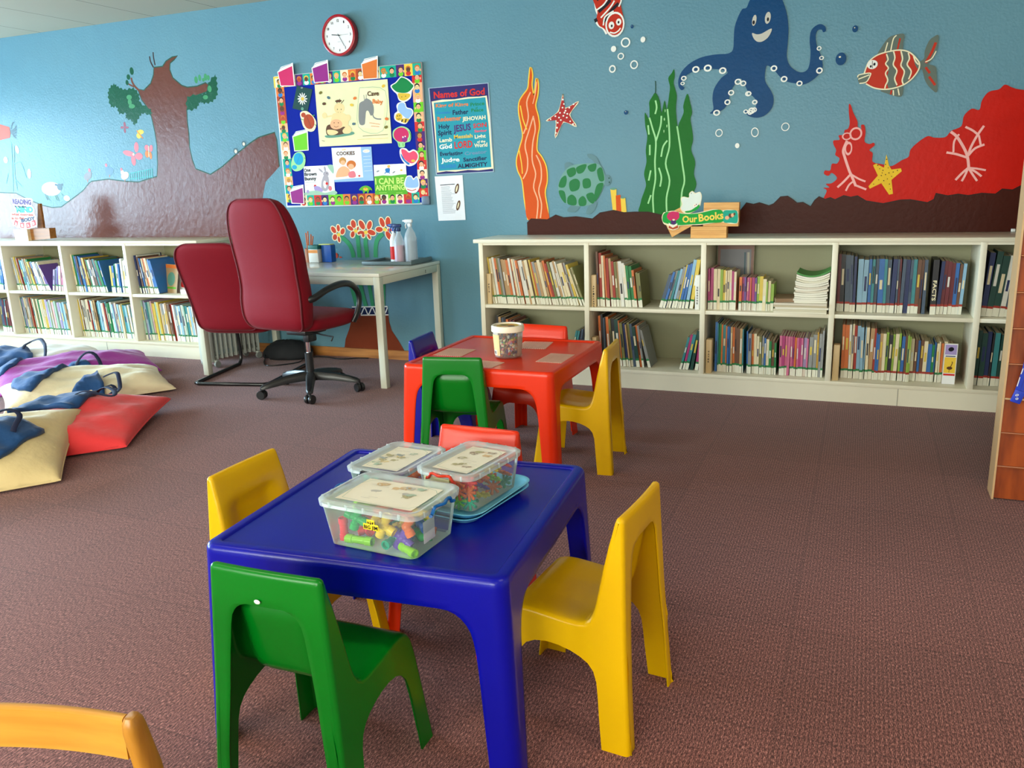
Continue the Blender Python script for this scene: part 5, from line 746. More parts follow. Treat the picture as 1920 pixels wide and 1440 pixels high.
def magazine(x, z, w, d, t, sag, m_, label, rz=0, y=.0):
    mb = MB(); n_ = 10; vs = []; fs = []
    for k in range(n_ + 1):
        u = k / n_ * 2 - 1; zz = sag * (u * u) + (sag * .25 * u if sag else 0)
        for (yy, dz) in ((0, 0), (d, 0), (d, t), (0, t)): vs.append((u * w / 2, yy, zz + dz))
    for k in range(n_):
        b_ = 4 * k
        for q in range(4): fs.append((b_ + q, b_ + 4 + q, b_ + 4 + (q + 1) % 4, b_ + (q + 1) % 4))
    fs += [(0, 1, 2, 3), (4 * n_ + 3, 4 * n_ + 2, 4 * n_ + 1, 4 * n_)]
    mb.add(vs, fs, 0, True); o = mb.build('magazine', m_, None, (x, y, z), rz, angle=30)
    return tag(o, label, 'magazine', 'magazines piled in the third upper bay')
zz = SU + .001; x_ = bx(2)
for i in range(5):
    t = .011; magazine(x_ + .548 + rr.uniform(-.006, .006), zz, .285, .23, t, 0, MG[i % 5], 'flat magazine, %s from the bottom of the shelf pile' % ['lowest', 'second', 'third', 'fourth', 'fifth'][i], rr.uniform(-.03, .03), -.012 + rr.uniform(0, .012)); zz += t + .0006
magazine(x_ + .475, zz, .13, .2, .02, 0, MG[5], 'brown covered magazine lying left of the tall paper pile', .25, .03)
for i in range(13):
    t = .0105; s_ = .001 + i * .0018
    magazine(x_ + .595 + rr.uniform(-.004, .004) + i * .0008, zz, .175, .22, t, s_, MG[rr.choice([0, 1, 2, 2, 4])], 'curled magazine, %s up the tall paper pile' % ordn(i).replace(' from left', '').replace('leftmost', 'first'), 0, -.002 + rr.uniform(0, .012)); zz += t + .0008
magazine(x_ + .607, zz + .0005, .175, .24, .008, .026, mat('green_folder', (70, 148, 66), rough=.5), 'green folder curling on top of the tall paper pile', 0, .0)
MB().rbox((0, 0, .008), (.02, .016, .016), .002).build('body', mat('label_white', (232, 232, 226)), empty('wall_clip', (3.03, WALL_Y - .01, .9245), 0, 'small white clip on the bookcase top at the right end', 'clip'))
# ------------------------------------------------------------------ moulded plastic furniture
def interp(tab, x):
    if x <= tab[0][0]: return tab[0][1]
    for (a, fa), (b_, fb_) in zip(tab, tab[1:]):
        if x <= b_: return fa + (fb_ - fa) * (x - a) / (b_ - a)
    return tab[-1][1]
def sstep(a, b_, x):
    t = max(0, min(1, (x - a) / (b_ - a))); return t * t * (3 - 2 * t)

def finish_shell(bm, mats, thick, classify, bisects, name):
    """weld, split at the seams between parts, thicken, give smooth corner normals, then cut into one mesh per part"""
    for co, no in bisects:
        bmesh.ops.bisect_plane(bm, geom=list(bm.verts) + list(bm.edges) + list(bm.faces), plane_co=co, plane_no=no)
    bmesh.ops.recalc_face_normals(bm, faces=bm.faces)
    for f in bm.faces: f.smooth = True
    me = bpy.data.meshes.new(name); bm.to_mesh(me); bm.free()
    me.set_sharp_from_angle(angle=radians(38))
    ob = bpy.data.objects.new(name, me); COL.objects.link(ob)
    so = ob.modifiers.new('s', 'SOLIDIFY'); so.thickness = thick; so.offset = -1; so.use_rim = True
    wn = ob.modifiers.new('w', 'WEIGHTED_NORMAL'); wn.keep_sharp = True; wn.weight = 100
    dg = bpy.context.evaluated_depsgraph_get(); full = bpy.data.meshes.new_from_object(ob.evaluated_get(dg))
    bpy.data.objects.remove(ob, do_unlink=True)
    cn = [c.vector.copy() for c in full.corner_normals]
    groups = {}
    for p in full.polygons: groups.setdefault(classify(p.center), []).append(p.index)
    out = {}
    for key, ids in groups.items():
        vm = {}; vs = []; fs = []; ns = []
        for i in ids:
            p = full.polygons[i]; f = []
            for li in p.loop_indices:
                vi = full.loops[li].vertex_index
                if vi not in vm: vm[vi] = len(vs); vs.append(full.vertices[vi].co.copy())
                f.append(vm[vi]); ns.append(cn[li])
            fs.append(f)
        pm_ = bpy.data.meshes.new(key); pm_.from_pydata(vs, [], fs); pm_.polygons.foreach_set('use_smooth', [True] * len(fs))
        pm_.materials.append(mats); pm_.update(); pm_.normals_split_custom_set(ns)
        out[key] = pm_
    bpy.data.meshes.remove(full)
    return out

CH = .562
def chair_hw(z): return .170 - .0679 * z
def chair_parts():
    bm = bmesh.new()
    rear = [(-.185 + .018 * z / .29 if z < .29 else -.167 + .010 * (z - .29) / .27, z) for z in (0, .05, .1, .15, .2, .25, .3, .34, .38, .41, .44, .46, .472, .480, .486, .49, .51, .535, .55)]
    top = [(-.1565, .557), (-.153, .5615), (-.147, .5635), (-.141, .562), (-.1375, .5575)]
    front = [(-.135, .55), (-.131, .533), (-.127, .515), (-.122, .497), (-.1185, .48), (-.115, .463), (-.111, .445), (-.1075, .425), (-.103, .402), (-.099, .38), (-.0955, .36), (-.091, .34), (-.086, .325), (-.078, .311), (-.066, .303), (-.05, .300),
             (-.03, .3005), (-.01, .302), (.01, .304), (.03, .306), (.05, .308), (.07, .3095), (.09, .3095), (.108, .307), (.122, .302), (.133, .293), (.140, .282), (.145, .268), (.149, .25), (.152, .235), (.1545, .222), (.1552, .217), (.1562, .209), (.158, .198), (.161, .178), (.165, .15), (.172, .1), (.179, .05), (.186, 0)]
    path = rear + top + front
    nr = len(rear); nt_ = nr + len(top)
    ow_r = [(0, .130), (.15, .122), (.37, .098), (.44, .088), (.46, .083), (.472, .076), (.480, .068), (.486, .058), (.49, .045)]
    ow_f = [(0, .125), (.1, .119), (.15, .113), (.178, .104), (.198, .092), (.209, .080), (.217, .066), (.222, .048)]
    NS, NM = 4, 12
    rows = []
    for i, (y, z) in enumerate(path):
        hw = chair_hw(z) if z < CH - .02 else chair_hw(z)
        r = i < nr; fr = i >= nt_
        if r: ow, full, zt = interp(ow_r, z), z >= .4899, .49
        elif fr and y > .1545: ow, full = interp(ow_f, z), z >= .2219
        else: ow, full = .048, True
        if fr and not (y > .1545): ow = .048 if y > .1 else .05
        xs = [-hw + (hw - ow) * k / NS for k in range(NS)] + [(-ow + 2 * ow * k / NM) for k in range(NM + 1)] + [ow + (hw - ow) * k / NS for k in range(1, NS + 1)]
        vs = []
        for j, xx in enumerate(xs):
            mid = NS < j < NS + NM
            if mid and not full: vs.append(None); continue
            yy, zz = y, z
            if i >= nt_:   # scoop pressed into the backrest, faint dish in the seat
                if z > .32: 
                    sx = 1 - sstep(.066, .104, abs(xx)); sz = 1 - sstep(.455, .495, z); yy -= .020 * sx * sz; 
                elif z > .295 and y < .1:
                    sx = 1 - sstep(.05, .125, abs(xx)); k_ = 1 - sstep(-.09, -.03, y); yy -= .020 * (1 - sstep(.066, .104, abs(xx))) * k_; zz -= .006 * sx * (1 - sstep(.03, .11, y)) * sstep(-.08, -.03, y)
            if i < nr or i < nt_: yy -= .004 * (1 - (xx / hw) ** 2) * sstep(.4, .56, z)
            vs.append(bm.verts.new((xx, yy, zz)))
        rows.append(vs)
    # the top edge dips a little toward the middle of the back
    for a, b_ in zip(rows, rows[1:]):
        for j in range(len(a) - 1):
            q = (a[j], a[j + 1], b_[j + 1], b_[j])
            if all(q): bm.faces.new(q)
    arch = [(.124, 0), (.119, .05), (.113, .1), (.109, .14), (.103, .175), (.094, .202), (.078, .222), (.055, .233), (.025, .237), (-.005, .235), (-.035, .2285), (-.06, .219), (-.08, .207), (-.094, .19), (-.102, .165), (-.106, .13), (-.110, .08), (-.118, 0)]
    for side in (0, -1):
        ring = [r[side] for r in rows]
        sg = -1 if side == 0 else 1
        av = [bm.verts.new((sg * chair_hw(z), y, z)) for y, z in arch]
        bm.faces.new(ring + av)
    bmesh.ops.remove_doubles(bm, verts=bm.verts, dist=1e-5)
    bmesh.ops.recalc_face_normals(bm, faces=bm.faces)
    big = [f for f in bm.faces if len(f.verts) > 20]
    ed = set()
    for f in big:
        for e in f.edges:
            if len(e.link_faces) == 2: ed.add(e)
    bmesh.ops.bevel(bm, geom=list(ed), offset=.011, segments=3, profile=.5, affect='EDGES', clamp_overlap=False)
    def cls(c):
        if c.z < .2 and (c.y < -.075 or c.y > .085): return 'leg%d%d' % (c.x > 0, c.y > 0)
        if c.y < -.07: return 'backrest'
        return 'seat'
    return bm, cls, [((0, 0, .2), (0, 0, 1)), ((0, -.07, 0), (0, 1, 0))]
def plastic(name, rgb, **k): return mat(name, rgb, rough=.27, bump=.03, bscale=260, spec=.36, **k)
PY = plastic('yellow_plastic', (224, 174, 0)); PG_ = plastic('green_plastic', (0, 112, 24)); PR = plastic('red_plastic', (224, 46, 4)); PB = plastic('blue_plastic', (2, 8, 150))
CM = {}
def make_chair(col, m_, loc, rz, label, group='small moulded plastic chairs'):
    if 'src' not in CM:
        bm, cls, bis = chair_parts(); CM['src'] = finish_shell(bm, m_, .0045, cls, bis, 'chair_shell')
    root = empty('childs_chair', loc, rz, label, 'chair', None)
    for key, me in CM['src'].items():
        me2 = me.copy(); me2.materials.clear(); me2.materials.append(m_)
        o = bpy.data.objects.new('leg' if key.startswith('leg') else key, me2); o.parent = root; COL.objects.link(o)
    return root
D = radians
make_chair('y', PY, (1.688, -3.120, 0), D(90 - 5), 'yellow plastic child chair at the right side of the blue table')
g1 = make_chair('g', PG_, (1.232, -3.571, 0), D(1.5), 'green plastic child chair tucked under the near side of the blue table')
make_chair('y', PY, (.892, -3.205, 0), D(-90 - 1), 'yellow plastic child chair at the left side of the blue table')
make_chair('r', PR, (1.234, -2.868, 0), D(180 - 1), 'red plastic child chair on the far side of the blue table')
make_chair('y', PY, (1.118, -1.385, 0), D(90 + 4), 'yellow plastic child chair at the right side of the red table')
make_chair('g', PG_, (.662, -1.668, 0), D(10), 'green plastic child chair on the near side of the red table')
make_chair('b', PB, (.455, -1.381, 0), D(-90 + 4.4), 'blue plastic child chair at the left side of the red table')
make_chair('r', PR, (.778, -1.123, 0), D(180 - 5.3), 'red plastic child chair on the far side of the red table')
st = MB(); st.sphere((0, 0, 0), .006, 0, 10, (1.2, .25, .8)); s_ = st.build('sticker_mark', mat('label_white', (232, 232, 226))); s_.parent = g1; s_.location = (-.012, -.1665, .502)

def table_parts(W_, D_, H):
    bm = bmesh.new(); sp = .025; rc = .034; HW, HD = W_ / 2, D_ / 2
    def ex(z): return sp * (1 - min(z, H) / H)
    zs = [0, .08, .16, .24, .30, .34, .36, .38, .395, .408, .417, .423, .425, .44, .46, .48, H - .012]
    owt = [(0, -.062), (.30, -.073), (.34, -.076), (.36, -.079), (.38, -.084), (.395, -.092), (.408, -.103), (.417, -.116), (.423, -.132), (.425, -.148)]
    tops = [(.0035, H - .004), (.010, H), (.027, H), (.031, H - .0025), (.033, H - .0055)]
    rows = [(0, z) for z in zs] + tops
    NC, NS, NM = 6, 4, 10
    ring_prev = None
    for ri, (ins, z) in enumerate(rows):
        hw, hd = HW + ex(z) - ins, HD + ex(z) - ins; r_ = max(.006, rc - ins * .8); ring = []
        for q in range(4):
            # side q: 0 front(-y), 1 right, 2 back, 3 left
            L = (hw if q % 2 == 0 else hd); O = (hd if q % 2 == 0 else hw)
            half = L - r_
            outer = (W_ / 2 if q % 2 == 0 else D_ / 2)
            ow = min((outer + ex(z)) + interp(owt, z), half - .008) if z < .4249 else outer - .148
            if z > .43: ow = outer - .148
            full = z >= .4249
            def P(a, b_, qq=q):
                return {0: (a, -b_), 1: (b_, a), 2: (-a, b_), 3: (-b_, -a)}[qq]
            xs = [-half + (half - ow) * k / NS for k in range(NS)] + [-ow + 2 * ow * k / NM for k in range(NM + 1)] + [ow + (half - ow) * k / NS for k in range(1, NS + 1)]
            for j, a in enumerate(xs):
                if NS < j < NS + NM and not full: ring.append(None); continue
                x_, y_ = P(a, O); ring.append(bm.verts.new((x_, y_, z)))
            for k in range(1, NC):
                an = -pi / 2 + (pi / 2) * k / NC
                ca, sa = cos(an), sin(an)
                x_, y_ = P(half + r_ * ca, O - r_ + r_ * -sa)
                ring.append(bm.verts.new((x_, y_, z)))
        if ring_prev:
            n_ = len(ring)
            for k in range(n_):
                l = (k + 1) % n_; qd = (ring_prev[k], ring_prev[l], ring[l], ring[k])
                if all(qd): bm.faces.new(qd)
        ring_prev = ring
    bm.faces.new([v for v in ring_prev])
    def cls(c):
        if c.z < .40 and True: return 'leg%d%d' % (c.x > 0, c.y > 0)
        return 'tabletop'
    return bm, cls, [((0, 0, .40), (0, 0, 1))]
def make_table(m_, W_, D_, H, loc, rz, label):
    bm, cls, bis = table_parts(W_, D_, H); parts = finish_shell(bm, m_, .005, cls, bis, 'table_shell')
    root = empty('childs_table', loc, rz, label, 'table')
    for key, me in parts.items():
        o = bpy.data.objects.new('leg' if key.startswith('leg') else key, me); o.parent = root; COL.objects.link(o)
    return root
TH = .503
make_table(PB, .738, .722, TH, (1.2574, -3.1732, 0), .079, 'blue plastic child table in the foreground with clear toy boxes on it')
make_table(PR, .722, .728, TH, (.7569, -1.3794, 0), -.0065, 'red plastic child table with a bead bucket and pegboards on it')

# ------------------------------------------------------------------ desk by the wall
DM = mat('desk_metal', (206, 208, 190), rough=.4); DT = mat('desk_top', (236, 236, 222), rough=.16, coat=.3)
desk = empty('desk', (-1.2725, 0, 0), 0, 'white laminate desk with square metal legs against the blue wall', 'desk')
MB().rbox((0, -.012, .7345), (1.52, .826, .023), .003).build('desktop', DT, desk)
for sx, sy in ((1, 1), (1, -1), (-1, 1), (-1, -1)):
    MB().rbox((sx * .7375, -.012 + sy * .3905, .361), (.045, .045, .722), .003).build('leg', DM, desk)
for sy in (1, -1): MB().rbox((0, -.012 + sy * .398, .697), (1.43, .028, .05), .002).build('apron', DM, desk)
for sx in (1, -1): MB().rbox((sx * .745, -.012, .697), (.028, .736, .05), .002).build('apron', DM, desk)
sc = MB(); sc.lathe([(.004, 0), (.004, .002)], (.7605, .18, .70), 8, 0, Matrix.Rotation(pi / 2, 3, 'Y')); sc.lathe([(.004, 0), (.004, .002)], (.7605, .18, .688), 8, 0, Matrix.Rotation(pi / 2, 3, 'Y')); sc.build('screw', mat('screw_steel', (110, 112, 110), .35, .8), desk)

# ------------------------------------------------------------------ office chairs
FAB = mat('red_fabric', (124, 5, 26), rough=.7, spec=.2, sheen=.08, bump=.2, bscale=420); FABP = mat('red_piping', (96, 4, 22), rough=.7)
BLK = mat('black_plastic', (26, 28, 30), rough=.38, coat=.15); CHR = mat('chrome', (220, 220, 224), rough=.14, metal=1.0); BKM = mat('black_metal', (22, 24, 26), rough=.28, coat=.4)
def pad(levels, n=32, crown=.02):
    """levels: z, half width, y of the middle, half thickness"""
    rings = []
    for (z, hw, yc, th) in levels:
        r = []
        for k in range(n):
            a = 2 * pi * k / n; ca, sa = cos(a), sin(a)
            px = hw * math.copysign(abs(ca) ** .30, ca); py = th * math.copysign(abs(sa) ** .42, sa)
            bulge = crown * (1 - (px / max(hw, 1e-3)) ** 2)
            py += -bulge if sa < 0 else bulge * .4
            r.append((px, yc + py, z))
        rings.append(r)
    return rings
def smooth_levels(L, k=4): return catmull(L, k, closed=False)
def piping(levels, sgn=-1, inset=.0):
    """a cord running round the rear edge of the pad"""
    P = []
    for (z, hw, yc, th) in levels: P.append((hw * .965, yc + sgn * th * .93, z))
    Q = [(-p[0], p[1], p[2]) for p in reversed(P)]
    return P + Q
oc = empty('office_chair', (-.955, -.62, 0), radians(-6), 'high backed red swivel office chair with black arms seen from behind', 'chair')
lv = smooth_levels([(.443, .12, -.205, .012), (.450, .19, -.215, .032), (.475, .228, -.220, .050), (.53, .245, -.228, .060), (.62, .250, -.228, .063), (.70, .243, -.225, .063), (.80, .240, -.235, .062), (.92, .246, -.255, .058), (1.03, .243, -.280, .054), (1.12, .226, -.302, .048), (1.18, .200, -.316, .042), (1.215, .165, -.324, .032), (1.232, .115, -.328, .016)])
MB().loft(pad(lv)).build('backrest', FAB, oc, angle=180)
MB().tube(piping(lv[1:-1]), .0055, 6, closed=True).build('piping', FABP, oc)
sl = []
for (y, hw, zc, th) in catmull([(-.20, .19, .475, .03), (-.16, .235, .474, .046), (-.05, .25, .470, .05), (.10, .258, .472, .05), (.20, .255, .478, .047), (.26, .235, .474, .038), (.285, .20, .465, .018)], 4, closed=False):
    r = []
    for k in range(28):
        a = 2 * pi * k / 28; ca, sa = cos(a), sin(a)
        r.append((hw * math.copysign(abs(ca) ** .45, ca), y, zc + th * math.copysign(abs(sa) ** .6, sa)))
    sl.append(r)
MB().loft(sl).build('seat', FAB, oc, angle=180)
mb = MB(); mb.rbox((0, 0, .405), (.16, .2, .035), .008); mb.rbox((.05, -.03, .375), (.05, .08, .07), .01); mb.build('mechanism', BLK, oc)
MB().tube([(.06, -.02, .40), (.16, -.04, .392), (.26, -.05, .386), (.25, -.06, .36)], .005, 8).build('lever', BLK, oc)
MB().lathe([(.014, .24), (.014, .40)]).build('gas_lift', CHR, oc)
MB().lathe([(.034, .085), (.032, .12), (.026, .125), (.026, .26), (.024, .262)]).build('column', BLK, oc)
for k in range(5):
    a = radians(-50 + 72 * k); arm = MB(); pr = []
    for (u, z, w, h) in ((.0, .108, .034, .028), (.06, .110, .030, .026), (.16, .103, .026, .022), (.25, .088, .023, .018), (.305, .076, .020, .014), (.322, .070, .012, .009)):
        pr.append([(u * cos(a) - (w * cx_) * sin(a), u * sin(a) + (w * cx_) * cos(a), z + h * cz_) for cx_, cz_ in ((-1, -1), (1, -1), (1, .3), (.6, 1), (-.6, 1), (-1, .3))])
    arm.loft(pr); ao = arm.build('base_arm', BLK, oc, angle=50)
    c_ = MB(); R_ = Matrix.Rotation(a + .9, 3, 'Z') @ Matrix.Rotation(pi / 2, 3, 'Y')
    cx_, cy_ = .318 * cos(a), .318 * sin(a)
    for s in (-1, 1): c_.lathe([(.006, -.010), (.026, -.010), (.029, -.005), (.029, .005), (.026, .010), (.006, .010)], Vector((cx_, cy_, .0295)) + R_ @ Vector((0, 0, s * .016)), 16, 0, R_)
    c_.tube([(cx_, cy_, .03), (cx_, cy_, .07)], .009, 8); c_.rbox((cx_, cy_, .05), (.016, .016, .02), .004); c_.build('caster', BLK, ao)
for s in (-1, 1):
    P = catmull([(s * .232, -.22, .635), (s * .262, -.19, .645), (s * .285, -.10, .685), (s * .290, .02, .705), (s * .290, .12, .690), (s * .288, .185, .63), (s * .286, .19, .56), (s * .280, .165, .495), (s * .262, .15, .45)], 5, closed=False)
    MB().tube(P, .0165, 12, flat=1.25).build('armrest', BLK, oc)
vc = empty('visitor_chair', (-1.675, -.32, 0), radians(12), 'low backed red visitor chair with black cantilever frame by the bookcase', 'chair')
lv = smooth_levels([(.362, .10, -.215, .012), (.370, .175, -.222, .026), (.40, .215, -.232, .038), (.47, .225, -.245, .044), (.56, .236, -.262, .046), (.66, .243, -.292, .046), (.76, .250, -.330, .044), (.86, .246, -.372, .042), (.92, .222, -.398, .036), (.948, .185, -.410, .026), (.96, .13, -.416, .012)])
MB().loft(pad(lv)).build('backrest', FAB, vc, angle=180)
MB().tube(piping(lv[1:-1]), .0055, 6, closed=True).build('piping', FABP, vc)
sl = []
for (y, hw, zc, th) in catmull([(-.22, .20, .385, .030), (-.17, .240, .382, .050), (0, .255, .388, .055), (.14, .255, .400, .050), (.24, .235, .405, .038), (.265, .20, .398, .018)], 4, closed=False):
    r = []
    for k in range(28):
        a = 2 * pi * k / 28; ca, sa = cos(a), sin(a)
        r.append((hw * math.copysign(abs(ca) ** .45, ca), y, zc + th * math.copysign(abs(sa) ** .6, sa)))
    sl.append(r)
MB().loft(sl).build('seat', FAB, vc, angle=180)
P = []
for s in (-1, 1):
    q = [(s * .20, .05, .334), (s * .262, .08, .338), (s * .268, .16, .345), (s * .268, .24, .335), (s * .268, .305, .27), (s * .268, .325, .14), (s * .268, .325, .055), (s * .268, .30, .016), (s * .268, .24, .0125), (s * .268, -.25, .0125), (s * .262, -.30, .0125), (s * .235, -.325, .0125)]
    P.append(catmull(q, 4, closed=False))
path = P[0] + list(reversed(P[1]))
MB().tube(path, .0125, 10).build('frame', BKM, vc)
MB().tube([(-.20, .05, .334), (.20, .05, .334)], .0125, 10).build('cross_tube', BKM, vc)

# ------------------------------------------------------------------ oil radiator beside the bookcase
RADM = mat('radiator_enamel', (196, 202, 192), rough=.35)
rad = empty('oil_radiator', (-2.150, .01, 0), radians(-12), 'off white finned oil radiator on wheels between bookcase and desk', 'radiator')
MB().rbox((0, -.215, .32), (.13, .045, .56), .012).build('control_box', RADM, rad)
for i in range(10):
    mb = MB(); y = -.165 + i * .042
    mb.rbox((0, y, .325), (.13, .012, .54), .005); mb.tube([(-.035, y, .12), (-.035, y, .55)], .014, 8); mb.tube([(.035, y, .12), (.035, y, .55)], .014, 8); mb.rbox((.0, y, .07), (.10, .034, .03), .008); mb.rbox((.0, y, .575), (.10, .034, .03), .008)
    mb.build('fin', RADM, rad)
WGR = mat('wheel_grey', (150, 156, 150), rough=.4)
for sy in (-.19, .19):
    fo_ = MB().rbox((0, sy, .050), (.17, .03, .012), .004).build('foot_bar', RADM, rad)
    for sx in (-1, 1): MB().lathe([(.008, -.010), (.024, -.010), (.026, 0), (.024, .010), (.008, .010)], (sx * .078, sy, .026), 16, 0, Matrix.Rotation(pi / 2, 3, 'Y')).tube([(sx * .078, sy, .026), (sx * .078, sy, .06)], .007, 8).build('wheel', WGR, fo_)
cb = catmull([(-1.98, .20, .05), (-1.93, .12, .008), (-1.86, .02, .006), (-1.76, -.06, .006), (-1.66, .0, .006), (-1.60, .12, .006), (-1.66, .26, .006), (-1.52, .32, .006), (-1.35, .28, .006), (-1.24, .34, .006), (-1.15, .36, .006)], 6, closed=False)
tag(MB().tube(cb, .0045, 8).build('power_cord', BKM), 'thin dark power cord lying on the carpet under the desk', 'cord')
bgm = MB(); 
rg = []
for (z, s) in ((.002, .95), (.02, 1.0), (.06, .96), (.10, .8), (.13, .5), (.14, .15)):
    rg.append([(.20 * s * cos(2 * pi * k / 20) * (1 + .08 * sin(3 * k)), .11 * s * sin(2 * pi * k / 20) * (1 + .06 * cos(5 * k)), z + .006 * sin(k * 2.2)) for k in range(20)])
bgm.loft(rg); r0 = empty('black_bag', (-1.80, .25, 0), .2, 'slumped black bag on the carpet behind the visitor chair', 'bag'); bgm.build('body', mat('black_cloth', (22, 26, 30), rough=.8), r0, angle=180)

# ------------------------------------------------------------------ wooden chair, foreground left
PINE = wood('chair_pine', (204, 146, 52), (180, 120, 34), .38, 2.2, axis=0); PINE2 = wood('chair_pine_v', (190, 130, 44), (150, 96, 28), .34, 2.2, axis=2)
wc = empty('wooden_chair', (1.212, -4.275, 0), radians(15), 'varnished pine chair whose top rail shows at the bottom left', 'chair')
hz = .567
for s in (-1, 1):
    pr = []
    for (z, y, w, d) in ((0, -.01, .014, .018), (.15, .0, .015, .019), (.33, .015, .015, .022), (.45, .0, .014, .020), (hz - .035, -.018, .0125, .017), (hz - .022, -.02, .011, .015), (hz - .013, -.0205, .007, .010)):
        pr.append([(s * .158 + a * w, .11 + y + b_ * d, z) for a, b_ in ((-1, -.6), (-.6, -1), (.6, -1), (1, -.6), (1, .6), (.6, 1), (-.6, 1), (-1, .6))])
    MB().loft(pr).build('back_post', PINE2, wc, angle=60)
    MB().rbox((s * .155, -.17, .155), (.028, .028, .31), .005).build('front_leg', PINE2, wc)
for (z, h) in ((hz - .05, .068), (hz - .19, .045)):
    mb = MB(); vs = []; fs = []; n_ = 12
    for k in range(n_ + 1):
        u = k / n_ * 2 - 1; x_ = u * .146; y_ = .092 + .012 * (1 - u * u); zz = z + .0 * u
        for dy, dz in ((-.008, -h / 2), (.008, -h / 2), (.008, h / 2 - .003), (.004, h / 2), (-.004, h / 2), (-.008, h / 2 - .003)): vs.append((x_, y_ + dy, zz + dz))
    for k in range(n_):
        for q in range(6): a_ = 6 * k; fs.append((a_ + q, a_ + (q + 1) % 6, a_ + 6 + (q + 1) % 6, a_ + 6 + q))
    fs += [tuple(range(5, -1, -1)), tuple(6 * n_ + q for q in range(6))]
    mb.add(vs, fs, 0, True).build('back_rail', PINE, wc, angle=50)
MB().rbox((0, -.03, .32), (.34, .32, .022), .008).build('seat', PINE, wc)
MB().rbox((0, -.17, .285), (.30, .018, .04), .003).build('seat_rail', PINE, wc)

# ------------------------------------------------------------------ tiered display rack at the right edge
RW = wood('rack_veneer', (168, 74, 20), (122, 48, 12), .24, 2.0, axis=2); RE = mat('rack_edging', (206, 168, 122), rough=.5)
rk = empty('display_rack', (2.808, -1.345, 0), 0, 'tall red brown tiered display rack with pale edging at the right edge', 'display rack')
MB().box((.0035, .06, .83), (.007, .12, 1.66)).build('side_panel', RE, rk)
MB().box((.8965, .06, .83), (.007, .12, 1.66)).build('side_panel', RE, rk)
for k in range(12):
    z0 = .006 + k * .1365; d0 = .004 + .0 * k
    mb = MB(); mb.add([(.008, d0, z0), (.892, d0, z0), (.892, d0 + .018, z0 + .130), (.008, d0 + .018, z0 + .130), (.008, d0 + .012, z0), (.892, d0 + .012, z0), (.892, d0 + .030, z0 + .130), (.008, d0 + .030, z0 + .130)], [(0, 1, 2, 3), (7, 6, 5, 4), (0, 4, 5, 1), (3, 2, 6, 7), (0, 3, 7, 4), (1, 5, 6, 2)])
    mb.build('tier_panel', RW, rk)
    MB().rbox((.45, d0 + .013, z0 + .1325), (.884, .034, .006), .002).build('tier_ledge', RE if k == 2 else wood('rack_ledge', (170, 96, 44), (150, 78, 34), .3, 2, axis=0), rk)
MB().box((.45, .115, .83), (.884, .008, 1.64)).build('back_panel', RW, rk)
ly = empty('lanyard', (2.862, -1.366, .41), 0, 'blue lanyard with white lettering hanging on the display rack', 'lanyard'); LYB = mat('lanyard_blue', (30, 60, 190), rough=.5)
def ribbon(path, w, name, m_, par):
    mb = MB(); vs = []; fs = []
    for i, p in enumerate(path):
        vs += [(p[0] - w / 2, p[1], p[2]), (p[0] + w / 2, p[1], p[2]), (p[0] + w / 2, p[1] + .0015, p[2]), (p[0] - w / 2, p[1] + .0015, p[2])]
        if i:
            for q in range(4): a_ = 4 * (i - 1); fs.append((a_ + q, a_ + (q + 1) % 4, a_ + 4 + (q + 1) % 4, a_ + 4 + q))
    mb.add(vs, fs, 0, True); return mb.build(name, m_, par)
ribbon(catmull([(-.014, 0, .03), (.002, -.004, .12), (.012, 0, .2), (.02, .002, .29), (.045, .01, .36)], 4, closed=False), .016, 'strap', LYB, ly)
ribbon(catmull([(.0, .003, .03), (.022, .004, .12), (.034, .004, .22), (.055, .006, .30), (.07, .012, .36)], 4, closed=False), .016, 'strap', LYB, ly)
MB().rbox((-.008, 0, .018), (.036, .007, .05), .003, rot=Matrix.Rotation(.3, 3, 'Y')).build('clip', LYB, ly)
mb, mats, _ = print_shapes([('s', 'whitep', 3, [(-15, 60), (-9, 96)]), ('s', 'whitep', 3, [(-7, 108), (-2, 130)]), ('s', 'whitep', 3, [(1, 160), (5, 190)]), ('s', 'whitep', 3, [(9, 205), (13, 240)]), ('e', 'whitep', .5, (-12, 26, 6, 4, 20)), ('e', 'whitep', .5, (-11, 12, 5, 4, 20))], -.0065, .0002); mb.build('printed_picture', mats, ly)
# ------------------------------------------------------------------ clock
ck = empty('wall_clock', (-1.193, WALL_Y - .045, 2.309), 0, 'round wall clock with a red rim above the notice board', 'clock')
RX = Matrix.Rotation(pi / 2, 3, 'X')
MB().lathe([(.118, -.044), (.130, -.044), (.136, -.034), (.136, .006), (.128, .010), (.120, .008), (.118, .0)], (0, 0, 0), 48, 0, RX, cap=False).build('rim', plastic('clock_red', (170, 20, 36)), ck)
MB().lathe([(.0001, 0), (.119, 0)], (0, .0, 0), 48, 0, RX, cap=False).build('dial', mat('dial_white', (236, 236, 234), rough=.4), ck)
tx = []
for h in range(1, 13):
    a = radians(90 - 30 * h); s = str(h); w = 8 if len(s) == 1 else 16; cx_, cz_ = 96 * cos(a), 96 * sin(a)
    tx.append(('t', 'ink', s, cx_ - w / 2, cz_ - 8, cx_ + w / 2, cz_ - 8, 16))
lettering(tx, -.0012, ck, name='numerals')
mb, mats, _ = print_shapes([('s', 'grey', 2, [(-12, -42), (12, -42)])], -.0012, .0001); mb.build('small_print', mats, ck)
def hand(nm, ang, L_, w, y):
    mb, mats, _ = print_shapes([('s', 'ink', w, [(-12 * cos(ang), -12 * sin(ang)), (L_ * cos(ang), L_ * sin(ang))])], y, .0002); mb.build(nm, mats, ck)
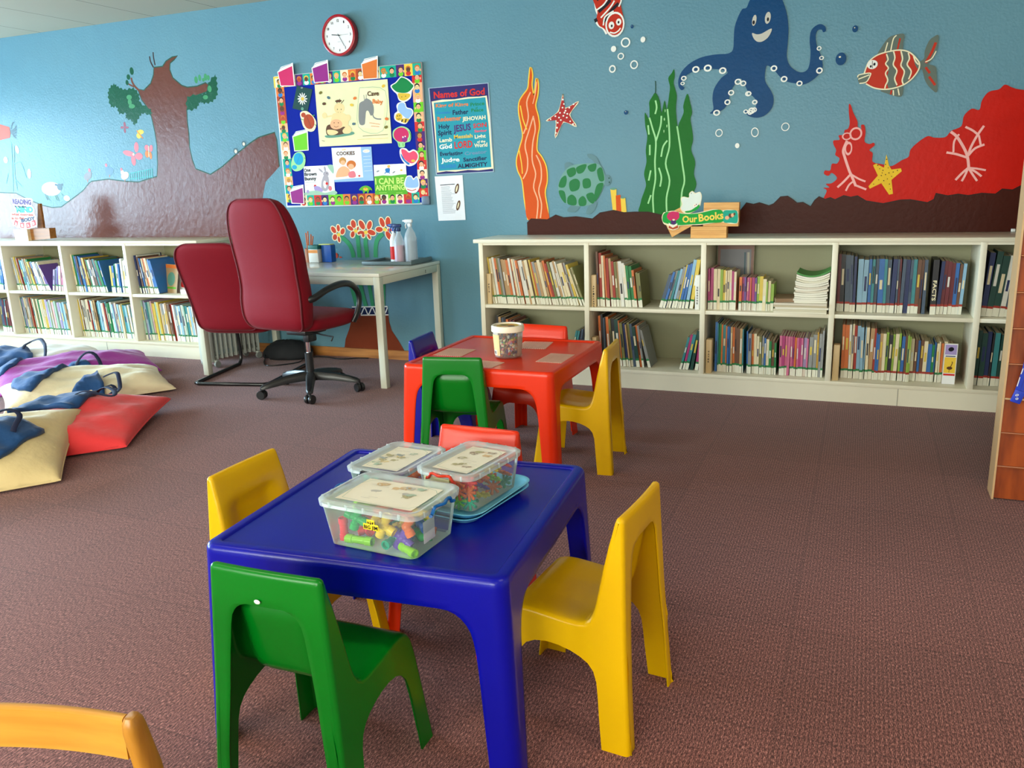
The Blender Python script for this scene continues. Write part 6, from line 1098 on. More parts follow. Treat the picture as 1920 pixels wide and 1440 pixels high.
hand('hour_hand', radians(90 - (9 + 24 / 60) * 30 + 4), 58, 5, -.003); hand('minute_hand', radians(90 - 25 * 6), 86, 3.4, -.004); hand('second_hand', radians(0), 80, 1.2, -.005)
MB().lathe([(.004, 0), (.004, .008)], (0, 0, 0), 12, 0, RX).build('hub', mat('paint_hub', (40, 40, 46)), ck)

# ------------------------------------------------------------------ notice board with its picture border
nb = empty('notice_board', (0, WALL_Y, 0), 0, 'notice board covered in blue felt with a border of drawn children faces', 'notice board')
bx0, bx1, bz0, bz1 = -1.803, -.566, 1.140, 2.088; BYf = WALL_Y - .018
MB().rbox(((bx0 + bx1) / 2, -.009, (bz0 + bz1) / 2), (bx1 - bx0, .018, bz1 - bz0), .006).build('frame', mat('board_frame', (200, 206, 208), rough=.4), nb)
MB().box(((bx0 + bx1) / 2, -.0188, (bz0 + bz1) / 2), (bx1 - bx0 - .03, .002, bz1 - bz0 - .03)).build('felt', mat('blue_felt', (8, 34, 150), rough=.9, bump=.3, bscale=400, spec=.2), nb)
rb = random.Random(8)
def border(x0, z0, x1, z1, vert):
    L_ = (z1 - z0) if vert else (x1 - x0); Wd = (x1 - x0) if vert else (z1 - z0); n_ = int(L_ / .062); sh = []
    for i in range(n_):
        a = L_ * i / n_ * 1000; b_ = L_ * (i + 1) / n_ * 1000; w = Wd * 1000; c = rb.choice(['red', 'turq', 'lime', 'yellowp', 'orangep', 'purpled', 'cream', 'peach', 'rust'])
        if vert: q = [(x0 * 1000, z0 * 1000 + a), (x1 * 1000, z0 * 1000 + a), (x1 * 1000, z0 * 1000 + b_), (x0 * 1000, z0 * 1000 + b_)]
        else: q = [(x0 * 1000 + a, z0 * 1000), (x0 * 1000 + b_, z0 * 1000), (x0 * 1000 + b_, z1 * 1000), (x0 * 1000 + a, z1 * 1000)]
        sh.append(('p', c, 0, q))
        cx_ = (q[0][0] + q[1][0]) / 2 + rb.uniform(-4, 4); cz_ = (q[0][1] + q[2][1]) / 2
        sk = rb.choice(['peach', 'babyskin', 'brownp', 'hairtan', 'peach', 'rust']); hr = rb.choice(['ink', 'brownp', 'hairor', 'gold', 'ink'])
        sh += [('e', rb.choice(['red', 'greenp', 'purplep', 'bluep', 'whitep', 'lime']), 0, (cx_, cz_ - 22, 20, 15, 0)), ('e', hr, 0, (cx_, cz_ + 9, 20, 18, 0)), ('e', sk, 0, (cx_, cz_ + 2, 16, 16, 0)), ('e', 'ink', 0, (cx_ - 6, cz_ + 4, 1.8, 2.2, 0)), ('e', 'ink', 0, (cx_ + 6, cz_ + 4, 1.8, 2.2, 0)), ('s', 'red', 2, [(cx_ - 5, cz_ - 5), (cx_, cz_ - 8), (cx_ + 5, cz_ - 5)])]
        if rb.random() < .5: sh.append(('e', sk, 0, (cx_ + rb.choice([-24, 24]), cz_ - 6, 6, 8, 0)))
    mb, mats, _ = print_shapes(sh, -.0205, .000008)
    o = mb.build('border_strip', mats, nb)
border(bx0 + .012, 1.18, bx0 + .086, 2.07, True); border(bx1 - .080, 1.19, bx1 - .004, 2.085, True)
border(bx0 - .002, 2.005, bx1 - .006, 2.082, False); border(-1.665, 1.150, -.64, 1.228, False)
MB().rbox((bx1 - .03, -.011, bz0 + .03), (.065, .024, .065), .010).build('corner_cap', mat('cap_grey', (96, 116, 136), rough=.4), nb)

# ------------------------------------------------------------------ things on the desk
TG = mat('tray_grey', (98, 116, 120), rough=.45)
tr = empty('plastic_tray', (-.742, .20, .7465), radians(1), 'grey plastic tray holding three spray bottles on the desk', 'tray')
mb = MB(); mb.rbox((0, 0, .004), (.37, .30, .006), .003); mb.build('base', TG, tr)
for (c_, d_) in (((0, -.152, .014), (.39, .012, .024)), ((0, .152, .014), (.39, .012, .024)), ((-.189, 0, .014), (.012, .30, .024)), ((.189, 0, .018), (.012, .30, .032))): MB().rbox(c_, d_, .004).build('rim', TG, tr)
def bottle(x, y, prof, m_, label, trig=None, liquid=None, lab=None, sx=1.0):
    r = empty('spray_bottle', (x, y, .7545), 0, label, 'spray bottle'); 
    MB().lathe(prof, (0, 0, 0), 24, 0).build('bottle', m_, r)
    top = prof[-1][1]
    if liquid: MB().lathe([(prof[0][0] - .003, .004), (prof[2][0] - .003, .01), (prof[2][0] - .003, liquid[1]), (.001, liquid[1])], (0, 0, 0), 24).build('liquid', liquid[0], r)
    if lab: MB().lathe([(prof[2][0] + .0006, lab[1]), (prof[2][0] + .0006, lab[2])], (0, 0, 0), 24, cap=False).build('label_band', lab[0], r)
    if trig:
        mb = MB(); mb.rbox((0, 0, top + .012), (.026, .026, .024), .004); mb.rbox((-.008, 0, top + .038), (.062, .020, .024), .006); mb.rbox((-.045, 0, top + .040), (.018, .012, .012), .003)
        mb.tube([(-.022, 0, top + .028), (-.034, 0, top + .010), (-.030, 0, top - .012)], .005, 8); mb.build('trigger', trig, r)
    return r
WB = clear('milky_plastic', (226, 234, 240), .38, .3); PK_ = mat('pink_liquid', (236, 150, 190), rough=.3); CLQ = clear('pale_liquid', (190, 210, 236), .25, .1)
bottle(-.755, .20, [(.026, 0), (.034, .004), (.034, .15), (.026, .175), (.015, .20), (.015, .215)], mat('white_bottle', (232, 236, 238), rough=.35), 'white spray bottle with a red printed label and blue trigger on the tray', mat('trigger_blue', (24, 66, 150), rough=.4), None, (pm('red'), .02, .11))
bottle(-.695, .16, [(.028, 0), (.036, .004), (.036, .14), (.027, .17), (.014, .20), (.014, .215)], WB, 'clear spray bottle with pink liquid and dark blue trigger on the tray', mat('trigger_navy', (16, 40, 96), rough=.4), (PK_, .12))
bottle(-.615, .18, [(.032, 0), (.044, .005), (.044, .165), (.034, .20), (.015, .235), (.015, .245)], WB, 'large clear spray bottle with a white trigger on the tray', mat('trigger_white', (236, 238, 240), rough=.4), (CLQ, .15), None)
fbx = empty('file_box', (-1.40, .25, .7465), 0, 'blue and white desk file box with a yellow top edge behind the tall chair', 'box')
MB().rbox((.050, 0, .062), (.085, .06, .124), .004).build('box', mat('file_blue', (14, 84, 176), rough=.4), fbx); MB().rbox((.035, .0, .128), (.10, .055, .006), .002).build('divider', mat('file_yellow', (224, 226, 130), rough=.5), fbx)
MB().rbox((-.045, -.02, .05), (.085, .08, .10), .003).build('carton', mat('file_white', (230, 226, 218), rough=.5), fbx); MB().rbox((-.045, -.02, .110), (.086, .081, .030), .002).build('carton_top', mat('file_green', (18, 104, 96), rough=.5), fbx); MB().box((-.045, -.0612, .080), (.080, .002, .022)).build('stripe', mat('file_orange', (240, 150, 60)), fbx)
og = empty('pencil_holder', (-1.50, .22, .7465), 0, 'orange brown pens standing in a pot behind the tall chair back', 'pen pot'); MB().lathe([(.03, 0), (.033, .1), (.030, .1), (.028, .01)]).build('pot', mat('pot_tan', (180, 110, 70)), og)
for k in range(4): MB().tube([(.01 * cos(k * 1.6), .01 * sin(k * 1.6), .02), (.03 * cos(k * 1.6) + .015, .02 * sin(k * 1.6), .19 + .012 * k)], .005, 8).build('pen', mat('pen_orange', (206, 110, 60)), og)

# ------------------------------------------------------------------ floor cushions and their bags
def cushion(name, C, hgt, lift, m_, label, seed=0, N=26, group=None):
    """C: near-left, near-right, far-right, far-left corners; lift: how far the far edge lies on the one behind"""
    rs = random.Random(seed); ph = [rs.uniform(0, 6) for _ in range(8)]
    BLc, BR, TR, TL = [Vector((c[0], c[1], 0)) for c in C]
    def pos(u, v):
        # pillow outline pulled in between its corners
        uu, vv = u, v; k = .045
        uu = u + (.5 - u) * k * 4 * v * (1 - v) * 1.0; vv = v + (.5 - v) * k * 4 * u * (1 - u)
        return (BLc * (1 - uu) * (1 - vv) + BR * uu * (1 - vv) + TR * uu * vv + TL * (1 - uu) * vv)
    def top(u, v):
        e = max(0, 1 - (2 * u - 1) ** 2) * max(0, 1 - (2 * v - 1) ** 2)
        h_ = hgt * e ** .38
        wr_ = .012 * sin(9 * u + 5 * v + ph[0]) * sin(4 * v + ph[1]) + .006 * abs(sin(13 * u + 9 * v + ph[7])) + .004 * abs(sin(31 * v - 12 * u + ph[1])) + .007 * sin(17 * u - 11 * v + ph[2]) + .006 * sin(24 * v + 7 * u + ph[3]) + .010 * sin(5 * (u - v) + ph[4])
        edge = sin(30 * u + ph[5]) * .004 * (1 - min(1, e * 4)) + sin(28 * v + ph[6]) * .004 * (1 - min(1, e * 4))
        return h_ + wr_ * min(1, e * 2.2) + edge
    mb = MB(); vs = []; fs = []
    def seam(u, v): return .018 + lift * v ** 1.4
    for j in range(N + 1):
        for i in range(N + 1):
            u = .5 - .5 * cos(pi * i / N); v = .5 - .5 * cos(pi * j / N); p = pos(u, v); vs.append((p.x, p.y, max(.004, seam(u, v) + top(u, v))))
    n1 = len(vs)
    for j in range(N + 1):
        for i in range(N + 1):
            u = .5 - .5 * cos(pi * i / N); v = .5 - .5 * cos(pi * j / N); p = pos(u, v)
            e = (max(0, 1 - (2 * u - 1) ** 2) * max(0, 1 - (2 * v - 1) ** 2)) ** .4
            vs.append((p.x, p.y, seam(u, v) * (1 - e) + (.001 + lift * v ** 1.4 * .9) * e - .0005))
    for j in range(N):
        for i in range(N):
            a = j * (N + 1) + i; q = (a, a + 1, a + N + 2, a + N + 1); fs.append(q); fs.append(tuple(n1 + k for k in reversed(q)))
    for i in range(N):
        for (a, b_) in ((i, i + 1), (N * (N + 1) + i + 1, N * (N + 1) + i), ((i + 1) * (N + 1), i * (N + 1)), (i * (N + 1) + N, (i + 1) * (N + 1) + N)):
            fs.append((b_, a, n1 + a, n1 + b_))
    mb.add(vs, fs, 0, True)
    cx_ = sum(c[0] for c in C) / 4; cy_ = sum(c[1] for c in C) / 4
    r = empty(name, (cx_, cy_, 0), 0, label, 'floor cushion', group)
    mb.x = None; mb.v = [(p[0] - cx_, p[1] - cy_, p[2]) for p in mb.v]
    mb.build('cover', m_, r, angle=180)
    # seam piping along the edge
    sp = [];
    for k in range(40): u = k / 40; p = pos(u, 0); sp.append((p.x - cx_, p.y - cy_, max(.006, seam(u, 0) - .002)))
    for k in range(40): v = k / 40; p = pos(1, v); sp.append((p.x - cx_, p.y - cy_, seam(1, v)))
    for k in range(40): u = 1 - k / 40; p = pos(u, 1); sp.append((p.x - cx_, p.y - cy_, seam(u, 1)))
    for k in range(40): v = 1 - k / 40; p = pos(0, v); sp.append((p.x - cx_, p.y - cy_, seam(0, v)))
    MB().tube(sp, .004, 6, closed=True).build('seam', m_, r)
    from mathutils.interpolate import poly_3d_calc
    def height(x, y):
        # invert the bilinear map by a few Newton steps
        u, v = .5, .5
        for _ in range(12):
            p = pos(u, v); e1 = x - p.x; e2 = y - p.y; h_ = 1e-4
            a = (pos(u + h_, v) - p) / h_; b_ = (pos(u, v + h_) - p) / h_; det = a.x * b_.y - a.y * b_.x
            u += (e1 * b_.y - e2 * b_.x) / det; v += (a.x * e2 - a.y * e1) / det
            u = max(-.3, min(1.3, u)); v = max(-.3, min(1.3, v))
        if min(u, v) < -.01 or max(u, v) > 1.01: return 0.0
        u2 = max(0, min(1, u)); v2 = max(0, min(1, v))
        return seam(u2, v2) + top(u2, v2)
    return height
def cloth(nm, rgb): return mat(nm, rgb, rough=.8, bump=.35, bscale=22, var=.07, vscale=5, sheen=.3)
GC = None
hE = cushion('floor_cushion', [(-3.50, -1.20), (-2.98, -.36), (-3.50, -.05), (-4.02, -.85)], .13, .02, cloth('white_cloth', (240, 232, 220)), 'off white floor cushion furthest back by the left bookcase', 5)
hD = cushion('floor_cushion', [(-2.90, -1.36), (-2.415, -.44), (-2.86, -.17), (-3.36, -1.08)], .13, .05, cloth('purple_cloth', (160, 46, 152)), 'purple floor cushion between the white and cream cushions', 2)
hC = cushion('floor_cushion', [(-2.42, -1.68), (-1.875, -.855), (-2.33, -.56), (-2.87, -1.37)], .12, .05, cloth('cream_cloth', (240, 226, 188)), 'cream floor cushion between the purple and red cushions', 3)
hB = cushion('floor_cushion', [(-1.78, -2.66), (-1.17, -1.92), (-1.585, -1.19), (-2.20, -1.83)], .13, .035, cloth('red_cloth', (255, 62, 66)), 'bright red floor cushion nearest the tables', 7)
hA = cushion('floor_cushion', [(-1.60, -3.18), (-1.06, -2.40), (-1.60, -1.80), (-2.10, -2.60)], .14, .12, cloth('beige_cloth', (228, 204, 148)), 'beige floor cushion lying over the red one at the left edge', 9)
NAVY = mat('navy_cloth', (16, 72, 128), rough=.75, bump=.3, bscale=30, var=.08, vscale=10, sheen=.2)
def HALL(x, y):
    t_ = 0
    for dx, dy in ((0, 0), (.035, 0), (-.035, 0), (0, .035), (0, -.035)): t_ += max(h(x + dx, y + dy) for h in (hA, hB, hC, hD, hE))
    return max(t_ / 5, .012)
def bag(pts, hf, loops, label, white=True):
    hf = HALL
    cx_ = sum(p[0] for p in pts) / len(pts); cy_ = sum(p[1] for p in pts) / len(pts)
    r = empty('cloth_bag', (cx_, cy_, hf(cx_, cy_)), 0, label, 'bag', None); z0 = hf(cx_, cy_)
    bm = bmesh.new(); P = catmull(pts, 2)
    f = bm.faces.new([bm.verts.new((p[0], p[1], 0)) for p in P])
    bmesh.ops.triangulate(bm, faces=[f])
    for _ in range(3): bmesh.ops.subdivide_edges(bm, edges=[e for e in bm.edges if e.calc_length() > .05], cuts=1, use_grid_fill=False); bmesh.ops.triangulate(bm, faces=[g for g in bm.faces if len(g.verts) > 3])
    vs = []; fs = []; bm.verts.index_update(); n_ = len(bm.verts)
    def wob(x, y): return .006 * sin(31 * x + 12 * y) + .005 * sin(47 * y - 9 * x)
    for v in bm.verts: vs.append((v.co.x - cx_, v.co.y - cy_, hf(v.co.x, v.co.y) - z0 + .026 + wob(v.co.x, v.co.y)))
    for v in bm.verts: vs.append((v.co.x - cx_, v.co.y - cy_, hf(v.co.x, v.co.y) - z0 + .004))
    for g in bm.faces:
        q = [v.index for v in g.verts]
        if g.normal.z < 0: q.reverse()
        fs.append(q); fs.append([n_ + i for i in reversed(q)])
    for e in bm.edges:
        if len(e.link_faces) == 1: a, b_ = e.verts[0].index, e.verts[1].index; fs.append((a, b_, n_ + b_, n_ + a))
    bm.free(); MB().add(vs, fs, 0, True).build('body', NAVY, r, angle=180)
    for lp in loops:
        pl = catmull(lp, 5, closed=False); k_ = len(pl)
        P = [(p[0] - cx_, p[1] - cy_, hf(p[0], p[1]) - z0 + .024 + .05 * sin(pi * i / (k_ - 1))) for i, p in enumerate(pl)]
        MB().tube(P, .013, 8, flat=.3).build('handle', mat('navy_strap', (18, 28, 62), rough=.7), r)
    return r
bag([(-1.73, -2.13), (-1.90, -1.92), (-1.94, -1.74), (-2.02, -1.62), (-1.86, -1.50), (-1.74, -1.58), (-1.64, -1.74), (-1.62, -1.86), (-1.76, -1.92), (-1.78, -2.02)], hB, [[(-1.80, -1.52), (-1.69, -1.55), (-1.57, -1.60), (-1.50, -1.67), (-1.57, -1.70), (-1.66, -1.72), (-1.73, -1.73)]], 'navy cloth bag with a loop handle lying on the red cushion')
bag([(-2.11, -1.73), (-2.20, -1.59), (-2.22, -1.38), (-2.30, -1.08), (-1.99, -1.33), (-2.07, -1.48), (-2.08, -1.62)], hC, [[(-2.20, -1.13), (-2.15, -1.08), (-2.06, -1.13), (-1.95, -1.27), (-1.98, -1.38), (-2.04, -1.36)], [(-2.14, -1.20), (-2.09, -1.16), (-2.02, -1.20), (-1.98, -1.30), (-2.02, -1.34)]], 'navy cloth bag with two handles lying on the cream cushion')
bag([(-2.62, -1.46), (-2.70, -1.30), (-2.74, -.99), (-2.76, -.82), (-2.56, -.85), (-2.62, -.98), (-2.50, -1.26), (-2.42, -1.48)], hD, [[(-2.72, -.90), (-2.72, -.80), (-2.62, -.78), (-2.56, -.88), (-2.62, -.92)]], 'navy cloth bag with a short handle lying on the purple cushion')
bag([(-3.86, -.78), (-3.84, -.60), (-3.58, -.64), (-3.37, -.72), (-3.16, -.98), (-3.10, -1.16), (-3.30, -1.16), (-3.56, -.98)], hE, [[(-3.50, -.70), (-3.56, -.58), (-3.44, -.58), (-3.26, -.70), (-3.25, -.80)]], 'navy cloth bag lying on the off white cushion furthest back')
bag([(-1.62, -2.56), (-1.66, -2.36), (-1.53, -2.27), (-1.38, -2.20), (-1.32, -2.38), (-1.28, -2.56), (-1.40, -2.66)], hA, [[(-1.50, -2.44), (-1.52, -2.30), (-1.44, -2.27), (-1.38, -2.36)]], 'navy cloth bag lying on the beige cushion at the left edge')

# ------------------------------------------------------------------ red table: bead bucket and pegboards
bk_ = empty('bead_bucket', (.800, -1.462, TH - .002), 0, 'clear round bucket of beads with a white lid on the red table', 'bucket')
CLR = clear('bucket_plastic', (240, 232, 226), .06, .12)
MB().lathe([(.0585, .0), (.0615, .004), (.070, .125), (.0685, .125), (.060, .006), (.001, .004)], (0, 0, 0), 36, cap=False).build('bucket', CLR, bk_)
MB().lathe([(.071, .118), (.0755, .120), (.0755, .142), (.072, .147), (.063, .147), (.061, .142), (.0, .142)], (0, 0, 0), 36, cap=False).build('lid', mat('lid_ivory', (240, 228, 206), rough=.4), bk_)
mb, mats, _ = print_shapes([('e', 'gold', 0, (0, 0, 52, 52, 0)), ('e', 'olive', 0, (-22, 10, 22, 14, 0)), ('e', 'brownp', 0, (20, -8, 18, 14, 0)), ('e', 'orangep', 0, (8, 22, 16, 10, 0)), ('e', 'peach', 0, (-6, -22, 18, 10, 0)), ('s', 'ink', 3, [(-30, -4), (0, -8), (34, 6)])], 0, .00006)
lo = mb.build('lid_picture', mats, bk_); lo.rotation_euler = (radians(-90), 0, 0); lo.location = (0, 0, .1422)
mb = MB(); n_ = 12; vs = []; fs = []
for k in range(n_ + 1):
    a = radians(195 + 62 * k / n_)
    for z, r_ in ((.012, .0635), (.108, .0697)): vs.append((r_ * cos(a), r_ * sin(a), z))
    if k: fs.append((2 * k - 2, 2 * k, 2 * k + 1, 2 * k - 1))
mb.add(vs, fs, 0, True); vs2 = []; fs2 = []
for k in range(5):
    a = radians(215 + 26 * k / 4)
    for z, r_ in ((.014, .0641), (.036, .0655)): vs2.append((r_ * cos(a), r_ * sin(a), z))
    if k: fs2.append((2 * k - 2, 2 * k, 2 * k + 1, 2 * k - 1))
mb.add(vs2, fs2, 1, True)
for q in range(5):
    a = radians(220 + 3.6 * q); mb.add([(r_ * cos(a + da), r_ * sin(a + da), z) for r_, z in ((.0646, .018), (.0658, .032)) for da in (0, radians(1.6))], [(0, 1, 3, 2)], 2)
mb.build('bucket_label', [mat('bucket_label', (236, 200, 142), rough=.5), pm('whitep'), pm('ink')], bk_)
rbd = random.Random(5); mb = MB(); bc = ['red', 'orangep', 'yellowp', 'leafgreen', 'whitep', 'purpled', 'peach', 'brownp', 'rust', 'lav', 'bluep', 'cream', 'ink', 'pink']
def bead(p, c, ang, tilt):
    R_ = Matrix.Rotation(ang, 3, 'Z') @ Matrix.Rotation(tilt, 3, 'X'); mb.lathe([(.0056, -.006), (.0056, .006)], p, 8, c, R_)
for k in range(360):
    z = .009 + .086 * (k / 360) ** .9 + rbd.uniform(-.002, .002); R0 = .0525 + (z - .006) * .072
    rr_ = R0 * (rbd.uniform(.90, 1.0) if rbd.random() < .72 else rbd.uniform(0, .95)); a = rbd.uniform(0, 2 * pi); bead((rr_ * cos(a), rr_ * sin(a), z), rbd.randrange(len(bc)), rbd.uniform(0, 3), rbd.uniform(0, 1.6))
bo = mb.build('beads', [pm(c) for c in bc]); bo.location = (.800, -1.462, TH - .002); tag(bo, 'mixed small coloured beads filling the clear bucket', 'beads', kind='stuff')
PEG = clear('pegboard_plastic', (255, 200, 176), .34, .5)
def pegboard(x, y, w, d, rz, label):
    r = empty('pegboard', (x, y, TH - .0052), rz, label, 'pegboard', None); pts = []
    ns, nd = 14, 16
    for side, L_, n_ in ((0, w, ns), (1, d, nd), (2, w, ns), (3, d, nd)):
        for k in range(n_ * 2):
            u = k / (n_ * 2) - .5; o_ = .0022 * (1 if k % 2 else -1)
            pts.append({0: (u * w, -d / 2 - o_), 1: (w / 2 + o_, u * d), 2: (-u * w, d / 2 + o_), 3: (-w / 2 - o_, -u * d)}[side])
    k = len(pts); mb = MB(); ts = tri2d(pts); fs = []
    for a, b_, c in ts:
        cr = (pts[b_][0] - pts[a][0]) * (pts[c][1] - pts[a][1]) - (pts[b_][1] - pts[a][1]) * (pts[c][0] - pts[a][0]); fs.append((a, b_, c) if cr > 0 else (a, c, b_))
    fs = fs + [tuple(k + i for i in reversed(f)) for f in fs] + [(i, (i + 1) % k, k + (i + 1) % k, k + i) for i in range(k)]
    mb.add([(p[0], p[1], .002) for p in pts] + [(p[0], p[1], 0) for p in pts], [tuple(f) for f in fs]); mb.build('plate', PEG, r)
    mb = MB()
    for i in range(12):
        for j in range(15):
            a, b_ = (i - 5.5) * w / 12.5, (j - 7) * d / 15.5; s = .0011
            mb.add([(a - s, b_ - s, .002), (a + s, b_ - s, .002), (a + s, b_ + s, .002), (a - s, b_ + s, .002), (a, b_, .0046)], [(0, 1, 4), (1, 2, 4), (2, 3, 4), (3, 0, 4)])
    mb.build('pegs', PEG, r)['kind'] = 'stuff'
pegboard(.510, -1.435, .145, .165, .0, 'clear pegboard at the left side of the red table')
pegboard(1.028, -1.445, .125, .185, -.03, 'clear pegboard at the right side of the red table')
pegboard(.822, -1.185, .145, .17, .12, 'clear pegboard at the far side of the red table')
pegboard(.760, -1.655, .13, .15, -.12, 'clear pegboard at the near edge of the red table beside the green chair')

# ------------------------------------------------------------------ blue table: three clear toy boxes on trays
BOXP = clear('box_plastic', (230, 248, 248), .07, .08); LIDP = clear('lid_plastic', (244, 252, 254), .26, .15)
def rrect(hx, hy, r_, z, n_=5):
    P = []
    for (sx, sy, a0) in ((1, 1, 0), (-1, 1, 90), (-1, -1, 180), (1, -1, 270)):
        for k in range(n_ + 1):
            a = radians(a0 + 90 * k / n_); P.append((sx * (hx - r_) + r_ * cos(a), sy * (hy - r_) + r_ * sin(a), z))
    return P
def toy_box(loc, rz, lw, ld, h, hcol, label, paper_shapes, clips):
    r = empty('storage_box', loc, rz, label, 'storage box'); bw, bd = lw * .84, ld * .82
    mb = MB(); mb.loft([rrect(bw / 2 - .006, bd / 2 - .006, .014, .0005), rrect(bw / 2, bd / 2, .018, .004), rrect(bw / 2 + (lw - bw) * .34, bd / 2 + (ld - bd) * .34, .022, h * .9), rrect(lw / 2 - .004, ld / 2 - .004, .028, h * .9 + .001), rrect(lw / 2 - .004, ld / 2 - .004, .028, h * .9 - .006)], cap=False)
    mb.add(rrect(bw / 2 - .006, bd / 2 - .006, .014, .0005), [tuple(range(23, -1, -1))]); mb.build('box', BOXP, r, angle=50)
    mb = MB(); rings = [rrect(lw / 2, ld / 2, .030, h * .86), rrect(lw / 2 + .001, ld / 2 + .001, .030, h * .97), rrect(lw / 2 - .003, ld / 2 - .003, .028, h), rrect(lw / 2 - .012, ld / 2 - .012, .024, h), rrect(lw / 2 - .018, ld / 2 - .018, .02, h - .007), rrect(lw / 2 - .036, ld / 2 - .036, .014, h - .0075), rrect(lw / 2 - .038, ld / 2 - .038, .014, h - .006)]
    mb.loft(rings, cap=False); mb.add(rings[-1], [tuple(range(24))])
    for side in range(4):
        L_ = lw if side % 2 == 0 else ld; O = (ld if side % 2 == 0 else lw) / 2
        for k in range(5):
            u = (k - 2) * L_ * .17; d_ = (.004, .004) 
            p = {0: (u, -O), 1: (O, u), 2: (u, O), 3: (-O, u)}[side]; mb.rbox((p[0], p[1], h * .93), (.0045, .0045, .013), .001)
    mb.build('lid', LIDP, r, angle=50)
    pw, pd = lw - .068, ld - .066
    sh = [('p', 'insertpaper', 0, [(-pw * 500, -pd * 500), (pw * 500, -pd * 500), (pw * 500, pd * 500), (-pw * 500, pd * 500)])] + paper_shapes(pw * 1000, pd * 1000)
    mb, mats, _ = print_shapes(sh, 0, .00005); po = mb.build('paper_insert', mats, r); po.rotation_euler = (radians(-90), 0, 0); po.location = (0, 0, h - .0052)
    for (cx_, cy_, L_, ax) in clips:
        P = []
        for k in range(13):
            u = (k / 12 - .5) * L_; bul = .004 * cos(k * pi / 3); e_ = 1 if 1 < k < 11 else 0
            P.append((cx_ + (bul + .005 * e_ if ax else 0) * (1 if cx_ > 0 else -1), cy_ + u, h - .006 - (.012 if not e_ else 0)) if ax else (cx_ + u, cy_ + (bul + .005 * e_) * (1 if cy_ > 0 else -1), h - .006 - (.012 if not e_ else 0)))
        MB().tube(catmull(P, 2, closed=False), .0048, 8, flat=.75).build('clip', hcol, r)
    return r
def animals(seed, cols):
    def f(w, d):
        q = random.Random(seed); S = []
        S.append(('s', 'faint_sage', 1.4, [(-w * .44, -d * .42), (w * .44, -d * .42), (w * .44, d * .42), (-w * .44, d * .42), (-w * .44, -d * .42)]))
        for i in range(11):
            x_, z_ = q.uniform(-.38, .38) * w, q.uniform(-.36, .36) * d; c = 'faint_' + q.choice(cols)
            S.append(('e', c, .6 if i % 2 else 0, (x_, z_, q.uniform(7, 14), q.uniform(4, 8), q.uniform(-40, 40))))
            S.append(('e', c, 0, (x_ + 10, z_ + 4, 4, 3, 0))); S.append(('s', c, 1.6, [(x_ - 5, z_), (x_ - 6, z_ - 9)])); S.append(('s', c, 1.6, [(x_ + 5, z_), (x_ + 6, z_ - 9)]))
        for i in range(6): x_, z_ = q.uniform(-.4, .2) * w, q.uniform(-.38, .38) * d; S.append(('s', 'faint_grey', 1.2, [(x_, z_), (x_ + 24, z_ + 1)]))
        return S
    return f
HB = plastic('clip_blue', (24, 96, 170)); HR = plastic('clip_red', (196, 52, 30)); HK = plastic('clip_black', (24, 30, 40)); HO = clear('clip_orange', (236, 90, 40), .6, .2)
B1 = (1.322, -3.385, TH - .0052); B1r = radians(-4)
bx1_ = toy_box(B1, B1r, .272, .200, .115, HB, 'large clear toy box with blue clips at the front of the blue table', animals(3, ['peach', 'olive', 'grey', 'hairtan', 'sage']), [(.136, 0, .10, True), (-.136, 0, .10, True)])
lb = MB(); lb.rbox((0, 0, 0), (.040, .001, .014), .0004); lb.rbox((0, .0001, .010), (.020, .001, .014), .0004)
lo = lb.build('brand_label', mat('label_yellow', (246, 214, 30), rough=.4), bx1_); lo.location = (.012, -.0925, .068)
lettering([('t', 'ink', 'BIG JIM', -18, -4.5, 18, -4.5, 8)], -.0008, lo); 
mb, mats, _ = print_shapes([('e', 'ink', 0, (0, 10, 2.4, 4, 0)), ('e', 'yellowp', 0, (0, 11, 1.1, 1.6, 0)), ('e', 'ink', 0, (-6, 10, 1.6, 3.2, 20)), ('e', 'ink', 0, (6, 10, 1.6, 3.2, -20))], -.0008, .0001); mb.build('emblem', mats, lo)
sl_ = MB(); sl_.rbox((.121, -.03, .055), (.001, .045, .05), .0004, rot=Matrix.Rotation(.0, 3, 'Z')); sl_.build('barcode_label', clear('label_clear', (236, 238, 240), .55, .3), bx1_)
B2 = (1.402, -3.128, TH + .015); B2r = radians(-9)
bx2_ = toy_box(B2, B2r, .172, .245, .100, HR, 'clear toy box with a red clip standing on the pale blue trays', animals(6, ['brownp', 'olive', 'peach', 'hairtan']), [(0, -.1225, .085, False), (0, .1225, .085, False)])
MB().rbox((-.018, -.118, .052), (.075, .001, .062), .0004).build('paper_card', pm('posterCream'), bx2_)
lettering([('t', 'ink', '3', 8, 28, 14, 28, 10)], -.1192, bx2_)
B3 = (1.178, -3.105, TH - .0052); B3r = radians(-4)
bx3_ = toy_box(B3, B3r, .178, .235, .092, HK, 'clear toy box with black clips at the far left of the blue table', animals(9, ['sage', 'olive', 'gold', 'slate']), [(0, -.1175, .085, False), (0, .1175, .085, False)])
LBL = plastic('tray_blue', (120, 204, 238))
